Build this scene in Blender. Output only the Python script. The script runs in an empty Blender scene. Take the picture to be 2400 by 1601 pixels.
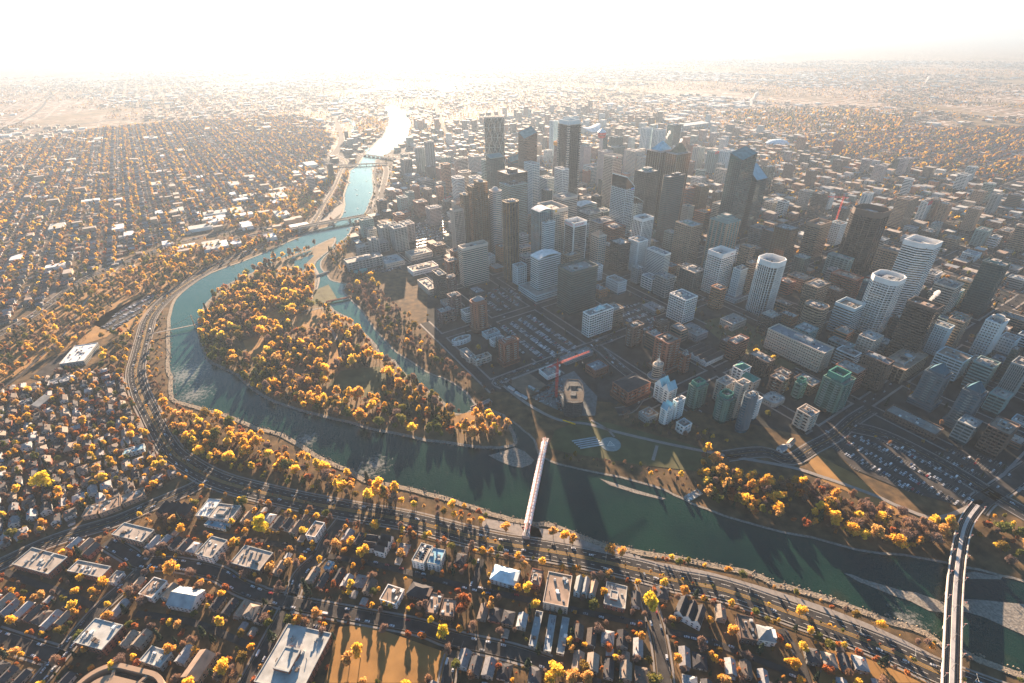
import bpy, math, random, colorsys
import numpy as np
from math import radians, sin, cos, pi, sqrt
from mathutils import Vector, Matrix
random.seed(11); rng=np.random.default_rng(7)
S=bpy.context.scene
COL=S.collection

# ------------------------------------------------------------------ camera, light, exposure
CAM_H=450.0; FOC=1180.0; PITCH=31.25; ROLL=-0.86          # aerial camera 450 m above the river
cd=bpy.data.cameras.new('camera'); cam=bpy.data.objects.new('camera',cd); COL.objects.link(cam)
cam.location=(0,0,CAM_H); cd.sensor_width=36; cd.lens=36*FOC/2400; cd.clip_start=1; cd.clip_end=120000
cam.rotation_mode='QUATERNION'
_f=Vector((0,cos(radians(PITCH)),-sin(radians(PITCH)))); _r=Vector((1,0,0)); _u=_r.cross(_f)
_rl=radians(ROLL); R2=_r*cos(_rl)+_u*sin(_rl); U2=-_r*sin(_rl)+_u*cos(_rl)
cam.rotation_quaternion=Matrix((R2,U2,-_f)).transposed().to_quaternion()
S.camera=cam
SUN_EL=13.0; SUN_AZ=-7.0      # azimuth: degrees right of +Y
w=bpy.data.worlds.new('World'); S.world=w; w.use_nodes=True
nt=w.node_tree; bg=nt.nodes['Background']
sky=nt.nodes.new('ShaderNodeTexSky'); sky.sky_type='NISHITA'; sky.sun_disc=False
sky.sun_elevation=radians(SUN_EL); sky.sun_rotation=radians(SUN_AZ); sky.air_density=1.0; sky.dust_density=1.8; sky.ozone_density=1.6; sky.altitude=1400
tint=nt.nodes.new('ShaderNodeVectorMath'); tint.operation='MULTIPLY'; tint.inputs[1].default_value=(.36,.61,.71)
nt.links.new(sky.outputs[0],tint.inputs[0]); # the pale band of haze that whitens the sky all round the horizon
tc=nt.nodes.new('ShaderNodeTexCoord'); sx=nt.nodes.new('ShaderNodeSeparateXYZ'); nt.links.new(tc.outputs['Generated'],sx.inputs[0])
mz=nt.nodes.new('ShaderNodeMath'); mz.operation='ABSOLUTE'; nt.links.new(sx.outputs[2],mz.inputs[0])
dv=nt.nodes.new('ShaderNodeMath'); dv.operation='MULTIPLY'; dv.inputs[1].default_value=-9.0; nt.links.new(mz.outputs[0],dv.inputs[0])
ex=nt.nodes.new('ShaderNodeMath'); ex.operation='EXPONENT'; nt.links.new(dv.outputs[0],ex.inputs[0])
hzn=nt.nodes.new('ShaderNodeVectorMath'); hzn.operation='SCALE'; hzn.inputs[0].default_value=(3.3,3.0,2.9); nt.links.new(ex.outputs[0],hzn.inputs['Scale'])
sm0=nt.nodes.new('ShaderNodeVectorMath'); sm0.operation='ADD'; nt.links.new(tint.outputs[0],sm0.inputs[0]); nt.links.new(hzn.outputs[0],sm0.inputs[1]); nt.links.new(sm0.outputs[0],bg.inputs[0]); bg.inputs[1].default_value=0.05
sd=bpy.data.lights.new('sun','SUN'); so=bpy.data.objects.new('sun',sd); COL.objects.link(so)
sd.energy=5.0; sd.angle=radians(0.5); sd.color=(1.0,0.71,0.48)
sdir=Vector((sin(radians(SUN_AZ))*cos(radians(SUN_EL)),cos(radians(SUN_AZ))*cos(radians(SUN_EL)),sin(radians(SUN_EL))))
so.rotation_mode='QUATERNION'; so.rotation_quaternion=sdir.to_track_quat('Z','Y')
S.view_settings.view_transform='Standard'; S.view_settings.look='None'; S.view_settings.gamma=1; S.view_settings.exposure=2.75
S.view_settings.use_curve_mapping=False
cy=S.cycles; cy.use_denoising=True; cy.max_bounces=6; cy.diffuse_bounces=2; cy.glossy_bounces=3; cy.transmission_bounces=2; cy.volume_bounces=1; cy.transparent_max_bounces=4
cy.sample_clamp_indirect=4.0
HAZE_DENSITY=1.1e-4; HAZE_G=0.34

def pj(x,y,z=0.):
    d=Vector((x,y,z-CAM_H)); k=d.dot(_f)
    return 1200+FOC*d.dot(R2)/k, 800.5-FOC*d.dot(U2)/k, k
def pjn(P):
    D=P-np.array([0,0,CAM_H]); k=D@np.array(_f); k=np.where(k<1,1,k)
    return np.c_[1200+FOC*(D@np.array(R2))/k,800.5-FOC*(D@np.array(U2))/k,k]

# ------------------------------------------------------------------ materials
MATS={}
def mat(name,col,rough=.8,metal=0.,var=.12,scale=.15,rnd=0.,spec=.3,transl=0.,bump=0.,stretch=None,detail=3):
    if name in MATS: return MATS[name]
    m=bpy.data.materials.new(name); m.use_nodes=True; nt=m.node_tree; N=nt.nodes; Lk=nt.links
    b=N['Principled BSDF']; b.inputs['Roughness'].default_value=rough; b.inputs['Metallic'].default_value=metal
    b.inputs['Specular IOR Level'].default_value=spec
    geo=N.new('ShaderNodeNewGeometry'); no=N.new('ShaderNodeTexNoise'); no.inputs['Scale'].default_value=scale; no.inputs['Detail'].default_value=detail
    src=geo.outputs['Position']
    if stretch:
        mp=N.new('ShaderNodeMapping'); mp.inputs['Scale'].default_value=stretch; Lk.new(src,mp.inputs[0]); src=mp.outputs[0]
    Lk.new(src,no.inputs['Vector'])
    mr=N.new('ShaderNodeMapRange'); mr.inputs[1].default_value=.3; mr.inputs[2].default_value=.7; mr.inputs[3].default_value=1-var; mr.inputs[4].default_value=1+var
    Lk.new(no.outputs[0],mr.inputs[0])
    val=mr.outputs[0]
    if isinstance(col,list):
        oi=N.new('ShaderNodeObjectInfo'); cr=N.new('ShaderNodeValToRGB'); cr.color_ramp.interpolation='CONSTANT'
        e=cr.color_ramp.elements
        while len(e)<len(col): e.new(.5)
        for i,c in enumerate(col): e[i].position=i/len(col); e[i].color=(*c,1)
        Lk.new(oi.outputs['Random'],cr.inputs[0]); csrc=cr.outputs[0]
    else:
        rgb=N.new('ShaderNodeRGB'); rgb.outputs[0].default_value=(*col,1); csrc=rgb.outputs[0]
    if rnd:
        oi2=N.new('ShaderNodeObjectInfo'); mr2=N.new('ShaderNodeMapRange'); mr2.inputs[3].default_value=1-rnd; mr2.inputs[4].default_value=1+rnd
        sc=N.new('ShaderNodeMath'); sc.operation='FRACT'; mu0=N.new('ShaderNodeMath'); mu0.operation='MULTIPLY'; mu0.inputs[1].default_value=7.31
        Lk.new(oi2.outputs['Random'],mu0.inputs[0]); Lk.new(mu0.outputs[0],sc.inputs[0]); Lk.new(sc.outputs[0],mr2.inputs[0])
        mu=N.new('ShaderNodeMath'); mu.operation='MULTIPLY'; Lk.new(val,mu.inputs[0]); Lk.new(mr2.outputs[0],mu.inputs[1]); val=mu.outputs[0]
    hv=N.new('ShaderNodeVectorMath'); hv.operation='SCALE'; Lk.new(csrc,hv.inputs[0]); Lk.new(val,hv.inputs['Scale'])
    Lk.new(hv.outputs[0],b.inputs['Base Color'])
    if transl:
        tr=N.new('ShaderNodeBsdfTranslucent'); Lk.new(hv.outputs[0],tr.inputs[0]); mx=N.new('ShaderNodeMixShader'); mx.inputs[0].default_value=transl
        Lk.new(b.outputs[0],mx.inputs[1]); Lk.new(tr.outputs[0],mx.inputs[2]); Lk.new(mx.outputs[0],N['Material Output'].inputs[0])
    if bump:
        bp=N.new('ShaderNodeBump'); bp.inputs['Strength'].default_value=1; bp.inputs['Distance'].default_value=bump; Lk.new(no.outputs[0],bp.inputs['Height']); Lk.new(bp.outputs[0],b.inputs['Normal'])
    MATS[name]=m; return m
WALLC=dict(W=(.74,.73,.7),WB=(.5,.58,.6),CR=(.5,.43,.36),TN=(.34,.24,.165),BR=(.13,.085,.065),RD=(.26,.105,.065),OR=(.45,.2,.1),GY=(.25,.27,.27),DK=(.05,.06,.065),DG=(.045,.08,.078),
  TE=(.2,.3,.29),PK=(.38,.33,.32),GD=(.3,.19,.08),BZ=(.1,.075,.06),BL=(.09,.125,.15),GN=(.1,.19,.155),PU=(.13,.085,.09))
def wallm(k): return mat('facade_'+k,WALLC[k],.75,0,.1,.05)
def glassm(k):
    c=dict(k=(.008,.01,.012),t=(.015,.06,.068),g=(.14,.08,.03),b=(.03,.12,.17),n=(.012,.055,.045))[k]
    n='glazing_'+k
    if n in MATS: return MATS[n]
    m=mat(n,c,.07,.0 if k not in 'gtb' else .5 if k=='g' else .3,.6,.12,spec=.45,stretch=(1,1,2.2),detail=4)
    return m
ROOFC=dict(roof=(.27,.25,.225),pale=(.34,.3,.26),light=(.4,.41,.39),tan=(.3,.22,.165),white=(.7,.7,.68),metal=(.33,.37,.39),blueroof=(.22,.42,.52),whitemetal=(.5,.66,.74),black=(.035,.035,.04),
  darkroof=(.04,.04,.045),brown=(.13,.1,.08),grey=(.2,.22,.24),greyroof=(.22,.24,.25),greenroof=(.04,.2,.16),navyroof=(.02,.09,.13),copper=(.2,.16,.1),blueglass=(.05,.28,.45),paleglass=(.3,.45,.48),tealroof=(.1,.22,.23))
def roofm(k):
    g=k in('blueglass','paleglass')
    return mat('roof_'+k,ROOFC[k],.2 if g else .85,.5 if g else 0,.28 if not g else .15,.12,bump=.0,detail=5)

# ------------------------------------------------------------------ mesh helpers
class MB:
    def __init__(s): s.v=[]; s.f=[]; s.m=[]; s.mats=[]
    def mi(s,m):
        if m not in s.mats: s.mats.append(m)
        return s.mats.index(m)
    def face(s,pts,m):
        n=len(s.v); s.v+= [tuple(p) for p in pts]; s.f.append(tuple(range(n,n+len(pts)))); s.m.append(s.mi(m))
    def prism(s,poly,z0,z1,m,mt=None,cap=True,bottom=False,topz=None):
        n=len(poly); b=len(s.v)
        tz=[z1 if topz is None else topz(x,y) for x,y in poly]
        s.v+=[(x,y,z0) for x,y in poly]+[(poly[i][0],poly[i][1],tz[i]) for i in range(n)]
        k=s.mi(m)
        for i in range(n):
            j=(i+1)%n; s.f.append((b+i,b+j,b+n+j,b+n+i)); s.m.append(k)
        if cap: s.f.append(tuple(b+n+i for i in range(n))); s.m.append(s.mi(mt or m))
        if bottom: s.f.append(tuple(b+n-1-i for i in range(n))); s.m.append(k)
    def box(s,x0,y0,z0,x1,y1,z1,m,mt=None,bottom=True): s.prism([(x0,y0),(x1,y0),(x1,y1),(x0,y1)],z0,z1,m,mt,bottom=bottom)
    def ring(s,po,pi_,z0,z1,m):
        n=len(po); k=s.mi(m)
        for i in range(n):
            j=(i+1)%n; a,b_,c,d=po[i],po[j],pi_[i],pi_[j]
            for q in (((a[0],a[1],z0),(b_[0],b_[1],z0),(b_[0],b_[1],z1),(a[0],a[1],z1)),((d[0],d[1],z0),(c[0],c[1],z0),(c[0],c[1],z1),(d[0],d[1],z1)),((a[0],a[1],z1),(b_[0],b_[1],z1),(d[0],d[1],z1),(c[0],c[1],z1))):
                n0=len(s.v); s.v+=q; s.f.append((n0,n0+1,n0+2,n0+3)); s.m.append(k)
    def bar(s,a,b,r,m,n=4,r2=None):
        a=Vector(a); b=Vector(b); d=(b-a); q=d.to_track_quat('Z','Y'); r2=r if r2 is None else r2; o=len(s.v)
        for (p,rr) in ((a,r),(b,r2)):
            for i in range(n):
                t=2*pi*(i+.5)/n; s.v.append(tuple(p+q@Vector((cos(t)*rr,sin(t)*rr,0))))
        k=s.mi(m)
        for i in range(n):
            j=(i+1)%n; s.f.append((o+i,o+j,o+n+j,o+n+i)); s.m.append(k)
        s.f.append(tuple(o+n+i for i in range(n))); s.m.append(k); s.f.append(tuple(o+n-1-i for i in range(n))); s.m.append(k)
    def cone(s,poly,z0,z1,m,inset=1.,cx=None,cy=None):
        n=len(poly); cx=sum(p[0] for p in poly)/n if cx is None else cx; cy=sum(p[1] for p in poly)/n if cy is None else cy
        for i in range(n):
            j=(i+1)%n; s.face([(*poly[i],z0),(*poly[j],z0),(cx,cy,z1)],m)
    def mesh(s,name):
        me=bpy.data.meshes.new(name); me.from_pydata(s.v,[],s.f)
        for m in s.mats: me.materials.append(m)
        if len(s.mats)>1: me.polygons.foreach_set('material_index',s.m)
        me.update(); return me
    def build(s,name,parent=None,loc=None,rz=0,kind=None):
        if not s.f: return None
        return link(name,s.mesh(name),parent,loc,rz,kind)
def link(name,me,parent=None,loc=None,rz=0,kind=None):
    o=bpy.data.objects.new(name,me); COL.objects.link(o)
    if parent: o.parent=parent
    if loc is not None: o.location=loc
    if rz: o.rotation_euler=(0,0,rz)
    if kind: o['kind']=kind
    return o
def thing(name,label,cat,loc=(0,0,0),rz=0,group=None,me=None):
    o=bpy.data.objects.new(name,me); COL.objects.link(o); o.location=loc; o.rotation_euler=(0,0,rz)
    if me is None: o.empty_display_size=1
    o['label']=label; o['category']=cat
    if group: o['group']=group
    return o
def clone(src,parent=None,loc=None,rz=None,sc=None):
    o=src.copy(); COL.objects.link(o)
    if parent is not None: o.parent=parent
    if loc is not None: o.location=loc
    if rz is not None: o.rotation_euler=(0,0,rz)
    if sc is not None: o.scale=sc
    return o
def offs(poly,t):
    n=len(poly); out=[]
    for i in range(n):
        p0,p1,p2=poly[i-1],poly[i],poly[(i+1)%n]
        def nm(a,b):
            dx,dy=b[0]-a[0],b[1]-a[1]; L=sqrt(dx*dx+dy*dy) or 1; return dy/L,-dx/L
        a,b=nm(p0,p1),nm(p1,p2); k=1+a[0]*b[0]+a[1]*b[1]; k=max(k,.3)
        out.append((p1[0]+t*(a[0]+b[0])/k,p1[1]+t*(a[1]+b[1])/k))
    return out
def fillpoly(name,poly,z,m,kind='structure',parent=None):
    from mathutils.geometry import tessellate_polygon
    pts=[Vector((x,y,0)) for x,y in poly]
    tri=tessellate_polygon([pts])
    me=bpy.data.meshes.new(name); fs=[]
    for t in tri:
        a,b,c=[pts[i] for i in t]
        cr=(b.x-a.x)*(c.y-a.y)-(b.y-a.y)*(c.x-a.x)
        fs.append(t if cr>0 else (t[0],t[2],t[1]))
    me.from_pydata([(p.x,p.y,z) for p in pts],[],fs); me.materials.append(m); me.update()
    return link(name,me,parent,kind=kind)
def smooth(pl,n=4):
    P=[Vector(p) for p in pl]; out=[]
    for i in range(len(P)-1):
        p0=P[max(i-1,0)];p1=P[i];p2=P[i+1];p3=P[min(i+2,len(P)-1)]
        for k in range(n):
            t=k/n; out.append(.5*((2*p1)+(-p0+p2)*t+(2*p0-5*p1+4*p2-p3)*t*t+(-p0+3*p1-3*p2+p3)*t**3))
    out.append(P[-1]); return [(p.x,p.y) for p in out]
def offline(pl,d):
    out=[]
    for i in range(len(pl)):
        a=Vector(pl[max(i-1,0)]); b=Vector(pl[min(i+1,len(pl)-1)]); t=(b-a).normalized(); out.append((pl[i][0]-t.y*d,pl[i][1]+t.x*d))
    return out
def ribbon(mb,pl,w,z,m,z2=None):
    A=offline(pl,w/2); B=offline(pl,-w/2)
    for i in range(len(pl)-1):
        mb.face([(*B[i],z),(*B[i+1],z),(*A[i+1],z),(*A[i],z)],m)
def dashes(mb,pl,w,z,m,on=6,off=9):
    # painted dashes along a line
    acc=0
    for i in range(len(pl)-1):
        a=Vector(pl[i]); b=Vector(pl[i+1]); L=(b-a).length; t=(b-a)/L if L else Vector((1,0)); s=0
        while s<L:
            e=min(s+on,L); n=Vector((-t.y,t.x))*w/2; p,q=a+t*s,a+t*e
            mb.face([(p.x-n.x,p.y-n.y,z),(q.x-n.x,q.y-n.y,z),(q.x+n.x,q.y+n.y,z),(p.x+n.x,p.y+n.y,z)],m); s+=on+off

# ---- occupancy raster (2.5 m cells) so that nothing is placed on roads, water or other things
OX0,OY0,OC=-3200.,100.,2.5; OW,OHH=2600,2200
OCC=np.zeros((OHH,OW),np.uint8)
def pip(poly,X,Y):
    ins=np.zeros(X.shape,bool); n=len(poly); j=n-1
    for i in range(n):
        xi,yi=poly[i]; xj,yj=poly[j]
        if yi!=yj:
            c=((yi>Y)!=(yj>Y))&(X<(xj-xi)*(Y-yi)/(yj-yi)+xi); ins^=c
        j=i
    return ins
def mark(poly,val=1):
    xs=[p[0] for p in poly]; ys=[p[1] for p in poly]
    i0=max(0,int((min(xs)-OX0)/OC)); i1=min(OW,int((max(xs)-OX0)/OC)+2); j0=max(0,int((min(ys)-OY0)/OC)); j1=min(OHH,int((max(ys)-OY0)/OC)+2)
    if i1<=i0 or j1<=j0: return
    X,Y=np.meshgrid(OX0+(np.arange(i0,i1)+.5)*OC,OY0+(np.arange(j0,j1)+.5)*OC)
    ins=pip(poly,X,Y); sub=OCC[j0:j1,i0:i1]; sub[ins]=val
def markline(pl,w,val=1):
    A=offline(pl,w/2); B=offline(pl,-w/2)
    for i in range(len(pl)-1): mark([B[i],B[i+1],A[i+1],A[i]],val)
def occ(X,Y):
    i=((np.asarray(X)-OX0)/OC).astype(int); j=((np.asarray(Y)-OY0)/OC).astype(int)
    ok=(i>=0)&(i<OW)&(j>=0)&(j<OHH); r=np.zeros(i.shape,np.uint8); r[ok]=OCC[j[ok],i[ok]]; return r
def freepoly(poly):
    xs=[p[0] for p in poly]; ys=[p[1] for p in poly]
    n=len(poly); pts=list(poly)+[((poly[i][0]+poly[(i+1)%n][0])/2,(poly[i][1]+poly[(i+1)%n][1])/2) for i in range(n)]+[(sum(xs)/n,sum(ys)/n)]
    return not occ([p[0] for p in pts],[p[1] for p in pts]).any()
def rect(x,y,w,d,r):
    c,s=cos(r),sin(r); return [(x+c*a-s*b,y+s*a+c*b) for a,b in((-w/2,-d/2),(w/2,-d/2),(w/2,d/2),(-w/2,d/2))]
def scatter(name,protos,pts,idx,scl,rot,kind='stuff'):
    # one object whose geometry nodes instance the prototypes on its points
    me=bpy.data.meshes.new(name); me.from_pydata([tuple(p) for p in pts],[],[])
    for nm,tp,arr in(('idx','INT',idx),('scl','FLOAT',scl),('rot','FLOAT',rot)):
        a=me.attributes.new(nm,tp,'POINT'); a.data.foreach_set('value',np.asarray(arr,dtype=np.int32 if tp=='INT' else np.float32))
    o=link(name,me,kind=kind)
    g=bpy.data.node_groups.new(name,'GeometryNodeTree'); g.interface.new_socket('Geometry',in_out='INPUT',socket_type='NodeSocketGeometry'); g.interface.new_socket('Geometry',in_out='OUTPUT',socket_type='NodeSocketGeometry')
    N=g.nodes; gi=N.new('NodeGroupInput'); go=N.new('NodeGroupOutput'); ip=N.new('GeometryNodeInstanceOnPoints'); gg=N.new('GeometryNodeGeometryToInstance')
    for p in reversed(protos):
        oi=N.new('GeometryNodeObjectInfo'); oi.inputs['Object'].default_value=p; g.links.new(oi.outputs['Geometry'],gg.inputs[0])
    def attr(n,t):
        a=N.new('GeometryNodeInputNamedAttribute'); a.data_type=t; a.inputs[0].default_value=n; return a.outputs['Attribute']
    cx=N.new('ShaderNodeCombineXYZ'); g.links.new(attr('rot','FLOAT'),cx.inputs[2])
    g.links.new(gi.outputs[0],ip.inputs['Points']); g.links.new(gg.outputs[0],ip.inputs['Instance']); ip.inputs['Pick Instance'].default_value=True
    g.links.new(attr('idx','INT'),ip.inputs['Instance Index']); g.links.new(cx.outputs[0],ip.inputs['Rotation']); g.links.new(attr('scl','FLOAT'),ip.inputs['Scale']); g.links.new(ip.outputs[0],go.inputs[0])
    md=o.modifiers.new('scatter','NODES'); md.node_group=g
    return o
def hidden(name,me):
    return bpy.data.objects.new(name,me)   # prototype, not linked to the scene
# ------------------------------------------------------------------ surveyed layout, metres east/ahead of the camera
RIVER=[(-953.1, 4236.7), (-742.3, 3409.2), (-683.1, 2926.6), (-659.9, 2443.3), (-629.9, 2163.8), (-636.9, 2071.6), (-591.1, 1877.7), (-558.1, 1697.8), (-527.0, 1596.2), (-503.6, 1475.3), (-506.7, 1388.7), (-531.3, 1360.4), (-569.6, 1279.6), (-593.9, 1224.0), (-628.8, 1145.0), (-655.6, 1103.8), (-680.5, 1060.1), (-692.5, 987.9), (-685.8, 924.5), (-663.3, 870.1), (-636.6, 813.9), (-604.6, 759.8), (-559.1, 678.7), (-536.8, 648.4), (-502.8, 592.3), (-480.2, 579.8), (-454.9, 569.4), (-422.6, 557.2), (-406.5, 551.3), (-362.8, 529.5), (-335.8, 517.7), (-310.5, 508.7), (-273.4, 485.2), (-225.2, 452.6), (-202.3, 443.6), (-179.4, 426.7), (-158.4, 420.9), (-131.2, 412.6), (-100.8, 404.3), (-70.7, 392.0), (-50.4, 383.8), (-26.3, 373.5), (-3.9, 364.5), (22.6, 358.5), (38.1, 357.1), (64.5, 344.3), (95.1, 329.9), (130.7, 321.4), (162.7, 314.6), (187.5, 308.5), (223.1, 299.6), (247.6, 285.9), (269.9, 278.7), (301.8, 263.4), (332.9, 248.5), (354.5, 238.9), (362.6, 228.8), (376.4, 221.4), (391.9, 212.8), (409.9, 203.2), (444.3, 182.2), (532.3, 270.8), (484.1, 287.7), (470.4, 294.2), (451.5, 301.3), (426.2, 308.7), (387.4, 317.5), (346.4, 325.6), (308.4, 341.1), (280.2, 347.4), (247.2, 360.5), (211.2, 378.9), (191.6, 392.5), (174.3, 405.4), (148.0, 419.5), (105.1, 433.2), (67.4, 444.5), (46.8, 454.3), (33.8, 466.4), (30.6, 478.7), (27.0, 494.7), (16.4, 511.5), (1.8, 527.4), (-7.5, 536.6), (-13.3, 534.9), (-10.3, 520.7), (-46.9, 565.5), (-55.2, 571.5), (-66.7, 597.1), (-84.8, 616.7), (-109.1, 638.4), (-135.1, 654.2), (-187.9, 708.0), (-225.7, 758.9), (-256.9, 810.3), (-295.8, 877.9), (-325.8, 918.2), (-349.5, 957.0), (-347.6, 986.5), (-368.3, 998.1), (-392.8, 1012.4), (-412.2, 1045.4), (-434.9, 1077.7), (-447.0, 1119.1), (-446.0, 1179.5), (-437.0, 1248.3), (-433.4, 1317.2), (-438.6, 1363.4), (-435.6, 1472.0), (-439.1, 1545.5), (-453.7, 1666.1), (-474.1, 1780.9), (-543.8, 2065.4), (-566.1, 2242.3), (-524.1, 2767.8), (-609.3, 3395.5), (-759.6, 3956.8), (-880.2, 4282.6)]
ISLAND=[(-465.2, 1288.2), (-478.9, 1262.8), (-499.4, 1217.0), (-512.1, 1188.0), (-550.5, 1141.9), (-570.2, 1087.9), (-588.0, 1051.9), (-611.8, 987.2), (-611.8, 939.7), (-611.8, 908.7), (-597.1, 857.6), (-576.6, 812.1), (-552.2, 768.5), (-523.2, 725.3), (-491.4, 686.8), (-434.1, 651.5), (-391.3, 611.4), (-346.8, 581.5), (-299.6, 560.0), (-262.4, 545.2), (-231.0, 534.5), (-197.5, 521.5), (-166.5, 510.5), (-113.2, 494.5), (-68.4, 484.0), (-40.2, 479.5), (-19.5, 477.5), (0.2, 482.5), (4.2, 495.2), (-1.8, 515.3), (-8.6, 533.9), (-13.4, 543.1), (-31.5, 557.5), (-48.7, 564.6), (-64.2, 550.7), (-73.4, 547.2), (-83.4, 552.1), (-108.6, 588.8), (-138.2, 615.8), (-168.5, 649.2), (-193.2, 687.5), (-215.9, 695.7), (-229.2, 730.7), (-262.4, 774.8), (-284.9, 803.2), (-308.4, 838.2), (-343.5, 867.0), (-368.7, 906.3), (-392.5, 938.2), (-413.8, 973.9), (-427.0, 1031.9), (-449.9, 1075.8), (-460.2, 1119.6), (-449.6, 1191.2), (-453.2, 1258.4)]
PONDS=[[(-531.8, 1135.8), (-514.6, 1168.1), (-493.7, 1193.1), (-493.1, 1178.6), (-511.9, 1148.5), (-523.7, 1124.8)], [(-561.8, 1060.5), (-536.3, 1054.8), (-498.3, 1082.6), (-512.4, 1121.7), (-483.1, 1161.2), (-477.0, 1155.4), (-479.2, 1107.3), (-469.9, 1091.6), (-473.5, 1062.0), (-495.2, 1058.0), (-510.5, 1073.2), (-518.7, 1058.9), (-534.4, 1049.9), (-556.8, 1050.8)]]
FARWATER=[[(-1516.1, 4763.8), (-1497.1, 5006.8), (-1390.1, 5142.4), (-1304.7, 4573.6), (-1386.6, 4492.6)], [(-757.2, 5837.0), (-738.6, 6264.4), (-633.3, 6303.1), (-532.4, 5900.3), (-545.8, 5469.9), (-646.6, 5441.7)], [(-1097.4, 3723.4), (-1025.8, 3552.2), (-899.6, 3250.4), (-878.3, 3089.3), (-724.9, 2687.3), (-651.9, 2493.5), (-659.9, 2443.3), (-762.2, 2750.8), (-887.0, 3030.5), (-921.3, 3236.0), (-1054.4, 3555.3)]]
BARS={'bar_end': [(-31.6, 466.3), (-12.4, 473.4), (1.2, 480.1), (13.6, 472.9), (25.3, 456.9), (21.3, 449.7), (10.2, 444.2), (-1.8, 446.6), (-19.1, 456.4)], 'bar_strip': [(101.2, 425.1), (117.6, 417.5), (144.7, 404.7), (171.2, 393.5), (166.8, 391.8), (139.1, 401.6), (112.0, 414.3)], 'bar_long': [(318.3, 298.5), (325.3, 297.0), (332.1, 292.4), (341.8, 288.3), (362.1, 279.8), (373.6, 277.9), (394.9, 266.8), (414.7, 270.6), (430.3, 269.5), (464.1, 264.9), (501.5, 255.2), (470.2, 222.8), (439.9, 237.3), (430.0, 244.5), (417.6, 253.8), (405.4, 258.6), (386.6, 257.7), (373.5, 260.3), (363.4, 269.3), (350.4, 275.3), (338.3, 282.7), (327.0, 289.4)], 'bar_right': [(434.9, 296.6), (444.5, 297.8), (466.9, 292.0), (463.1, 289.4), (434.1, 290.3)], 'bar_bridge': [(-547.1, 1390.6), (-516.0, 1419.7), (-508.2, 1500.8), (-527.0, 1596.2), (-536.6, 1601.5), (-547.4, 1502.8), (-547.1, 1421.2)]}
LAWNS={'meadow_d': [(-469.6, 755.9), (-453.2, 770.0), (-416.8, 754.4), (-411.0, 712.8), (-434.1, 700.4)], 'meadow_e': [(-311.7, 751.3), (-298.7, 758.1), (-276.2, 659.1), (-284.2, 647.6), (-302.5, 696.8)], 'meadow_f': [(-471.2, 850.1), (-456.9, 876.0), (-431.6, 848.9), (-438.1, 807.8), (-458.9, 816.5)], 'meadow_g': [(-89.5, 535.7), (-72.8, 547.2), (-55.4, 553.3), (-51.1, 530.4), (-70.2, 513.5)], 'lawn_plaza': [(55.0, 510.7), (91.6, 531.6), (125.8, 526.3), (157.6, 512.6), (264.2, 462.3), (242.3, 430.4), (154.1, 446.3), (67.7, 468.7), (44.2, 478.4)], 'lawn_corner': [(376.7, 461.4), (387.9, 445.0), (403.5, 427.2), (413.3, 394.4), (421.4, 370.4), (435.2, 350.5), (413.0, 364.8), (378.5, 401.4), (361.2, 414.6), (359.6, 445.6)], 'lawn_park': [(342.5, 799.9), (416.5, 830.5), (442.1, 743.7), (474.2, 663.1), (442.5, 640.1), (385.4, 678.0), (356.8, 732.0)], 'meadow_a': [(-411.9, 957.1), (-390.3, 985.9), (-352.8, 919.1), (-367.2, 882.1), (-395.7, 892.2)], 'meadow_b': [(-410.5, 839.7), (-372.7, 873.2), (-352.0, 846.4), (-346.4, 766.9), (-392.8, 790.8)], 'meadow_c': [(-270.8, 658.9), (-212.3, 669.4), (-191.4, 633.8), (-186.8, 580.6), (-253.4, 597.5), (-279.0, 619.4)], 'field_school': [(-157.6, 208.1), (-158.4, 253.6), (-133.9, 255.2), (-54.9, 228.6), (-58.1, 206.8)], 'field_se': [(250.9, 229.4), (284.9, 225.4), (329.3, 211.4), (344.6, 201.3), (244.0, 202.6)], 'hill_a': [(-856.8, 712.0), (-903.8, 872.5), (-906.4, 1033.3), (-890.5, 1144.5), (-827.9, 1198.1), (-758.3, 1166.7), (-731.9, 931.9), (-723.2, 777.9), (-772.3, 722.9), (-785.4, 660.6), (-792.9, 637.9)], 'hill_b': [(-730.8, 1391.7), (-803.1, 1654.7), (-778.8, 1816.0), (-667.3, 1752.5), (-573.1, 1482.9), (-669.3, 1388.8)], 'lot_strip': [(-784.1, 826.5), (-789.2, 868.9), (-762.3, 952.8), (-733.3, 951.8), (-699.4, 857.3), (-692.1, 777.0)]}
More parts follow.
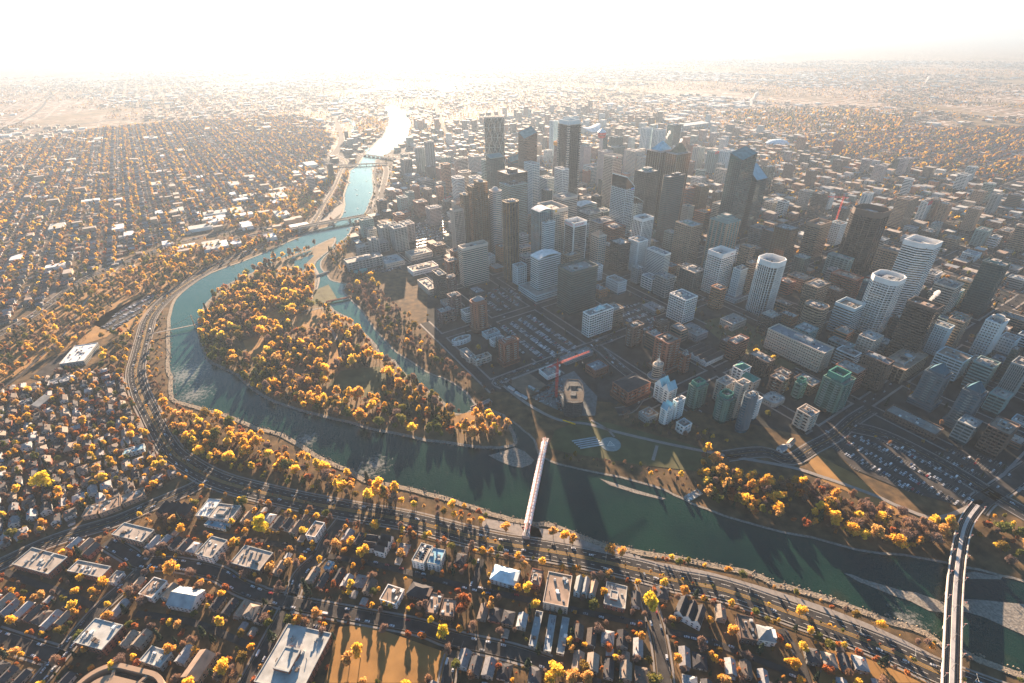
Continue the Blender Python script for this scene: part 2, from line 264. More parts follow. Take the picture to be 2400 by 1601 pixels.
PAVED={'lot_main': [(-37.9, 783.2), (37.0, 837.5), (111.2, 718.3), (98.7, 702.6), (37.7, 683.7), (-37.2, 757.8)], 'lot_north': [(-50.8, 928.5), (-29.7, 964.6), (1.6, 946.8), (30.3, 878.2), (-47.6, 840.1)], 'lot_hall': [(197.0, 854.8), (251.7, 880.1), (274.6, 778.4), (251.9, 749.3), (198.7, 820.6)], 'lot_right': [(401.5, 474.6), (434.3, 493.9), (475.8, 484.9), (532.7, 404.8), (522.7, 386.2), (494.7, 374.8), (446.1, 400.1), (407.5, 434.0)], 'lot_far_right': [(524.0, 460.5), (555.9, 467.4), (596.7, 433.6), (562.2, 410.6), (531.0, 428.0)], 'lot_hill': [(-755.7, 809.6), (-769.1, 895.2), (-755.2, 948.6), (-730.8, 947.7), (-717.5, 866.6), (-728.4, 799.4)], 'lot_school': [(-202.9, 266.0), (-164.7, 255.6), (-169.4, 246.3), (-206.8, 250.6)], 'lot_market': [(-351.1, 1123.3), (-274.7, 1147.3), (-234.8, 1092.7), (-284.2, 1045.4), (-325.7, 1058.9)], 'lot_cars_n': [(-281.0, 1370.8), (-198.1, 1485.3), (-162.8, 1261.9), (-227.2, 1173.4)], 'lot_empty': [(127.6, 614.5), (163.8, 635.9), (174.5, 607.9), (147.0, 562.8), (122.8, 583.2)], 'site_pit': [(23.7, 585.6), (71.3, 632.6), (96.2, 649.3), (122.8, 583.2), (113.3, 540.1), (81.0, 540.9), (47.2, 565.2)], 'site_yard': [(-14.0, 634.8), (25.9, 645.3), (56.2, 605.6), (23.5, 580.5), (-1.0, 612.4)], 'arena_lot': [(-759.9, 654.1), (-762.0, 743.0), (-709.7, 721.1), (-738.6, 683.5), (-723.3, 641.8)], 'promenade': [(-35.5, 370.2), (10.8, 359.8), (42.3, 352.2), (125.6, 320.0), (123.5, 310.5), (36.8, 339.1), (-35.0, 359.0)], 'helix_plaza': [(7.1, 357.7), (25.3, 357.4), (29.1, 343.4), (12.5, 343.7)]}
RIVER_OUTER=[(-953.1, 4236.7), (-742.3, 3409.2), (-683.1, 2926.6), (-659.9, 2443.3), (-629.9, 2163.8), (-636.9, 2071.6), (-591.1, 1877.7), (-558.1, 1697.8), (-527.0, 1596.2), (-503.6, 1475.3), (-506.7, 1388.7), (-531.3, 1360.4), (-569.6, 1279.6), (-593.9, 1224.0), (-628.8, 1145.0), (-655.6, 1103.8), (-680.5, 1060.1), (-692.5, 987.9), (-685.8, 924.5), (-663.3, 870.1), (-636.6, 813.9), (-604.6, 759.8), (-559.1, 678.7), (-536.8, 648.4), (-502.8, 592.3), (-480.2, 579.8), (-454.9, 569.4), (-422.6, 557.2), (-406.5, 551.3), (-362.8, 529.5), (-335.8, 517.7), (-310.5, 508.7), (-273.4, 485.2), (-225.2, 452.6), (-202.3, 443.6), (-179.4, 426.7), (-158.4, 420.9), (-131.2, 412.6), (-100.8, 404.3), (-70.7, 392.0), (-50.4, 383.8), (-26.3, 373.5), (-3.9, 364.5), (22.6, 358.5), (38.1, 357.1), (64.5, 344.3), (95.1, 329.9), (130.7, 321.4), (162.7, 314.6), (187.5, 308.5), (223.1, 299.6), (247.6, 285.9), (269.9, 278.7), (301.8, 263.4), (332.9, 248.5), (354.5, 238.9), (362.6, 228.8), (376.4, 221.4), (391.9, 212.8), (409.9, 203.2), (444.3, 182.2)]
RIVER_INNER=[(532.3, 270.8), (484.1, 287.7), (470.4, 294.2), (451.5, 301.3), (426.2, 308.7), (387.4, 317.5), (346.4, 325.6), (308.4, 341.1), (280.2, 347.4), (247.2, 360.5), (211.2, 378.9), (191.6, 392.5), (174.3, 405.4), (148.0, 419.5), (105.1, 433.2), (67.4, 444.5), (46.8, 454.3), (33.8, 466.4), (30.6, 478.7), (27.0, 494.7), (16.4, 511.5), (1.8, 527.4), (-7.5, 536.6), (-13.3, 534.9), (-10.3, 520.7), (-46.9, 565.5), (-55.2, 571.5), (-66.7, 597.1), (-84.8, 616.7), (-109.1, 638.4), (-135.1, 654.2), (-187.9, 708.0), (-225.7, 758.9), (-256.9, 810.3), (-295.8, 877.9), (-325.8, 918.2), (-349.5, 957.0), (-347.6, 986.5), (-368.3, 998.1), (-392.8, 1012.4), (-412.2, 1045.4), (-434.9, 1077.7), (-447.0, 1119.1), (-446.0, 1179.5), (-437.0, 1248.3), (-433.4, 1317.2), (-438.6, 1363.4), (-435.6, 1472.0), (-439.1, 1545.5), (-453.7, 1666.1), (-474.1, 1780.9), (-543.8, 2065.4), (-566.1, 2242.3), (-524.1, 2767.8), (-609.3, 3395.5), (-759.6, 3956.8), (-880.2, 4282.6)]
ROADS=[('river_road', [(398.6, 182.8), (346.4, 207.9), (320.3, 224.2), (288.9, 241.0), (249.9, 259.1), (197.7, 282.4), (151.4, 294.0), (122.1, 304.5), (53.0, 323.7), (-11.1, 336.8), (-48.0, 346.8), (-114.3, 367.7), (-177.3, 381.5), (-245.7, 397.8), (-321.7, 419.6), (-361.2, 434.4), (-397.4, 454.0), (-436.9, 480.9), (-474.8, 518.2), (-512.9, 559.3), (-554.6, 604.9), (-598.7, 662.8), (-626.9, 718.8), (-654.9, 775.9), (-688.3, 848.4), (-703.9, 921.3), (-702.9, 997.0), (-686.2, 1105.0), (-648.8, 1190.7), (-601.4, 1274.5), (-554.1, 1343.6), (-566.4, 1461.9), (-589.8, 1633.4), (-617.9, 1830.3), (-662.9, 2073.3), (-693.3, 2234.2), (-802.1, 2405.0)], 21, 1), ('river_path', [(353.8, 216.0), (325.5, 237.2), (296.6, 254.4), (256.7, 273.1), (202.0, 294.1), (164.2, 305.2), (124.2, 313.8)], 6, 0), ('path_south', [(520.3, 383.2), (456.6, 361.2), (426.1, 376.1), (409.9, 391.4), (387.0, 407.6), (363.0, 422.6), (333.0, 439.0), (263.4, 460.0), (195.2, 483.0), (133.9, 507.2), (102.1, 522.5), (62.6, 532.2), (22.9, 565.8), (-13.8, 612.7)], 5, 0), ('path_spur', [(183.3, 479.3), (171.4, 453.1)], 4, 0), ('island_path', [(-450.6, 1080.8), (-422.1, 1022.5), (-406.1, 944.7), (-411.3, 898.3), (-422.8, 862.5), (-436.2, 819.0), (-447.0, 787.9)], 4, 0), ('island_path_b', [(-416.7, 857.0), (-391.9, 868.5), (-364.4, 878.4)], 4, 0), ('island_path_c', [(-277.7, 683.5), (-304.2, 751.1), (-337.8, 812.8)], 5, 0), ('plaza_walk', [(106.2, 531.2), (123.6, 513.4), (131.9, 496.5)], 3, 0), ('hill_road', [(-932.0, 747.9), (-927.9, 794.5), (-926.0, 878.6), (-948.8, 1012.3), (-937.9, 1081.9), (-920.8, 1114.0), (-905.6, 1167.1), (-862.5, 1260.1), (-807.0, 1327.0), (-745.7, 1345.2), (-666.3, 1381.3)], 12, 1), ('hill_path', [(-797.4, 765.4), (-880.1, 965.0), (-913.5, 1098.5)], 4, 0), ('arena_lane', [(-780.3, 623.3), (-780.2, 661.7), (-790.4, 710.2), (-797.4, 765.4), (-789.0, 795.0)], 6, 0), ('hill_lane', [(-733.6, 1384.4), (-765.5, 1471.6), (-783.6, 1581.5), (-785.9, 1653.8)], 7, 0), ('upper_road', [(-2820.6, 2991.0), (-2761.9, 3281.6), (-2691.8, 3629.0), (-2336.7, 3904.9), (-1979.7, 4051.6), (-1637.0, 4322.3), (-1297.5, 3971.9), (-1061.7, 3369.7), (-863.2, 2759.3), (-775.2, 2283.2)], 26, 0), ('upper_road_b', [(-3098.2, 3313.2), (-3853.9, 4599.9), (-6938.2, 8842.5)], 18, 0), ('east_road', [(-419.8, 1496.4), (-421.5, 1634.2), (-454.3, 1857.0), (-496.7, 2100.0), (-562.4, 2242.1)], 14, 0), ('east_road_b', [(-421.9, 1562.8), (-465.9, 1797.8), (-518.7, 1992.0), (-545.6, 2126.4)], 9, 0), ('far_road_a', [(-1191.0, 6849.2), (-668.9, 4816.3), (-376.4, 3134.7), (-299.3, 2838.5)], 22, 0), ('far_road_b', [(1259.6, 3607.8), (1315.9, 3304.0), (1259.8, 2903.7)], 20, 0), ('far_road_c', [(8266.4, 9737.4), (6454.7, 7093.5)], 40, 0), ('far_road_d', [(-571.6, 2242.7), (-402.3, 2603.2), (-301.8, 2865.4), (-30.5, 3101.5)], 16, 0), ('curve_street', [(-13.8, 612.7), (-21.7, 626.0), (19.5, 653.6), (68.9, 684.1), (140.0, 728.4), (169.6, 744.5)], 12, 1), ('river_avenue', [(140.0, 728.4), (163.7, 671.5), (190.4, 607.5), (167.1, 557.5), (144.4, 548.6)], 11, 0), ('corner_avenue', [(262.9, 458.6), (313.4, 465.0), (338.8, 451.1), (378.1, 471.3), (420.6, 494.2), (459.8, 523.1), (496.4, 545.0)], 13, 1), ('track_road', [(504.0, 371.7), (524.1, 385.0), (551.7, 398.0), (621.9, 433.1)], 16, 0), ('wide_avenue', [(443.8, 510.4), (480.9, 492.8), (516.1, 442.4), (538.1, 395.1), (556.1, 359.4)], 18, 1), ('alley_long', [(-336.7, 357.9), (-321.2, 354.3), (-240.1, 339.3), (-199.6, 328.0), (-138.5, 315.3), (-44.3, 289.3), (5.6, 277.8), (79.2, 259.7), (116.6, 251.0)], 6, 0), ('alley_right', [(131.4, 245.6), (162.6, 237.8), (197.3, 223.2), (232.0, 206.3)], 6, 0), ('street_mid', [(-242.2, 285.1), (-205.6, 275.7), (-152.3, 265.2), (-88.0, 252.6), (-56.5, 241.7), (-4.0, 229.6), (28.0, 218.9)], 10, 0), ('street_cross_a', [(-182.7, 383.9), (-195.9, 347.3), (-199.0, 326.0), (-211.1, 304.9), (-211.3, 277.1), (-217.8, 228.8), (-222.2, 196.9)], 10, 0), ('street_cross_b', [(120.9, 308.2), (122.5, 282.7), (123.9, 238.3), (117.8, 192.4)], 10, 0), ('street_cross_c', [(-50.4, 240.9), (-55.9, 220.1), (-58.5, 194.7)], 9, 0), ('street_cross_d', [(-34.2, 320.3), (-37.6, 301.6), (-42.0, 286.2)], 7, 0), ('street_cross_e', [(233.0, 245.9), (236.6, 222.7), (233.7, 202.8)], 8, 0), ('curve_road', [(-528.9, 316.6), (-520.4, 321.7), (-496.5, 343.7), (-470.3, 358.6), (-437.7, 373.6), (-409.4, 396.0), (-380.0, 418.7), (-370.5, 432.5)], 13, 1), ('street_west', [(-430.1, 347.2), (-397.4, 331.4), (-375.8, 321.2), (-339.9, 318.7), (-293.5, 308.1), (-266.5, 294.1), (-242.2, 285.1)], 11, 0), ('street_diag', [(-369.9, 318.7), (-375.9, 298.1), (-381.0, 287.7), (-387.2, 269.2), (-390.8, 236.9), (-393.7, 211.4)], 10, 0), ('lane_west', [(-515.9, 316.4), (-480.3, 304.3), (-426.7, 288.5), (-391.7, 275.7)], 6, 0), ('street_low', [(-466.8, 250.7), (-426.1, 239.9), (-396.6, 232.4), (-386.6, 229.8)], 11, 0), ('lane_mid', [(-349.5, 268.6), (-294.8, 260.3), (-250.6, 245.3), (-225.4, 236.3)], 6, 0)]
TREEZ=[('island', [(-479.7, 1243.8), (-506.2, 1208.3), (-562.0, 1145.1), (-575.5, 1056.2), (-605.2, 968.0), (-592.3, 880.3), (-571.0, 811.9), (-530.4, 736.5), (-488.5, 689.2), (-426.7, 645.5), (-374.6, 600.5), (-327.4, 576.1), (-264.4, 551.7), (-198.3, 524.9), (-114.7, 506.0), (-57.6, 494.9), (-13.0, 491.5), (-4.6, 507.8), (-16.2, 534.1), (-49.5, 556.0), (-69.6, 544.4), (-99.5, 573.6), (-120.6, 594.2), (-166.0, 638.8), (-204.5, 681.5), (-230.7, 721.2), (-264.8, 771.9), (-298.1, 811.6), (-342.3, 854.7), (-387.7, 920.3), (-416.6, 982.5), (-437.0, 1051.1), (-463.1, 1088.8), (-477.8, 1052.6), (-550.9, 1043.5), (-551.2, 1092.2), (-514.8, 1156.9)], 8.4, (0.55, 0.14, 0.21, 0.1), 1.05), ('north_bank', [(-503.1, 573.5), (-476.7, 568.0), (-441.4, 553.0), (-403.6, 543.0), (-360.9, 520.0), (-327.8, 502.5), (-286.4, 481.6), (-244.7, 454.5), (-208.9, 439.6), (-184.5, 428.8), (-182.2, 405.9), (-221.3, 413.0), (-261.1, 427.0), (-313.1, 441.7), (-372.6, 457.1), (-422.5, 480.6), (-465.6, 522.3)], 8.5, (0.8, 0.06, 0.12, 0.02), 1.0), ('bridge_bank', [(-174.5, 425.2), (-128.8, 410.0), (-130.0, 389.5), (-162.0, 393.1)], 8, (0.75, 0.15, 0.05, 0.05), 1.0), ('bridge_bank2', [(-127.9, 404.9), (-69.8, 387.8), (-30.9, 371.8), (6.2, 358.3), (-3.0, 350.3), (-67.7, 365.1), (-121.7, 383.4)], 10, (0.7, 0.08, 0.12, 0.1), 0.9), ('near_bank', [(37.8, 353.3), (94.6, 326.9), (166.0, 311.2), (222.2, 297.4), (268.8, 276.6), (331.5, 246.3), (360.2, 229.6), (352.9, 224.4), (323.8, 240.9), (264.8, 271.7), (217.6, 292.1), (160.2, 305.7), (91.5, 321.6), (37.3, 346.4)], 11, (0.55, 0.25, 0.2, 0), 0.38), ('south_wood', [(244.2, 481.9), (249.8, 437.2), (279.9, 422.9), (343.1, 408.5), (379.2, 385.9), (414.9, 367.6), (457.8, 347.4), (434.8, 319.6), (387.0, 325.4), (313.0, 350.0), (253.6, 370.6), (217.9, 389.0), (217.6, 417.5)], 7.4, (0.8, 0.06, 0.1, 0.04), 1.0), ('south_shrub', [(51.6, 469.0), (103.8, 458.2), (154.1, 446.3), (222.0, 430.9), (211.4, 398.3), (149.7, 426.9), (50.7, 457.1)], 9, (0.2, 0.2, 0.5, 0.1), 0.55), ('se_wood', [(508.6, 368.7), (539.9, 351.4), (490.6, 295.2), (471.6, 307.0), (473.9, 336.6)], 11, (0.6, 0.25, 0.1, 0.05), 0.9), ('lagoon_bank', [(-370.9, 1013.8), (-322.8, 1046.8), (-261.2, 935.7), (-190.2, 824.5), (-140.3, 746.3), (-103.9, 678.8), (-59.1, 619.3), (-19.9, 586.7), (-22.2, 543.3), (-47.5, 577.3), (-71.7, 614.2), (-114.7, 652.5), (-169.5, 699.6), (-221.3, 763.2), (-264.3, 835.1), (-311.1, 908.1), (-342.0, 958.8)], 9.5, (0.2, 0.12, 0.6, 0.08), 0.85), ('market_trees', [(-446.7, 1154.2), (-430.8, 1226.3), (-410.3, 1272.7), (-394.9, 1098.9), (-351.8, 1047.9), (-298.2, 1022.6), (-292.5, 957.1), (-364.6, 1025.0)], 10, (0.4, 0.35, 0.1, 0.15), 0.8), ('bluff', [(-913.7, 864.1), (-931.5, 989.9), (-904.8, 1044.8), (-887.1, 1139.0), (-833.7, 1228.0), (-763.7, 1240.3), (-680.0, 1301.0), (-588.2, 1331.0), (-611.3, 1243.2), (-669.1, 1177.2), (-706.1, 1085.6), (-719.8, 1004.1), (-726.0, 951.6), (-803.4, 934.3), (-771.9, 826.1), (-751.3, 764.0), (-772.3, 722.9), (-781.5, 672.4), (-792.9, 637.9), (-905.4, 768.5)], 10.5, (0.5, 0.2, 0.2, 0.1), 0.8), ('bluff_up', [(-886.9, 1437.3), (-761.6, 1492.2), (-817.4, 1761.0), (-706.2, 1872.1), (-704.5, 2076.0), (-639.2, 1965.3), (-640.1, 1807.9), (-580.1, 1504.4), (-609.6, 1424.2), (-750.7, 1356.0)], 11, (0.45, 0.2, 0.25, 0.1), 0.75), ('up_river', [(-624.8, 2070.8), (-575.7, 1804.2), (-555.0, 1666.5), (-540.9, 1481.3), (-553.5, 1441.2), (-590.0, 1643.3), (-619.2, 1866.9), (-655.9, 2072.8)], 10, (0.5, 0.2, 0.25, 0.05), 0.7), ('arena_trees', [(-734.8, 778.3), (-704.5, 808.0), (-655.6, 761.3), (-615.2, 680.2), (-605.7, 644.4), (-655.9, 669.1)], 11, (0.5, 0.3, 0.15, 0.05), 0.9), ('road_strip', [(-568.6, 643.5), (-504.1, 578.4), (-509.6, 598.6), (-555.4, 666.4), (-613.7, 760.1), (-661.9, 856.1), (-656.7, 822.6), (-599.9, 718.1)], 9, (0.6, 0.05, 0.35, 0), 0.45), ('stadium_hill', [(1332.0, 3495.1), (1782.2, 3772.0), (2291.5, 3641.2), (2522.7, 3362.1), (1997.3, 2765.5), (1563.5, 2778.2), (1289.2, 3099.8)], 22, (0.35, 0.2, 0.1, 0.35), 1.0), ('zoo_island', [(-908.3, 3185.9), (-913.2, 3640.4), (-751.7, 3338.4), (-690.0, 2872.9), (-686.3, 2570.6)], 18, (0.7, 0.1, 0.1, 0.1), 0.8), ('park_school', [(339.9, 792.0), (394.6, 814.5), (471.7, 728.6), (474.2, 663.1), (393.8, 665.3), (349.5, 732.2)], 13, (0.25, 0.15, 0.55, 0.05), 0.7), ('plaza_trees', [(137.1, 558.2), (184.4, 529.4), (257.9, 506.1), (279.2, 473.4), (218.2, 486.5), (152.8, 517.0)], 11, (0.15, 0.2, 0.45, 0.2), 0.7), ('crane_trees', [(-47.2, 641.4), (8.7, 617.6), (-1.2, 581.1), (-33.3, 618.6)], 12, (0.3, 0.3, 0.2, 0.2), 0.7)]
RAILPX=[(325.2, 174.4), (342.7, 197.2), (368.6, 230.0), (398.4, 267.3), (427.2, 301.5), (458.1, 335.1), (478.5, 353.4), (501.6, 369.9)]
BR={'centre': [(-578.7, 1344.2), (-420.7, 1443.9)], 'viaduct': [(-719.8, 1258.3), (-581.1, 1343.7)], 'far1': [(-722.8, 2141.9), (-511.4, 2175.8)], 'far2': [(-645.1, 2362.0), (-492.0, 2259.4)], 'lagoon': [(-368.4, 899.3), (-324.5, 918.9)], 'weir': [(-430.0, 1031.0), (-410.5, 1053.9)], 'cause': [(-57.9, 557.8), (-32.0, 575.7)], 'susp': [(-644.9, 777.6), (-553.9, 823.4)], 'mast': (-578.6, 802.6)}
PLZ=(124.5, 483.0)
RING=(-344.4, 1064.5)
DOME1=(1257.0, 2490.3)
DOME2=(1140.1, 2816.8)
DOME3=(828.1, 2988.6)
RIM=(-318.9, 189.9)
STAND=[('grey stadium grandstand beside an oval track beyond the twins', 1014.0, 3001.0, 230, 70, 22), ('pale exhibition hall right of the saddle-roofed arena', 998.9, 3283.1, 160, 50, 12)]
PLUMES=[('tall white steam plume rising from a plant near the horizon', 1715.9, 3902.5, 10, 11, 12), ('thin far steam plume on the plain above the observation tower', 1005.9, 5262.8, 8, 9, 8), ('small puff of steam beside the right bronze twin', 452.9, 1417.7, 190, 3, 7), ('small puff of steam beside the blue barrel roof', 447.1, 1514.4, 195, 3, 8), ('puff of steam on the roof of the broad dark banded office', 677.7, 724.7, 72, 3, 9), ('faint steam plume far right above the orange woods', 4044.7, 5441.4, 8, 8, 7)]
HZ={'bottom': [(-369.4, 406.4), (-240.4, 382.6), (-175.0, 368.8), (-112.2, 354.9), (-11.0, 324.8), (51.5, 309.4), (119.4, 292.3), (193.1, 269.9), (244.4, 247.6), (274.5, 232.6), (318.4, 172.5), (305.6, 134.8), (-305.4, 142.0), (-483.3, 182.8), (-605.0, 280.3), (-511.8, 311.7), (-429.0, 360.6), (-397.6, 391.5)], 'left': [(-855.6, 539.8), (-803.5, 605.9), (-747.8, 631.2), (-716.2, 676.7), (-613.4, 656.1), (-562.8, 600.0), (-500.3, 531.8), (-432.5, 469.4), (-402.1, 443.5), (-436.6, 392.3), (-500.5, 351.1), (-530.7, 333.6), (-581.7, 297.0)], 'upper': [(-3180.3, 2769.0), (-2588.7, 2721.9), (-2491.7, 3338.1), (-2151.8, 3573.2), (-1808.3, 3675.6), (-1484.9, 3809.8), (-1232.4, 3574.1), (-908.2, 2763.1), (-739.2, 2078.3), (-716.7, 1904.3), (-840.7, 1819.6), (-784.1, 1514.6), (-897.4, 1457.7), (-880.9, 1293.2), (-937.3, 1202.5), (-948.7, 1094.8), (-942.9, 900.9), (-952.8, 823.5), (-962.4, 642.2)], 'upper_cross': [(-3180.3, 2769.0), (-2588.7, 2721.9), (-2491.7, 3338.1), (-2151.8, 3573.2), (-1808.3, 3675.6), (-1484.9, 3809.8), (-1232.4, 3574.1), (-908.2, 2763.1), (-739.2, 2078.3), (-716.7, 1904.3), (-840.7, 1819.6), (-784.1, 1514.6), (-897.4, 1457.7), (-880.9, 1293.2), (-937.3, 1202.5), (-948.7, 1094.8), (-942.9, 900.9), (-952.8, 823.5), (-962.4, 642.2)], 'right': [(1354.3, 2572.1), (1867.3, 2919.0), (2762.0, 2833.0), (2958.4, 2436.8), (1894.3, 1464.7), (1724.9, 1670.1), (1601.6, 1924.6), (1341.2, 2174.4)]}
SPECIAL=[(-263.4, 348.5, 2.0, 'yellow'), (-549.5, 420.7, 1.9, 'yellow'), (119.9, 260.3, 1.9, 'yellow'), (-63.1, 244.7, 1.1, 'yellow'), (-75.6, 254.3, 0.8, 'yellow'), (30.9, 210.7, 1.3, 'gold'), (44.4, 205.7, 1.3, 'gold'), (56.5, 205.5, 1.2, 'gold'), (-50.2, 261.7, 1.5, 'rust'), (-46.3, 271.6, 1.6, 'rust'), (-162.0, 393.1, 1.7, 'gold'), (-148.5, 397.8, 1.6, 'gold'), (-134.7, 401.9, 1.5, 'gold'), (-9.8, 353.1, 1.0, 'gold'), (39.8, 343.2, 1.2, 'gold'), (51.0, 338.8, 1.1, 'gold'), (59.2, 333.6, 1.2, 'gold'), (96.1, 323.0, 1.2, 'gold'), (106.4, 320.3, 1.1, 'gold'), (-140.2, 221.3, 1.2, 'gold'), (-132.4, 226.2, 1.4, 'gold'), (-134.0, 513.2, 1.4, 'gold'), (-334.6, 305.6, 1.5, 'gold'), (-117.4, 249.3, 1.0, 'bare'), (-194.7, 282.2, 1.6, 'conifer'), (-213.4, 243.3, 1.2, 'conifer'), (-241.5, 216.0, 1.4, 'gold'), (254.3, 257.0, 1.1, 'gold'), (169.8, 309.7, 0.9, 'olive'), (301.8, 215.0, 1.2, 'conifer')]
RIFFLES=[(-517.7, 653.7, 75), (-474.0, 603.0, 50), (-583.1, 988.4, 70), (-181.6, 433.5, 38), (-271.2, 501.2, 30), (-170.6, 452.9, 35), (348.5, 249.8, 30)]
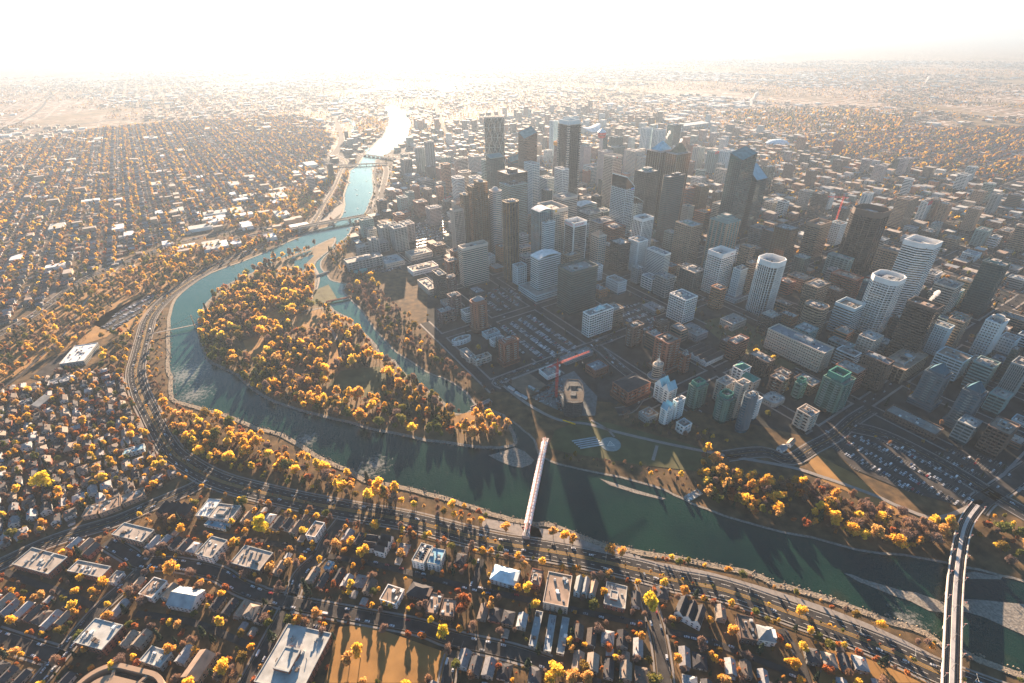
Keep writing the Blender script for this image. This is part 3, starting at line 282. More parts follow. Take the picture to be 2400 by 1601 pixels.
BUILDINGS=[
(55.0, 1572.4, 0.567, 45.8, 31.1, 195.0, 'office_tower', 'b', 'BR', 'k', 'dark brown stone tower with sloping chisel top, right of the criss-cross framed tower', {'top': ('chisel', 28), 'fh': 4.5}),
(25.9, 1621.6, 0.567, 60.4, 18.1, 120.0, 'office_tower', 'b', 'BR', 'b', 'short brown tower with two steep sloping roofs just left of the tall chisel-topped tower', {'top': ('chisel', 22)}),
(164.3, 1459.5, 0.567, 43.7, 44.7, 247.0, 'office_tower', 'g', 'CR', 'k', 'tallest dark glass tower with pale roof screen and light banded edges', {'top': ('screen', 10), 'fh': 4.5, 'edge': 1}),
(-41.9, 1543.5, 0.567, 46.2, 22.9, 148.0, 'office_tower', 'g', 'TE', 't', 'broad dark glass block with sloping teal roof in front of the criss-cross framed tower', {'top': ('slope', 14)}),
(-73.6, 1574.2, 0.567, 12.1, 21.3, 135.0, 'office_tower', 'b', 'TE', 't', 'thin teal banded wing on the left side of the broad dark glass block', {}),
(7.1, 1302.2, 0.567, 56.8, 52.3, 160.0, 'office_tower', 'g', 'DK', 'k', 'black glass block with cluttered stepped roof below the brown chisel tower', {'top': ('plant', 8)}),
(8.6, 1268.3, 0.567, 53.2, 43.6, 140.0, 'office_tower', 'b', 'TE', 'k', 'stepped dark glass office with pale teal terraces left of the blue white grid tower', {'top': ('plant', 6)}),
(62.2, 1448.9, 0.567, 22.2, 42.1, 150.0, 'office_tower', 'x', 'WB', 'b', 'slim blue white tower with small square window grid beside the dark stepped office', {}),
(107.8, 1493.8, 0.567, 25.3, 40.3, 100.0, 'office_tower', 'x', 'WB', 'b', 'short blue white grid block between the two taller white grid towers', {}),
(138.6, 1374.8, 0.567, 20.4, 34.4, 150.0, 'office_tower', 'x', 'W', 'k', 'white square-grid tower standing before the tallest dark glass tower', {}),
(100.4, 1371.9, 0.567, 18.5, 24.3, 95.0, 'office_tower', 'g', 'DK', 't', 'small dark glass block below the short blue white grid block', {}),
(136.7, 1252.1, 0.567, 45.5, 40.2, 112.0, 'office_tower', 'b', 'CR', 'k', 'cream banded office with deep blank parapet behind the yellow sun emblem tower', {'crown': 6}),
(91.1, 1072.0, 0.567, 37.6, 58.2, 140.0, 'office_tower', 'x', 'CR', 'k', 'cream grid tower with a small yellow sun emblem at its corner', {'crown': 8, 'emblem': 'sun'}),
(66.4, 1047.6, 0.567, 31.6, 29.9, 138.0, 'office_tower', 'g', 'TE', 'b', 'blue glass tower with gently arched white roof left of the sun emblem tower', {'top': ('arch', 4), 'fins': 6}),
(80.0, 1027.8, 0.567, 27.1, 9.7, 118.0, 'office_tower', 'b', 'WB', 'b', 'pale banded glass annex against the arched-roof blue tower', {}),
(138.0, 1035.6, 0.567, 34.0, 30.4, 118.0, 'office_tower', 'f', 'W', 'k', 'black glass tower with white corners and white crown lettered in red', {'crown': 9, 'sign': 'ROGERS', 'nf': 1}),
(-105.2, 1168.8, 0.567, 11.3, 22.7, 140.0, 'office_tower', 'g', 'GD', 'g', 'lowest bronze gold wing with angled pink roof at the left of the gold glass group', {}),
(-85.1, 1171.4, 0.567, 16.0, 24.6, 158.0, 'office_tower', 'g', 'GD', 'g', 'middle bronze gold glass tower of the stepped gold group', {}),
(-65.6, 1157.1, 0.567, 18.5, 30.0, 172.0, 'office_tower', 'g', 'GD', 'g', 'tallest gold glass tower with open roof well in the stepped gold group', {'top': ('plant', 5)}),
(-70.1, 1177.6, 0.567, 36.1, 42.7, 132.0, 'office_tower', 'g', 'GD', 'g', 'wide bronze glass front block rising before the stepped gold group', {}),
(1.4, 1000.8, 0.567, 29.4, 22.7, 170.0, 'office_tower', 'g', 'GD', 'k', 'octagonal mirror glass tower with white gabled crown and bronze reflections', {'poly': 'oct', 'crown': 9, 'fins': 4}),
(-33.1, 1162.4, 0.567, 22.8, 25.3, 150.0, 'office_tower', 'b', 'PK', 'b', 'eight-sided mauve banded tower with blue collar and pale domed top', {'poly': 'oct', 'top': ('dome', 8)}),
(-122.3, 1147.1, 0.567, 24.8, 19.7, 112.0, 'office_tower', 'f', 'CR', 'k', 'cream ribbed tower with low pointed roof left of the gold glass group', {'top': ('hip', 8), 'nf': 7}),
(-126.8, 1239.0, 0.567, 26.1, 22.6, 105.0, 'office_tower', 'f', 'CR', 'k', 'hidden twin of the ribbed pointed-roof tower, standing just behind it', {'top': ('hip', 7), 'nf': 7}),
(-161.8, 1757.6, 0.567, 40.5, 36.7, 105.0, 'office_tower', 'b', 'CR', 'k', 'round-cornered cream banded block washed out by glare behind the white-capped towers', {'poly': 'oct'}),
(-210.2, 1717.6, 0.567, 21.3, 29.3, 95.0, 'office_tower', 'b', 'OR', 'k', 'orange banded slab with one grey face at the left of the sunlit cream block', {}),
(-136.6, 1580.7, 0.567, 33.7, 30.6, 100.0, 'office_tower', 'b', 'CR', 'k', 'cream tower with white round-edged roof behind the white striped tower', {'poly': 'oct'}),
(-151.2, 1509.3, 0.567, 27.5, 37.5, 100.0, 'office_tower', 'b', 'W', 'k', 'white striped tower with chamfered corners at the left of the gold glass group', {'poly': 'oct'}),
(-101.5, 1518.8, 0.567, 31.4, 31.3, 98.0, 'office_tower', 'b', 'W', 'k', 'white striped tower with blue roof tanks behind the gold glass group', {'poly': 'oct'}),
(-128.2, 2025.5, 0.567, 43.5, 46.7, 60.0, 'office_building', 'b', 'PK', 'b', 'pale hazy office block between the cream round-cornered block and the criss-cross tower', {}),
(187.3, 2245.2, 0.567, 25.1, 27.6, 150.0, 'condo_tower', 'c', 'WB', 'b', 'slim pale hazy condo tower at the left of the tallest dark glass tower', {}),
(229.6, 2155.5, 0.567, 20.9, 20.9, 175.0, 'condo_tower', 'c', 'WB', 'b', 'left pale twin tower peeking above the tallest dark glass tower', {}),
(262.7, 2163.6, 0.567, 22.9, 22.9, 175.0, 'condo_tower', 'c', 'WB', 'b', 'right pale twin tower peeking above the tallest dark glass tower', {}),
(304.0, 1536.5, 0.567, 34.4, 38.9, 150.0, 'office_tower', 'x', 'CR', 'k', 'cream ribbed tower with a small red leaf emblem on its crown', {'crown': 6, 'emblem': 'leaf'}),
(320.7, 1759.0, 0.567, 36.9, 31.1, 120.0, 'office_tower', 'p', 'PK', 'b', 'pale blank-topped slab half hidden behind the red leaf emblem tower', {}),
(282.3, 1991.3, 0.567, 32.2, 40.0, 95.0, 'office_tower', 'p', 'PK', 'b', 'pale flat-topped tower just right of the tallest dark glass tower', {}),
(424.2, 2117.0, 0.567, 33.8, 26.1, 105.0, 'office_tower', 'g', 'TE', 't', 'teal glass slab right of the red-topped observation tower', {}),
(423.5, 2112.9, 0.567, 57.2, 50.3, 70.0, 'office_building', 'g', 'TE', 't', 'low teal glass block at the foot of the teal slab beyond the observation tower', {}),
(358.1, 2003.9, 0.567, 17.3, 15.6, 130.0, 'office_tower', 'g', 'TE', 't', 'narrow blue grey slab directly behind the observation tower shaft', {}),
(450.7, 1917.9, 0.567, 39.5, 51.0, 90.0, 'office_tower', 'p', 'PK', 'b', 'pale punched-window block behind the white sloping-topped tower', {}),
(300.5, 1826.7, 0.567, 64.4, 49.3, 60.0, 'office_building', 'b', 'WB', 'b', 'small pale banded block with curved white roof near the ribbed leaf tower', {}),
(267.3, 1794.6, 0.567, 17.6, 22.2, 50.0, 'office_building', 'p', 'RD', 'k', 'little red brick block left of the curved white roof block', {}),
(245.1, 1426.9, 0.567, 20.6, 21.0, 62.0, 'office_building', 'g', 'DK', 'k', 'small black glass cube left of the white sloping-topped tower', {}),
(205.9, 1294.7, 0.567, 40.3, 46.7, 58.0, 'office_building', 'b', 'GY', 't', 'grey banded block with plain deck roof behind the lettered black tower', {}),
(248.6, 1326.1, 0.567, 32.9, 38.3, 52.0, 'office_building', 'g', 'TE', 't', 'low dark glass block with white roof deck before the white sloping-topped tower', {}),
(227.5, 1216.0, 0.567, 51.5, 33.9, 60.0, 'office_building', 'b', 'CR', 'k', 'low cream banded block with blue roof plant right of the lettered black tower', {}),
(203.0, 1354.3, 0.567, 55.5, 32.2, 60.0, 'office_building', 'b', 'GY', 'b', 'grey block with arched glass gallery roof above the cream banded offices', {'top': ('arch', 4)}),
(273.7, 1231.2, 0.567, 28.1, 49.2, 165.0, 'office_tower', 'x', 'WB', 'k', 'tall white tower with sloping top and punched square windows', {'top': ('wedge', 26), 'fh': 4.2, 'emblem': 'blue'}),
(329.6, 1310.0, 0.567, 22.7, 25.2, 92.0, 'office_tower', 'x', 'WB', 'k', 'lower white wing with sloping end against the tall white punched-window tower', {'top': ('wedge', 14)}),
(354.9, 1335.2, 0.567, 45.1, 41.1, 150.0, 'office_tower', 'g', 'DK', 'k', 'black glass tower right of the tall white sloping tower', {'top': ('plant', 7)}),
(407.4, 1413.1, 0.567, 57.8, 48.6, 185.0, 'office_tower', 'g', 'PK', 'g', 'left bronze glass twin tower with blue barrel-gabled roof', {'top': ('hip', 20, 'blueroof'), 'fins': 7, 'fh': 4.5}),
(442.1, 1374.8, 0.567, 53.1, 36.4, 185.0, 'office_tower', 'g', 'PK', 'g', 'right bronze glass twin tower with hipped copper brown roof', {'top': ('hip', 22, 'copper'), 'fins': 7, 'fh': 4.5}),
(389.1, 1216.9, 0.567, 55.5, 22.6, 165.0, 'office_tower', 'b', 'DK', 't', 'dark teal eight-sided tower with thin floor lines in front of the bronze twins', {'poly': 'oct', 'top': ('plant', 6)}),
(429.4, 2142.9, 0.567, 41.4, 35.2, 100.0, 'office_tower', 'g', 'TE', 't', 'hazy dark blue slab beyond the ribbed leaf tower', {}),
(456.4, 1906.4, 0.567, 41.7, 48.3, 92.0, 'office_tower', 'x', 'CR', 'b', 'pale grid slab between the ribbed leaf tower and the bronze twins', {}),
(479.0, 1871.5, 0.567, 36.8, 26.2, 78.0, 'office_tower', 'x', 'CR', 'b', 'smaller pale stepped grid tower right of the pale grid slab', {}),
(587.7, 2297.4, 0.567, 34.1, 35.3, 110.0, 'condo_tower', 'c', 'WB', 'b', 'leftmost of three slender hazy condo towers behind the bronze twins', {}),
(637.4, 2280.7, 0.567, 43.0, 34.2, 105.0, 'condo_tower', 'c', 'WB', 'b', 'middle of three slender hazy condo towers behind the bronze twins', {}),
(706.0, 2306.7, 0.567, 43.9, 37.6, 120.0, 'condo_tower', 'g', 'TE', 't', 'tallest and darkest of three slender condo towers behind the bronze twins', {}),
(724.5, 2017.6, 0.567, 36.5, 26.0, 80.0, 'condo_tower', 'c', 'CR', 'b', 'slim cream and blue condo tower right of the bronze twins', {}),
(756.6, 1941.2, 0.567, 39.4, 34.4, 80.0, 'condo_tower', 'c', 'TE', 't', 'condo tower with bright red top panel beyond the downtown office blocks', {'emblem': 'redtop'}),
(796.6, 1922.5, 0.567, 51.9, 31.8, 85.0, 'condo_tower', 'c', 'WB', 'b', 'blue glass condo tower left of the leaning glass-roofed towers', {}),
(750.6, 2170.6, 0.567, 30.1, 19.7, 60.0, 'apartment_block', 'p', 'RD', 'k', 'dull red block behind the right bronze twin', {}),
(577.6, 1301.1, 0.567, 48.0, 14.4, 150.0, 'office_tower', 'b', 'DK', 'k', 'front shaft of the stepped glass tower, under the bright blue sloped glass roof', {'top': ('slopeup', 48, 'blueglass')}),
(556.0, 1245.5, 0.567, 53.0, 34.9, 195.0, 'office_tower', 'g', 'DK', 't', 'tall sculpted glass tower with chamfered teal roof left of the wedge-roofed one', {'top': ('chisel', 22)}),
(623.5, 1300.7, 0.567, 45.0, 38.6, 135.0, 'office_tower', 'b', 'DK', 't', 'glass tower with pale sloped glass wedge roof right of the tallest sculpted tower', {'top': ('slopeup', 30, 'paleglass')}),
(843.6, 1686.2, 0.567, 34.9, 20.2, 78.0, 'condo_tower', 'g', 'DK', 't', 'dark glass slab just behind the wedge-roofed glass tower', {}),
(546.8, 1455.7, 0.567, 35.7, 31.8, 80.0, 'office_tower', 'g', 'DK', 'g', 'dark brown mirror glass block with a sunset reflection on its face', {}),
(510.1, 1446.6, 0.567, 35.9, 16.6, 75.0, 'office_tower', 'b', 'RD', 'b', 'reddish glass block right of the dark teal eight-sided tower', {}),
(607.0, 1476.2, 0.567, 24.9, 18.8, 55.0, 'office_building', 'g', 'DK', 'k', 'plain black low block right of the brown mirror glass block', {}),
(568.7, 1313.9, 0.567, 59.2, 41.2, 70.0, 'office_tower', 'b', 'CR', 'k', 'cream banded square office with blue cooling plant on its roof', {'top': ('plant', 8)}),
(471.0, 1319.4, 0.567, 21.0, 22.0, 62.0, 'hotel', 'p', 'CR', 'k', 'small cream stepped hotel with a slim white chimney at its right', {}),
(457.7, 1046.5, 0.567, 41.6, 43.7, 112.0, 'office_tower', 'b', 'TE', 'n', 'wide aqua banded tower with brown corner piers and stepped white terraces', {'top': ('step', 12), 'fins': 4, 'fh': 4.2}),
(390.6, 1070.3, 0.567, 34.8, 44.5, 97.4, 'office_tower', 'x', 'TN', 'k', 'tan brown tower with deep horizontal window slots and dark rooftop plant', {'top': ('plant', 5)}),
(300.2, 1110.6, 0.567, 34.6, 27.5, 100.0, 'office_tower', 'f', 'W', 'k', 'slim white ribbed tower with notched crown behind the other ribbed tower', {'crown': 6, 'nf': 8}),
(276.1, 1041.2, 0.567, 28.5, 29.1, 72.9, 'office_tower', 'f', 'W', 'k', 'white ribbed tower with dark window strips right of the grey-green cube tower', {'nf': 10}),
(238.7, 1044.3, 0.567, 30.6, 31.5, 67.3, 'office_tower', 'b', 'DK', 'k', 'dark grey-green office block with flat plain roof left of the ribbed tower', {'fh': 4.5}),
(247.9, 1166.0, 0.567, 38.3, 36.3, 62.0, 'office_building', 'b', 'RD', 'k', 'red brick office with teal cluttered roof above the dark grey-green block', {'top': ('plant', 5)}),
(195.5, 1071.5, 0.567, 22.0, 25.9, 73.3, 'office_tower', 'x', 'CR', 'b', 'beige ribbed tower with low pyramid roof right of the lettered black tower', {'top': ('hip', 8)}),
(310.6, 997.0, 0.567, 17.5, 47.9, 63.0, 'hotel', 'b', 'W', 'k', 'white slab hotel with closely stacked balconies and blank end wall', {'fh': 3.2, 'podium': (10, 14)}),
(366.2, 938.8, 0.567, 34.2, 37.5, 45.9, 'office_building', 'g', 'DK', 't', 'dark teal glass box with open framed roof between the two white grid towers', {'top': ('plant', 4)}),
(409.5, 922.0, 0.567, 38.1, 32.8, 91.1, 'office_tower', 'x', 'W', 'k', 'white grid tower with blank crown and a red squiggle logo', {'crown': 9, 'emblem': 'squiggle', 'fh': 4.2}),
(442.7, 896.3, 0.567, 25.1, 16.0, 64.8, 'office_tower', 'p', 'WB', 'b', 'slim pale tower with punched windows and one sunlit plain side', {'podium': (8, 10)}),
(462.3, 899.1, 0.567, 17.1, 12.2, 75.0, 'office_tower', 'b', 'TN', 'k', 'tan banded office behind the slim pale punched-window tower', {}),
(466.1, 839.5, 0.567, 38.2, 37.9, 106.5, 'office_tower', 'f', 'W', 'k', 'black glass tower with bold white vertical ribs and white crown', {'poly': 'oct', 'crown': 10, 'nf': 9, 'hero': 1}),
(213.6, 935.5, 0.567, 22.0, 35.4, 27.6, 'exchange_building', 'p', 'WB', 'b', 'small windowless pale blue white cube building', {}),
(307.6, 808.9, 0.567, 30.9, 35.6, 52.3, 'office_tower', 'x', 'W', 'k', 'white grid tower with open tan roof standing alone near the concrete hall', {'fh': 4.2, 'hero': 1}),
(314.2, 751.8, 0.567, 27.5, 36.9, 13.5, 'concrete_hall', 'p', 'PK', 'k', 'low beige concrete hall with roof skylights beside the lone white grid tower', {}),
(395.2, 784.6, 0.567, 36.4, 26.4, 14.6, 'school', 'p', 'CR', 'k', 'old cream stone school with rows of tall windows in a dark park', {}),
(476.4, 960.3, 0.567, 16.1, 23.6, 85.0, 'office_tower', 'x', 'TN', 'k', 'brown grey grid tower behind the white tower with the red squiggle', {}),
(606.3, 1068.0, 0.567, 33.2, 36.4, 85.0, 'office_tower', 'g', 'DK', 'g', 'black and amber glass tower left of the tan banded tower', {}),
(600.5, 971.1, 0.567, 20.7, 22.1, 55.0, 'office_building', 'g', 'TE', 't', 'teal glass office block below the black tower with the pale crown', {}),
(251.4, 736.5, 0.567, 20.6, 14.9, 38.0, 'condo_block', 'c', 'BR', 'k', 'ornate brown mid-rise condo left of the lone white grid tower', {'top': ('step', 5)}),
(204.2, 722.3, 0.567, 23.4, 14.2, 42.0, 'condo_block', 'c', 'BR', 'k', 'brown brick condo block with blue grey cluttered roof in shade', {'top': ('plant', 3)}),
(237.0, 654.9, 0.567, 27.4, 25.1, 55.9, 'condo_block', 'c', 'RD', 'k', 'long red brick condo slab with sunlit roof boxes', {'top': ('plant', 4), 'podium': (6, 5)}),
(263.2, 641.3, 0.567, 11.9, 10.5, 34.9, 'condo_block', 'c', 'RD', 'k', 'red brick end wing of the long brick condo slab', {}),
(218.8, 625.9, 0.567, 17.1, 12.8, 28.1, 'condo_tower', 'b', 'CR', 'k', 'rounded cream condo tower with white spire frame on its roof', {'poly': 'round', 'top': ('spire', 10), 'podium': (6, 6)}),
(170.6, 585.0, 0.567, 43.5, 30.5, 24.0, 'condo_block', 'c', 'RD', 'k', 'stepped brick and white condo with terraces and dark hipped roof', {'top': ('hip', 9, 'darkroof'), 'podium': (7, 2)}),
(214.9, 569.0, 0.567, 16.3, 24.9, 29.4, 'condo_tower', 'c', 'W', 'k', 'white condo tower with steep pale blue gabled roofs', {'top': ('gables', 10, 'blueroof')}),
(204.1, 521.9, 0.567, 13.6, 9.5, 28.6, 'condo_tower', 'c', 'W', 'k', 'lower white condo wing with one blue gable at the front of the gabled tower', {'top': ('gables', 8, 'blueroof')}),
(221.4, 530.8, 0.567, 16.0, 6, 35.6, 'condo_tower', 'c', 'W', 'k', 'right white condo wing with dark flat roof beside the blue gables', {}),
(255.3, 558.2, 0.567, 21.0, 14.8, 39.2, 'condo_tower', 'c', 'GN', 'n', 'cream and green glass condo with a green roof hood', {'top': ('hood', 5, 'greenroof')}),
(298.0, 569.7, 0.567, 21.6, 15.5, 36.3, 'condo_tower', 'c', 'CR', 'k', 'cream curved-balcony condo catching sun left of the green-roofed low block', {'top': ('plant', 4)}),
(301.3, 533.2, 0.567, 15.7, 9.6, 60.0, 'condo_tower', 'c', 'CR', 'b', 'cream condo with a plain brown flat roof behind the green glass tower', {}),
(283.7, 530.4, 0.567, 21.1, 18.6, 39.2, 'condo_tower', 'c', 'GN', 'n', 'green glass condo tower with white fins and green roof hood', {'poly': 'oct', 'top': ('hood', 5, 'greenroof'), 'hero': 1}),
(302.5, 508.9, 0.567, 20.5, 15.0, 58.0, 'condo_tower', 'c', 'BL', 'b', 'blue and white condo with round roof rotunda beside the green glass tower', {'poly': 'round'}),
(322.5, 529.5, 0.567, 15.7, 8.5, 35.5, 'condo_tower', 'c', 'W', 'b', 'pale blue white condo tower right of the rounded blue roof', {'top': ('dome', 6)}),
(345.1, 610.8, 0.567, 16.4, 39.2, 16.4, 'apartment_block', 'c', 'CR', 'k', 'long cream low block with jade green pitched roof', {'top': ('hip', 5, 'greenroof')}),
(341.6, 618.2, 0.567, 20.0, 15.6, 26.0, 'apartment_block', 'c', 'W', 'k', 'rear wing of the jade-roofed block with open roof yard', {'top': ('hip', 5, 'greenroof')}),
(380.4, 641.3, 0.567, 17.3, 31.6, 28.2, 'office_building', 'f', 'BR', 'k', 'brown office block with thick vertical piers and a tan roof patch', {'nf': 6, 'top': ('plant', 4)}),
(359.2, 681.5, 0.567, 32.6, 14.7, 35.3, 'office_building', 'b', 'RD', 'k', 'red brown banded office block with sunny penthouse', {'top': ('plant', 4)}),
(309.2, 684.4, 0.567, 40.9, 43.9, 8.6, 'townhouse_row', 'p', 'W', 'k', 'row of white gabled townhouses round a dark courtyard', {'top': ('gables', 5, 'darkroof')}),
(451.8, 673.9, 0.567, 27.2, 90.7, 40.4, 'apartment_block', 'p', 'CR', 'k', 'long beige slab of flats with blank sunlit end wall', {'top': ('plant', 5)}),
(383.4, 587.7, 0.567, 17.7, 18.4, 28.0, 'apartment_block', 'c', 'BR', 'k', 'low dark brown flats behind the grey crumpled pavilion roof', {}),
(407.1, 573.8, 0.567, 12.9, 10.4, 27.9, 'condo_block', 'c', 'GN', 'n', 'left teal glass condo with curved green top', {'top': ('hood', 6, 'greenroof')}),
(441.3, 552.2, 0.567, 28.8, 26.8, 51.4, 'condo_tower', 'c', 'GN', 'n', 'tall teal glass condo with curved green roof wall and cream strips', {'top': ('hood', 8, 'greenroof'), 'hero': 1}),
(369.8, 565.8, 0.567, 26.9, 21.2, 8.0, 'pavilion', 'p', 'GY', 'k', 'low grey building with angular crumpled roof among trees', {'poly': 'oct'}),
(383.6, 510.0, 0.567, 19.5, 18.2, 30.0, 'condo_block', 'c', 'CR', 'k', 'small mid-rise condo with sunlit flat roof near the corner park', {}),
(183.6, 531.8, 0.567, 18.7, 16.3, 12.0, 'restaurant_building', 'p', 'GY', 'k', 'low grey glass-fronted building left of the white gabled condo', {}),
(224.3, 507.6, 0.567, 14.2, 12.6, 14.0, 'townhouse_row', 'c', 'W', 'k', 'small red and white townhouse row in front of the green glass tower', {}),
(755.0, 1035.6, 0.567, 55.4, 58.1, 133.9, 'office_tower', 'f', 'BZ', 'k', 'black bronze glass tower with wide pale crown and gold reflections', {'poly': 'oct', 'crown': 12, 'nf': 5, 'hero': 1}),
(712.0, 827.0, 0.567, 40.2, 41.9, 140.3, 'office_tower', 'b', 'W', 'k', 'sunlit white banded tower with slanted corner cut and wide white parapet', {'poly': 'cut', 'crown': 9, 'fh': 4.2, 'hero': 1}),
(793.8, 989.2, 0.567, 24.1, 41.3, 62.0, 'office_tower', 'x', 'TN', 'k', 'tan square-grid block behind the white eight-sided tower', {'crown': 4}),
(691.2, 988.2, 0.567, 17.7, 44.0, 48.0, 'condo_block', 'c', 'TE', 't', 'teal grey condo block left of the tan grid block', {}),
(646.5, 888.6, 0.567, 27.6, 45.2, 50.5, 'office_building', 'b', 'RD', 'k', 'plain red brick tower with wide tan roof', {'crown': 3}),
(668.9, 860.3, 0.567, 9.6, 12.8, 50.0, 'office_building', 'g', 'TE', 'b', 'blue glass block squeezed between brick tower and white eight-sided tower', {}),
(624.0, 761.4, 0.567, 40.5, 40.0, 105.0, 'office_tower', 'x', 'W', 'k', 'large white eight-sided ribbed tower with oval penthouse', {'poly': 'oct', 'crown': 9, 'top': ('plant', 6), 'hero': 1, 'fh': 4.0}),
(695.4, 1101.5, 0.567, 46.2, 30.1, 85.0, 'office_tower', 'b', 'TN', 'k', 'tan banded tower with pale square crown left of the black bronze tower', {'crown': 8}),
(863.1, 1398.6, 0.567, 44.8, 23.9, 70.0, 'tower_under_construction', 'b', 'DK', 'k', 'dark unfinished tower beside the distant red crane', {}),
(1021.8, 1438.6, 0.567, 29.9, 16.7, 55.0, 'condo_tower', 'c', 'WB', 'b', 'slim white condo above the black bronze tower', {}),
(1039.3, 1308.7, 0.567, 58.7, 28.9, 78.0, 'condo_tower', 'b', 'TN', 'k', 'big grey brown three-winged apartment tower right of the black bronze tower', {}),
(1130.0, 1352.3, 0.567, 33.5, 16.6, 55.0, 'condo_tower', 'c', 'WB', 'b', 'pale apartment tower with red roof edge beside the big three-winged tower', {'emblem': 'redtop'}),
(1152.4, 1355.0, 0.567, 21.3, 15.0, 60.0, 'condo_tower', 'c', 'TN', 'k', 'brown apartment tower behind the one with the red roof edge', {}),
(1163.6, 1329.4, 0.567, 25.7, 22.5, 55.0, 'condo_tower', 'c', 'TN', 'k', 'wide dark brown apartment block right of the red roof edge tower', {}),
(1186.4, 1262.3, 0.567, 23.7, 24.6, 61.4, 'condo_tower', 'p', 'TN', 'k', 'leaning-looking brown slab tower with one bright sunlit narrow side', {}),
(1351.7, 1393.0, 0.567, 34.0, 15.8, 60.0, 'condo_tower', 'c', 'GY', 't', 'grey green condo tower near the far right ball field', {}),
(1130.0, 1156.0, 0.567, 32.3, 22.3, 42.7, 'condo_tower', 'c', 'TE', 't', 'teal banded condo with a green edged roof at right', {'fh': 3.2}),
(1068.2, 1221.8, 0.567, 26.6, 14.4, 38.0, 'apartment_block', 'c', 'GY', 'b', 'pale grey balconied flats above the sunlit white banded tower', {}),
(1152.7, 1142.7, 0.567, 28.6, 16.1, 28.0, 'office_building', 'b', 'W', 'k', 'little white banded office right of the teal condo', {}),
(1241.5, 1209.7, 0.567, 47.7, 23.9, 22.0, 'office_building', 'b', 'TN', 'k', 'low tan banded offices at the right edge, past the teal condo', {}),
(1069.2, 1161.7, 0.567, 35.8, 22.9, 22.0, 'office_building', 'b', 'TN', 'k', 'low tan flats between sunlit white banded tower and teal condo', {}),
(853.6, 821.5, 0.567, 28.5, 30.4, 100.3, 'office_tower', 'x', 'DG', 't', 'dark green glass grid tower with narrow white side, far right', {'hero': 1, 'top': ('plant', 4)}),
(773.5, 807.4, 0.567, 36.7, 29.8, 68.0, 'office_tower', 'b', 'CR', 'k', 'beige banded office with tan roof right of the sunlit white banded tower', {'crown': 3}),
(621.2, 670.6, 0.567, 24.7, 37.9, 100.6, 'office_tower', 'b', 'BZ', 'k', 'broad dark banded office with steam rising off its roof', {'crown': 5, 'fh': 4.2, 'hero': 1}),
(556.8, 832.3, 0.567, 39.3, 24.2, 60.0, 'office_building', 'x', 'TN', 'k', 'small brown grid office with tan roof box left of the red brick tower', {'top': ('plant', 4)}),
(511.5, 748.6, 0.567, 26.6, 32.7, 59.9, 'office_building', 'b', 'TN', 'k', 'tan striped office with cut corners and amber window reflections', {'poly': 'oct', 'hero': 1}),
(573.6, 757.2, 0.567, 34.0, 31.1, 57.7, 'office_tower', 'b', 'WB', 'k', 'white and black striped square tower with thick white top band', {'crown': 6, 'hero': 1, 'fh': 4.4}),
(676.7, 684.8, 0.567, 18.3, 24.6, 55.2, 'condo_tower', 'p', 'WB', 'k', 'pale punched-wall apartment tower with white penthouse and blank corner', {}),
(707.2, 692.2, 0.567, 29.3, 19.3, 62.0, 'office_tower', 'b', 'TN', 'k', 'tan banded square tower behind the pale punched-wall apartments', {'top': ('plant', 3)}),
(753.1, 678.7, 0.567, 29.8, 19.7, 65.3, 'hotel', 'p', 'W', 'k', 'tall blank white slab hotel with a round rooftop drum', {'top': ('drum', 6), 'hero': 1}),
(698.1, 620.1, 0.567, 21.2, 22.8, 29.4, 'condo_tower', 'b', 'CR', 'k', 'striped curved-balcony apartment block below the blank white slab hotel', {'poly': 'oct'}),
(576.2, 555.8, 0.567, 22.3, 24.1, 55.2, 'condo_tower', 'c', 'BL', 'b', 'first of two dark condo towers with blue pyramid roof, the upper left one', {'top': ('hip', 12, 'navyroof'), 'hero': 1, 'podium': (9, 3)}),
(587.9, 510.3, 0.567, 19.2, 20.3, 58.0, 'condo_tower', 'c', 'BL', 'b', 'second of two dark condo towers with blue pyramid roof, the lower right one', {'top': ('hip', 12, 'navyroof'), 'hero': 1, 'podium': (9, 3)}),
(485.8, 594.3, 0.567, 25.9, 30.1, 39.7, 'apartment_block', 'b', 'RD', 'k', 'dark red brick banded block behind the tall teal glass condo', {'top': ('plant', 3)}),
(522.9, 598.3, 0.567, 15.6, 33.3, 51.4, 'apartment_block', 'p', 'BR', 'k', 'tall slab of flats with one tan sunlit end and oblong pale roof', {'top': ('plant', 4), 'hero': 1}),
(595.3, 633.8, 0.567, 74.3, 30.4, 26.1, 'office_building', 'f', 'TN', 'k', 'grey roofed L-shaped office with narrow vertical windows', {'nf': 10, 'top': ('plant', 4)}),
(527.3, 683.8, 0.567, 16.3, 32.7, 25.6, 'office_building', 'x', 'TE', 't', 'white gridded glass office beside an orange brick side wall', {}),
(466.0, 665.3, 0.567, 7.0, 7.7, 40.0, 'office_building', 'p', 'CR', 'k', 'small cream roofed block left of the white gridded glass office', {}),
(530.3, 512.2, 0.567, 22.3, 59.1, 10.0, 'hall_building', 'p', 'BR', 'k', 'long low brown hall with skylight strip and white arcade behind', {}),
(595.0, 464.5, 0.567, 31.6, 21.2, 39.5, 'hotel', 'x', 'BR', 'k', 'brown brick gridded block with a sunlit tan roof, lower right corner', {}),
(700.0, 569.3, 0.567, 26.6, 17.3, 60.1, 'office_tower', 'f', 'GY', 't', 'teal ribbed tower cut by the right edge of the photo', {'nf': 12, 'hero': 1}),
(796.1, 684.6, 0.567, 24.3, 19.2, 30.0, 'office_building', 'p', 'WB', 'b', 'white roofed low building right of the blank white slab hotel', {}),
(728.2, 610.3, 0.567, 11.0, 7.3, 55.0, 'office_building', 'g', 'DK', 't', 'dark block at the right edge behind the teal ribbed tower', {}),
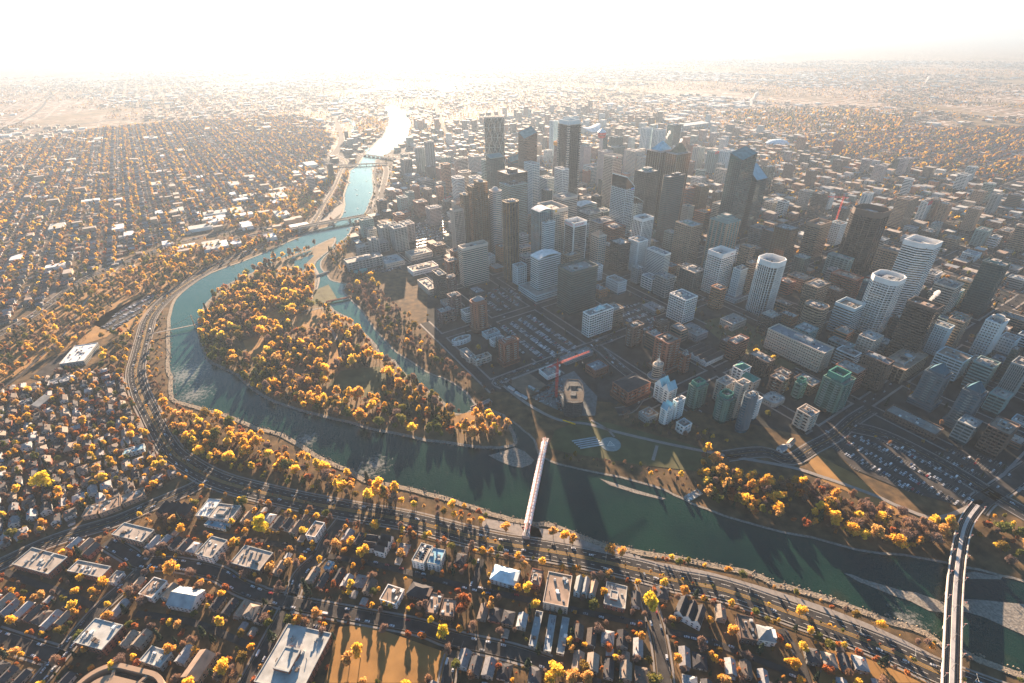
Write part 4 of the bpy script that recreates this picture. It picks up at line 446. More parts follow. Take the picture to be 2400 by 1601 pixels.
(-76.6, 981.3, 0.567, 58.5, 19.4, 88.7, 'office_tower', 'b', 'CR', 't', 'wide banded glass office with folded front and cream crown at the market end', {'crown': 6, 'fh': 4.2, 'hero': 1}),
(69.5, 941.6, 0.567, 53.4, 27.0, 79.0, 'office_tower', 'b', 'WB', 't', 'glass tower with arched white roof and white corner blade', {'top': ('arch', 5, 'white'), 'hero': 1, 'podium': (12, 18)}),
(123.9, 864.4, 0.567, 61.3, 39.6, 87.7, 'office_tower', 'b', 'DG', 't', 'dark green banded office block with blazing white flat roof', {'crown': 5, 'hero': 1, 'top': ('plant', 2)}),
(128.5, 1006.9, 0.567, 32.2, 19.2, 55.0, 'office_building', 'b', 'TN', 'k', 'small brown roofed office behind the arched white roof glass tower', {}),
(-57.7, 787.0, 0.567, 26.2, 21.9, 57.6, 'condo_tower', 'c', 'RD', 'k', 'brick condo tower with ornate cream upper floors and grey pyramid roof', {'poly': 'oct', 'top': ('hip', 7, 'greyroof'), 'hero': 1, 'podium': (7, 3)}),
(-5.3, 678.2, 0.567, 27.1, 14.8, 42.4, 'condo_tower', 'c', 'RD', 'k', 'stepped cream and brick condo tower beside the big car park', {'top': ('step', 6), 'hero': 1, 'podium': (7, 2)}),
(149.0, 764.6, 0.567, 52.8, 17.3, 47.9, 'office_building', 'x', 'W', 'k', 'white framed office with glass pyramid skylight and dark diamond front', {'top': ('pyr', 7), 'hero': 1}),
(-123.3, 941.6, 0.567, 18.8, 14.3, 36.3, 'condo_block', 'c', 'PU', 'k', 'purple brown stepped condo tower with a small white roof cap, upper one', {}),
(-105.7, 838.0, 0.567, 19.6, 16.8, 45.1, 'condo_block', 'c', 'PU', 'k', 'purple brown stepped condo tower with a small white roof cap, lower one', {}),
(-119.8, 822.3, 0.567, 29.8, 19.0, 24.0, 'condo_block', 'c', 'PU', 'k', 'low purple brown terrace wing left of the lower stepped tower', {}),
(-86.7, 739.5, 0.567, 35.1, 13.6, 10.0, 'condo_block', 'c', 'W', 'k', 'low curved white-roofed condo by the riverside trees', {'poly': 'round'}),
(-72.3, 690.8, 0.567, 11.3, 31.6, 11.0, 'condo_block', 'c', 'CR', 'k', 'left arm of the low cream horseshoe condo', {}),
(-49.2, 679.3, 0.567, 28.8, 12.6, 11.0, 'condo_block', 'c', 'CR', 'k', 'right arm of the low cream horseshoe condo', {}),
(-36.8, 762.1, 0.567, 26.4, 15.7, 9.0, 'pavilion', 'p', 'WB', 'k', 'small white flat-roofed clubhouse by the brick condo tower', {}),
(-24.5, 734.1, 0.567, 23.0, 13.6, 11.0, 'condo_block', 'c', 'W', 'k', 'low white wing tucked behind the stepped cream and brick condo', {}),
(131.0, 645.4, 0.567, 26.5, 22.5, 14.3, 'apartment_block', 'p', 'RD', 'k', 'squat brick apartment block with notched blue grey roof near the crane', {}),
(104.4, 686.1, 0.567, 55.0, 16.5, 8.0, 'warehouse_building', 'p', 'GY', 'k', 'long low dark roofed building with white rim behind the crane jib', {}),
(57.5, 641.2, 0.567, 23.7, 22.4, 8.0, 'sales_pavilion', 'p', 'W', 'k', 'white walled low building with black roof beside the construction pit', {}),
(-129.2, 1027.4, 0.567, 24.0, 21.2, 38.0, 'condo_block', 'c', 'RD', 'k', 'narrow brick condo left of the wide banded glass office', {}),
(-172.6, 956.3, 0.567, 21.5, 57.1, 14.0, 'theatre_building', 'p', 'CR', 'k', 'low building with one plain beige flat roof near the market', {}),
(-271.9, 1187.1, 0.567, 32.5, 33.4, 62.0, 'condo_tower', 'c', 'GY', 't', 'front grey green balconied condo tower on the river bank near the market', {}),
(-304.7, 1226.8, 0.567, 45.9, 28.0, 52.0, 'condo_tower', 'c', 'GY', 't', 'rear left grey condo tower by the long river bridge', {}),
(-262.8, 1248.7, 0.567, 27.7, 33.7, 50.0, 'condo_tower', 'c', 'PK', 't', 'rear right pinkish condo tower by the long river bridge', {}),
(-329.3, 1161.7, 0.567, 20.9, 22.3, 40.0, 'condo_tower', 'c', 'GY', 't', 'small teal grey condo tower between stepped riverside flats', {}),
(-336.9, 1172.9, 0.567, 74.6, 24.6, 24.0, 'condo_block', 'c', 'GY', 't', 'upper stepped terrace of riverside flats', {}),
(-334.1, 1075.9, 0.567, 79.8, 28.6, 26.0, 'condo_block', 'c', 'GY', 't', 'lower stepped terrace of riverside flats beside the teal ring', {}),
(-277.1, 1099.9, 0.567, 44.7, 47.2, 12.0, 'market_building', 'p', 'CR', 't', 'sprawling market hall with blue glazed corner roof', {}),
(-197.1, 1053.5, 0.567, 60.9, 30.4, 12.0, 'market_building', 'p', 'W', 't', 'sunlit white fronted end of the market with terrace roof', {}),
(-219.7, 1140.2, 0.567, 53.5, 36.5, 14.0, 'market_building', 'p', 'CR', 't', 'back wing of the market below the surface car lots', {}),
(-364.2, 1647.0, 0.567, 20.8, 29.9, 28.0, 'apartment_block', 'p', 'RD', 'k', 'short red brick flats near the riverside expressway', {}),
(-301.3, 1621.9, 0.567, 21.0, 24.4, 50.0, 'condo_tower', 'p', 'RD', 'k', 'twin-shafted red brick apartment tower left of the bronze gold group', {}),
(-260.6, 1462.4, 0.567, 30.1, 32.5, 45.0, 'condo_tower', 'b', 'RD', 'k', 'long red banded apartment block in front of the twin-shafted tower', {}),
(-211.2, 1376.2, 0.567, 33.1, 27.9, 52.0, 'condo_tower', 'b', 'PK', 'k', 'pink grey slab apartment with a sunlit right half', {}),
(-355.9, 1885.3, 0.567, 43.2, 48.1, 24.0, 'office_building', 'b', 'GY', 't', 'curved low grey banded offices, left one of a pair', {}),
(-300.6, 1815.3, 0.567, 41.1, 56.1, 24.0, 'office_building', 'b', 'GY', 't', 'curved low grey banded offices, right one of a pair', {}),
(-388.4, 1975.4, 0.567, 32.4, 35.1, 62.0, 'condo_tower', 'f', 'GY', 't', 'hazy grey ribbed tower left of the curved low offices', {'nf': 5}),
(-340.5, 2017.0, 0.567, 27.8, 27.8, 95.0, 'condo_tower', 'c', 'GY', 't', 'hazy condo tower left of its slimmer neighbour near the sunlit river', {}),
(-297.0, 1985.0, 0.567, 28.5, 25.8, 120.0, 'condo_tower', 'c', 'GY', 't', 'slimmer and taller hazy condo tower near the sunlit river', {}),
(-231.0, 1705.9, 0.567, 26.4, 28.6, 38.0, 'apartment_block', 'b', 'GY', 't', 'small grey block with sunlit roof right of the pink grey slab', {}),
(-369.8, 1661.5, 0.567, 12.2, 16.8, 26.0, 'apartment_block', 'p', 'RD', 'k', 'little brick tower left of the curved low offices', {}),
(-310.2, 1464.9, 0.567, 26.6, 29.2, 14.0, 'office_building', 'p', 'RD', 'k', 'low dark red brick building beyond the riverside condos', {}),
(786.6, 1477.3, 0.567, 43.3, 52.2, 26.0, 'office_building', 'b', 'CR', 't', 'wide cream glass office with an orange end wall and red roof lights', {}),
(932.7, 1581.2, 0.567, 45.3, 15.2, 24.0, 'office_building', 'b', 'TE', 't', 'small aqua striped office at the right of the car park slabs', {}),
(874.5, 1658.4, 0.567, 27.4, 24.9, 30.0, 'office_building', 'b', 'TN', 'k', 'brown banded office right of the wedge-roofed tower', {}),
(839.1, 1581.8, 0.567, 45.7, 32.8, 14.0, 'parkade', 'b', 'TN', 'k', 'low brown parkade below the brown banded office', {}),
(-401.1, 351.5, 1.315, 15.1, 38.9, 10.0, 'apartment_block', 'low', 'TN', 'pale', 'flat tan-roofed apartment block with stained roof by the curved road', {}),
(-474.5, 320.0, 1.316, 19.2, 46.0, 9.0, 'apartment_block', 'low', 'RD', 'pale', 'wide flat-roofed brick block with zigzag front at the left edge', {}),
(-418.2, 310.0, 1.369, 11.6, 38.3, 9.0, 'apartment_block', 'low', 'RD', 'pale', 'second flat-roofed brick block, right of the zigzag-fronted one', {}),
(-389.0, 303.0, 1.369, 11.5, 8.3, 6.0, 'house', 'low', 'W', 'pale', 'small white roofed building right of the second brick block', {}),
(-363.2, 245.3, 1.343, 20.9, 29.7, 11.0, 'apartment_block', 'low', 'RD', 'light', 'big pale grey flat roof building beside the diagonal street', {}),
(-343.1, 289.2, 1.292, 17.3, 15.2, 9.0, 'apartment_block', 'low', 'W', 'tan', 'brown flat-roofed walk-up left of the twin-gabled white block', {}),
(-307.2, 279.5, 1.391, 18.2, 25.6, 8.0, 'apartment_block', 'low', 'W', 'metal', 'white block of flats with pale metal double-pitched roof', {'top': ('gable', 5, 'metal')}),
(-340.4, 386.0, 1.464, 23.6, 15.2, 6.0, 'workshop_building', 'low', 'GY', 'white', 'oblong building with plain bright white roof near the river road', {}),
(-317.6, 377.4, 1.419, 19.0, 26.8, 9.0, 'apartment_block', 'low', 'CR', 'pale', 'cream block with curved parapet and tan roof plant', {'top': ('plant', 1.5)}),
(-321.0, 364.5, 1.32, 7.0, 27.4, 4.0, 'garage_building', 'low', 'WB', 'blueroof', 'low long garage with blue white rimmed roof', {}),
(-308.7, 331.9, 1.287, 21.5, 19.5, 10.0, 'apartment_block', 'low', 'W', 'pale', 'white-walled walk-up with blotched tan roof and small windows', {}),
(-263.3, 320.3, 1.291, 20.4, 33.7, 8.0, 'commercial_building', 'low', 'BR', 'pale', 'large flat roof building half tan, half blue white', {}),
(-303.8, 227.1, 1.297, 12.0, 21.0, 8.0, 'apartment_block', 'low', 'GY', 'light', 'grey flat-roofed block with a dark square roof hatch', {}),
(-263.4, 219.1, 1.345, 21.0, 14.7, 9.0, 'apartment_block', 'low', 'TN', 'tan', 'long brown pitched roof block near the bottom left', {'top': ('gable', 4, 'tan')}),
(-469.3, 384.4, 1.835, 15.6, 13.5, 7.0, 'townhouse_row', 'low', 'TN', 'tan', 'left section of the long tan roofed row house terrace', {}),
(-454.3, 391.8, 2.167, 18.7, 19.4, 7.0, 'townhouse_row', 'low', 'TN', 'tan', 'middle section of the long tan roofed row house terrace', {}),
(-436.1, 404.3, 2.186, 14.2, 22.2, 7.0, 'townhouse_row', 'low', 'TN', 'tan', 'right section of the long tan roofed row house terrace', {}),
(-375.5, 382.5, 1.454, 14.6, 35.9, 8.0, 'townhouse_row', 'low', 'BR', 'black', 'dark roofed row of gabled townhouses by the river road', {'top': ('gables', 4, 'darkroof')}),
(-209.9, 352.0, 1.324, 18.2, 10.9, 10.0, 'apartment_block', 'low', 'W', 'tan', 'small white walk-up with one flat tan roof beside the lit side street', {}),
(-92.3, 319.6, 1.238, 20.5, 12.6, 12.0, 'apartment_block', 'low', 'W', 'pale', 'walk-up block with rows of solar panels on its roof', {'solar': 1}),
(-78.0, 315.8, 1.342, 16.9, 13.0, 12.0, 'apartment_block', 'low', 'W', 'blueroof', 'white walk-up with blue and tan roof beside the solar panels', {}),
(-115.1, 279.3, 1.244, 15.3, 17.0, 8.0, 'apartment_block', 'low', 'W', 'tan', 'square tan-roofed walk-up with small skylights', {}),
(-89.8, 283.2, 1.255, 13.6, 21.8, 7.0, 'house', 'low', 'BR', 'black', 'large dark hipped roof house', {'top': ('hip', 5, 'darkroof')}),
(-74.6, 270.1, 1.361, 18.6, 11.3, 8.0, 'apartment_block', 'low', 'BR', 'tan', 'brown flat roof with circular ponding marks', {}),
(-61.2, 265.9, 1.439, 16.0, 12.4, 8.0, 'apartment_block', 'low', 'BR', 'tan', 'plain tan flat roof right of the one with ponding marks', {}),
(-185.7, 224.3, 1.351, 47.2, 41.5, 10.0, 'school', 'low', 'RD', 'light', 'large modern school with pale stepped flat roof and blue white rims', {'top': ('step', 3)}),
(-147.5, 337.5, 1.406, 16.3, 12.3, 8.0, 'house', 'low', 'W', 'black', 'white and black gabled house pair near the river road', {'top': ('gables', 4, 'darkroof')}),
(-134.0, 334.0, 1.27, 20.1, 10.8, 9.0, 'house', 'low', 'W', 'black', 'tall dark gabled house right of the gabled pair', {'top': ('gables', 5, 'darkroof')}),
(-184.4, 312.6, 1.26, 8.5, 6.5, 5.0, 'house', 'low', 'W', 'blueroof', 'tiny white flat-roofed house at the street corner', {}),
(-10.0, 297.4, 1.266, 15.5, 25.1, 8.0, 'house', 'low', 'WB', 'white', 'big house with dazzling white blue hipped metal roof', {'top': ('hip', 5, 'whitemetal')}),
(19.7, 294.5, 1.285, 16.3, 11.0, 8.0, 'apartment_block', 'low', 'RD', 'tan', 'narrow brick block with recessed tan roof', {'top': ('plant', 1.5)}),
(39.1, 279.7, 1.337, 31.2, 22.4, 12.0, 'apartment_block', 'low', 'CR', 'tan', 'large block of flats with blotched brown flat roof and pale roof hatch', {}),
(59.2, 286.2, 1.255, 15.9, 6, 7.0, 'house', 'low', 'WB', 'grey', 'leftmost of three narrow gabled houses in a row', {'top': ('gable', 4, 'greyroof')}),
(65.8, 285.0, 1.27, 15.0, 6, 7.0, 'house', 'low', 'WB', 'grey', 'middle of three narrow gabled houses in a row', {'top': ('gable', 4, 'greyroof')}),
(72.9, 283.0, 1.205, 13.8, 6, 7.0, 'house', 'low', 'WB', 'grey', 'rightmost of three narrow gabled houses in a row', {'top': ('gable', 4, 'tan')}),
(92.2, 275.4, 1.286, 22.0, 18.9, 8.0, 'office_building', 'low', 'RD', 'pale', 'brick block with many white roof units near the yellow street tree', {'top': ('plant', 2)}),
(17.4, 248.2, 1.315, 31.2, 6, 4.0, 'storage_shed', 'low', 'WB', 'metal', 'leftmost long grey metal storage shed', {}),
(29.5, 244.1, 1.341, 31.2, 6, 4.0, 'storage_shed', 'low', 'WB', 'metal', 'middle long grey metal storage shed', {}),
(40.7, 241.9, 1.315, 31.4, 6, 4.0, 'storage_shed', 'low', 'WB', 'metal', 'rightmost long grey metal storage shed', {}),
(156.0, 258.9, 0.98, 17.0, 23.4, 9.0, 'townhouse_row', 'low', 'W', 'black', 'black roofed townhouse block with tall roof dormers', {'top': ('gables', 4, 'darkroof')}),
(200.4, 243.6, 1.359, 20.5, 13.4, 9.0, 'apartment_block', 'low', 'BR', 'brown', 'plain brown flat roof block beside the white gabled house', {}),
(214.5, 238.1, 1.356, 12.4, 13.6, 9.0, 'house', 'low', 'W', 'white', 'white house with grey pyramid roof and glazed porches', {'top': ('hip', 5, 'greyroof')}),
(-720.0, 711.4, 1.848, 58.4, 34.0, 9.0, 'arena_building', 'low', 'GY', 'white', 'huge pale flat-roofed arena by the hillside path', {}),
(-692.7, 637.7, 2.064, 14.8, 35.4, 7.0, 'townhouse_row', 'low', 'BL', 'grey', 'long thin grey terrace below the arena', {}),
(-718.4, 616.7, 2.267, 11.0, 10.6, 7.0, 'townhouse_row', 'low', 'BL', 'grey', 'short grey terrace left of the long thin one', {}),
(-707.6, 584.0, 2.291, 8.9, 15.7, 7.0, 'townhouse_row', 'low', 'BL', 'grey', 'lower short grey terrace at the left', {}),
(-483.9, 480.5, 2.069, 10.5, 22.5, 7.0, 'townhouse_row', 'low', 'WB', 'blueroof', 'grey roofed terrace with white dormers by the wide river road', {}),
(-682.8, 580.9, 1.606, 23.6, 14.1, 8.0, 'house', 'low', 'GY', 'grey', 'big grey gabled barn-like house among left terraces', {'top': ('gable', 4, 'greyroof')}),
(-569.7, 486.9, 1.974, 16.0, 10.2, 7.0, 'house', 'low', 'BR', 'tan', 'brown square hipped roof house in the left neighbourhood', {'top': ('hip', 4, 'tan')}),
(336.9, 468.2, 0.484, 10.6, 7.2, 5.0, 'house', 'low', 'W', 'grey', 'little white gabled house nearest the bend of the corner avenue', {'top': ('gable', 2.5, 'greyroof')}),
(352.6, 477.9, 0.726, 12.2, 6.0, 5.0, 'house', 'low', 'W', 'tan', 'little cream gabled house under orange trees behind its white neighbour', {'top': ('gable', 2.5, 'tan')}),
(203.5, 397.3, 0.522, 21.5, 7.4, 1.2, 'boat_dock', 'low', 'WB', 'light', 'small pale landing stage on the dark south shore of the river', {}),
]
# ------------------------------------------------------------------ ground and water
def ground_mat():
    m=bpy.data.materials.new('ground_cover'); m.use_nodes=True; nt=m.node_tree; N=nt.nodes; L=nt.links; b=N['Principled BSDF']; b.inputs['Roughness'].default_value=.95; b.inputs['Specular IOR Level'].default_value=.1
    geo=N.new('ShaderNodeNewGeometry')
    def noise(sc,det=4,rot=0,stretch=None):
        mp=N.new('ShaderNodeMapping'); mp.inputs['Rotation'].default_value=(0,0,rot); L.new(geo.outputs['Position'],mp.inputs[0])
        if stretch: mp.inputs['Scale'].default_value=stretch
        n=N.new('ShaderNodeTexNoise'); n.inputs['Scale'].default_value=sc; n.inputs['Detail'].default_value=det; L.new(mp.outputs[0],n.inputs['Vector']); return n
    def ramp(src,els):
        r=N.new('ShaderNodeValToRGB'); e=r.color_ramp.elements
        while len(e)<len(els): e.new(.5)
        for i,(p,c) in enumerate(els): e[i].position=p; e[i].color=(*c,1)
        L.new(src,r.inputs[0]); return r
    def mix(f,a,c):
        x=N.new('ShaderNodeMix'); x.data_type='RGBA'; 
        if isinstance(f,float): x.inputs[0].default_value=f
        else: L.new(f,x.inputs[0])
        L.new(a,x.inputs[6]); L.new(c,x.inputs[7]); return x.outputs[2]
    fine=noise(.08,6); mid=noise(.012,5); big=noise(.0011,4,-.57,(1,.45,1)); 
    near=ramp(fine.outputs[0],[(.3,(.05,.038,.025)),(.5,(.11,.075,.04)),(.7,(.19,.12,.06))])
    # far city: cells of roofs, yards and trees laid on the street grid
    mp=N.new('ShaderNodeMapping'); mp.inputs['Rotation'].default_value=(0,0,-.567); L.new(geo.outputs['Position'],mp.inputs[0])
    vo=N.new('ShaderNodeTexVoronoi'); vo.inputs['Scale'].default_value=.035; vo.inputs['Randomness'].default_value=.8; L.new(mp.outputs[0],vo.inputs['Vector'])
    sep=N.new('ShaderNodeSeparateColor'); L.new(vo.outputs['Color'],sep.inputs[0])
    cell=ramp(sep.outputs[0],[(.0,(.1,.065,.04)),(.35,(.24,.125,.055)),(.55,(.12,.09,.055)),(.72,(.34,.27,.22)),(.87,(.56,.5,.45))])
    cell.color_ramp.interpolation='CONSTANT'
    br=N.new('ShaderNodeTexBrick'); br.inputs['Scale'].default_value=1; br.inputs['Brick Width'].default_value=168; br.inputs['Row Height'].default_value=84; br.inputs['Mortar Size'].default_value=8; br.offset=0
    br.inputs['Color1'].default_value=(0,0,0,1); br.inputs['Color2'].default_value=(0,0,0,1); br.inputs['Mortar'].default_value=(1,1,1,1); L.new(mp.outputs[0],br.inputs['Vector'])
    rd=N.new('ShaderNodeRGB'); rd.outputs[0].default_value=(.34,.29,.25,1)
    city=mix(br.outputs['Fac'],cell.outputs[0],rd.outputs[0])
    fld=ramp(mid.outputs[0],[(.35,(.1,.08,.045)),(.55,(.2,.14,.08)),(.7,(.28,.21,.13))])
    fm=ramp(big.outputs[0],[(.55,(0,0,0)),(.6,(1,1,1))])
    far=mix(fm.outputs[0],city,fld.outputs[0])
    ln=N.new('ShaderNodeVectorMath'); ln.operation='LENGTH'; L.new(geo.outputs['Position'],ln.inputs[0])
    mr=N.new('ShaderNodeMapRange'); mr.inputs[1].default_value=1500; mr.inputs[2].default_value=2600; L.new(ln.outputs['Value'],mr.inputs[0])
    L.new(mix(mr.outputs[0],near.outputs[0],far),b.inputs['Base Color']); return m
gm_=MB(); 
R=38500
gp=[(R*cos(t),R*sin(t)) for t in [2*pi*i/96 for i in range(96)]]
gm_.face([(*p,0) for p in gp],ground_mat()); gm_.build('ground',kind='structure')
def water_mat():
    m=bpy.data.materials.new('river_water'); m.use_nodes=True; nt=m.node_tree; N=nt.nodes; L=nt.links; b=N['Principled BSDF']
    b.inputs['Roughness'].default_value=.12; b.inputs['IOR'].default_value=1.33; b.inputs['Specular IOR Level'].default_value=.5
    geo=N.new('ShaderNodeNewGeometry')
    n1=N.new('ShaderNodeTexNoise'); n1.inputs['Scale'].default_value=.012; n1.inputs['Detail'].default_value=5; L.new(geo.outputs['Position'],n1.inputs['Vector'])
    r=N.new('ShaderNodeValToRGB'); e=r.color_ramp.elements; e[0].position=.35; e[0].color=(.004,.016,.015,1); e[1].position=.62; e[1].color=(.008,.03,.02,1); x=e.new(.75); x.color=(.035,.028,.013,1)
    L.new(n1.outputs[0],r.inputs[0])
    def math_(op,a,c=None):
        q=N.new('ShaderNodeMath'); q.operation=op
        for i,v in enumerate((a,c)):
            if v is None: continue
            if isinstance(v,(int,float)): q.inputs[i].default_value=v
            else: L.new(v,q.inputs[i])
        return q.outputs[0]
    # broken water: pale foam streaks where the river runs shallow
    sp=N.new('ShaderNodeSeparateXYZ'); L.new(geo.outputs['Position'],sp.inputs[0])
    foam=None
    for cx_,cy_,rr in RIFFLES:
        dd=math_('ADD',math_('POWER',math_('SUBTRACT',sp.outputs[0],cx_),2),math_('POWER',math_('SUBTRACT',sp.outputs[1],cy_),2)); g=math_('SUBTRACT',1,math_('DIVIDE',math_('SQRT',dd),rr)); g=math_('MAXIMUM',g,0); foam=g if foam is None else math_('MAXIMUM',foam,g)
    nf=N.new('ShaderNodeTexNoise'); nf.inputs['Scale'].default_value=.22; nf.inputs['Detail'].default_value=8; nf.inputs['Roughness'].default_value=.75; L.new(geo.outputs['Position'],nf.inputs['Vector'])
    fr=N.new('ShaderNodeMapRange'); fr.inputs[1].default_value=.68; fr.inputs[2].default_value=.85; fr.inputs[3].default_value=0; fr.inputs[4].default_value=.42; L.new(math_('ADD',nf.outputs[0],math_('MULTIPLY',foam,.33)),fr.inputs[0])
    fm=math_('MULTIPLY',fr.outputs[0],math_('MINIMUM',math_('MULTIPLY',foam,4),1))
    # sky reflection painted into the colour: water grows paler farther ahead
    up=N.new('ShaderNodeMapRange'); up.inputs[1].default_value=500; up.inputs[2].default_value=850; up.inputs[3].default_value=0; up.inputs[4].default_value=.6; L.new(sp.outputs[1],up.inputs[0])
    m1=N.new('ShaderNodeMix'); m1.data_type='RGBA'; L.new(up.outputs[0],m1.inputs[0]); L.new(r.outputs[0],m1.inputs[6]); m1.inputs[7].default_value=(.035,.12,.1,1)
    m2=N.new('ShaderNodeMix'); m2.data_type='RGBA'; L.new(fm,m2.inputs[0]); L.new(m1.outputs[2],m2.inputs[6]); m2.inputs[7].default_value=(.5,.47,.42,1); L.new(m2.outputs[2],b.inputs['Base Color'])
    n2=N.new('ShaderNodeTexNoise'); n2.inputs['Scale'].default_value=.35; n2.inputs['Detail'].default_value=6; n2.inputs['Roughness'].default_value=.65; L.new(geo.outputs['Position'],n2.inputs['Vector'])
    bp=N.new('ShaderNodeBump'); bp.inputs['Distance'].default_value=.38; L.new(n2.outputs[0],bp.inputs['Height'])
    # rapids are rougher than the pools
    n3=N.new('ShaderNodeTexNoise'); n3.inputs['Scale'].default_value=.006; L.new(geo.outputs['Position'],n3.inputs['Vector'])
    mr=N.new('ShaderNodeMapRange'); mr.inputs[1].default_value=.42; mr.inputs[2].default_value=.62; mr.inputs[3].default_value=.25; mr.inputs[4].default_value=1.; L.new(n3.outputs[0],mr.inputs[0]); L.new(mr.outputs[0],bp.inputs['Strength'])
    L.new(bp.outputs[0],b.inputs['Normal']); return m
WM=water_mat()
fillpoly('river',RIVER,.25,WM)
for p in FARWATER: fillpoly('river_pool',p,.25,WM)
gravel=mat('river_gravel',(.2,.185,.16),.95,0,.4,.5,detail=8,bump=.4); riprap=mat('bank_stones',(.24,.2,.15),.95,0,.45,.8,detail=8,bump=.6)
island_m=mat('island_ground',(.16,.11,.055),.95,0,.35,.06,detail=7); grass_m=mat('autumn_grass',(.28,.155,.05),.95,0,.25,.05,detail=6); grassg=mat('green_grass',(.085,.085,.035),.95,0,.3,.05,detail=6)
asph=mat('asphalt',(.045,.044,.044),.95,0,.3,.2,detail=6,spec=.06); asph2=mat('old_asphalt',(.062,.058,.054),.95,0,.35,.1,detail=7,spec=.06); conc=mat('concrete_path',(.24,.22,.2),.9,0,.15,.3); paint=mat('road_paint',(.7,.68,.62),.7,0,.1); paint_y=mat('yellow_paint',(.6,.38,.08),.7,0,.1)
dirt=mat('bare_dirt',(.16,.12,.085),.95,0,.35,.1,detail=7); pit=mat('site_dust',(.13,.145,.145),.95,0,.35,.2,detail=8)
fillpoly('island_ground',ISLAND,.9,island_m)
for p in PONDS: fillpoly('pond',p,1.1,WM)
for k,p in BARS.items(): fillpoly('gravel_bar',p,.55,gravel)
for k,p in LAWNS.items():
    fillpoly('lawn' if 'lawn' in k else 'field' if 'field' in k else 'hillside' if 'hill' in k else 'meadow',p,1.05 if 'meadow' in k else .35,grassg if k in('lawn_plaza','meadow_c','meadow_a','lawn_park') else grass_m)
for k,p in PAVED.items():
    fillpoly('parking_lot_paving' if 'lot' in k else 'plaza_paving' if k in('promenade','helix_plaza') else 'building_site_ground',p,.5,conc if k in('helix_plaza','promenade') else pit if 'pit' in k else dirt if 'yard' in k else asph2)
    if 'lot' not in k: mark(p)
for p in (RIVER,): mark(p,2)
mark(ISLAND,0)
for p in PONDS: mark(p,2)
for p in BARS.values(): mark(p,2)
# stony banks along both sides of the river and round the island
for nm,pl,wd,m,off in (('river_bank',RIVER_OUTER,6,riprap,2.0),('river_bank',RIVER_INNER,3,gravel,1.0),('island_shore',ISLAND+ISLAND[:1],5,gravel,1.5)):
    r=MB(); sm=offline(smooth(pl,2),off if nm!='island_shore' else off)
    jit=[(x+random.uniform(-1.2,1.2),y+random.uniform(-1.2,1.2)) for x,y in sm]
    ribbon(r,jit,wd,.62 if nm!='island_shore' else .95,m); r.build(nm,kind='structure')
# bank boulders
bd=MB()
for k in range(4):
    r_=random.Random(k); t=MB()
for pl,off in ((RIVER_OUTER[20:],5),(ISLAND,1)):
    sm=smooth(pl,2)
    for i in range(len(sm)-1):
        a,b_=Vector(sm[i]),Vector(sm[i+1]); L=(b_-a).length; n=Vector((-(b_-a).y,(b_-a).x))/max(L,.01)
        for j in range(int(L*.9)):
            p=a+(b_-a)*random.random()+n*random.uniform(-off-3,2)*-1; s=random.uniform(.4,1.3)
            if p.length>1500: continue
            q4=[(p.x+s*cos(t+random.uniform(-.3,.3)),p.y+s*sin(t)) for t in (0,1.5,3,4.6)]
            bd.cone(q4,.3,.3+s*random.uniform(.6,1.5),riprap)
bd.build('boulders',kind='stuff')
# roads
for n,pl,wd,mk in ROADS:
    sm=smooth(pl,4)
    z={'river_road':1.0,'alley':.62}.get(n,.7)
    if 'alley' in n or 'lane' in n: z=.62
    if 'cross' in n: z=.66
    if 'island' in n: z=1.05
    r=MB(); ribbon(r,sm,wd,z,conc if ('path' in n or 'walk' in n) else asph if mk else asph2)
    nm='footpath' if ('path' in n or 'walk' in n) else 'road'
    r.build(nm,kind='structure'); markline(sm,wd+1)
    if not ('path' in n or 'walk' in n) and wd>=9 and sm[0] is not None:
        k=MB(); 
        for sgn in (-1,1): ribbon(k,offline(sm,sgn*(wd/2+2.6)),1.8,z-.04,conc); ribbon(k,offline(sm,sgn*(wd/2+.15)),.3,z+.1,conc)
        k.build('pavement',kind='structure')
    if mk:
        k=MB()
        if n=='river_road':
            ribbon(k,sm,2.4,z+.1,island_m)
            for s_ in (-1.6,1.6): ribbon(k,offline(sm,s_),.25,z+.05,paint_y)
            for s_ in (-5.8,5.8): dashes(k,offline(sm,s_),.3,z+.05,paint,4,6)
            for s_ in (-10,10): ribbon(k,offline(sm,s_),.25,z+.05,paint)
        else:
            ribbon(k,sm,.25,z+.05,paint_y); 
            for s_ in (-wd/4,wd/4): dashes(k,offline(sm,s_),.25,z+.05,paint,3,6)
        k.build('road_markings',kind='structure')
# downtown street grid: streets run along the two axes of the grid
GA=radians(32.5); VX=Vector((cos(GA),sin(GA))); UX=Vector((-sin(GA),cos(GA)))
def vu(v,u_): p=VX*v+UX*u_; return (p.x,p.y)
DT=[vu(300,520),vu(505,330),vu(660,100),vu(760,-150),vu(1900,-200),vu(2600,400),vu(2600,3000),vu(900,3000),vu(500,2300),vu(330,1700),vu(300,1150),vu(395,960),vu(300,760)]
EXCL=[PAVED['lot_main'],PAVED['lot_north'],PAVED['lot_right'],PAVED['site_pit'],PAVED['site_yard'],LAWNS['lawn_plaza'],LAWNS['lawn_corner'],PAVED['lot_hall'],PAVED['lot_far_right'],PAVED['lot_empty'],PAVED['lot_market'],PAVED['lot_cars_n'],LAWNS['lawn_park']]
def inpoly(p,poly): return bool(pip(poly,np.array([p[0]]),np.array([p[1]]))[0])
sg=MB(); sm_=MB()
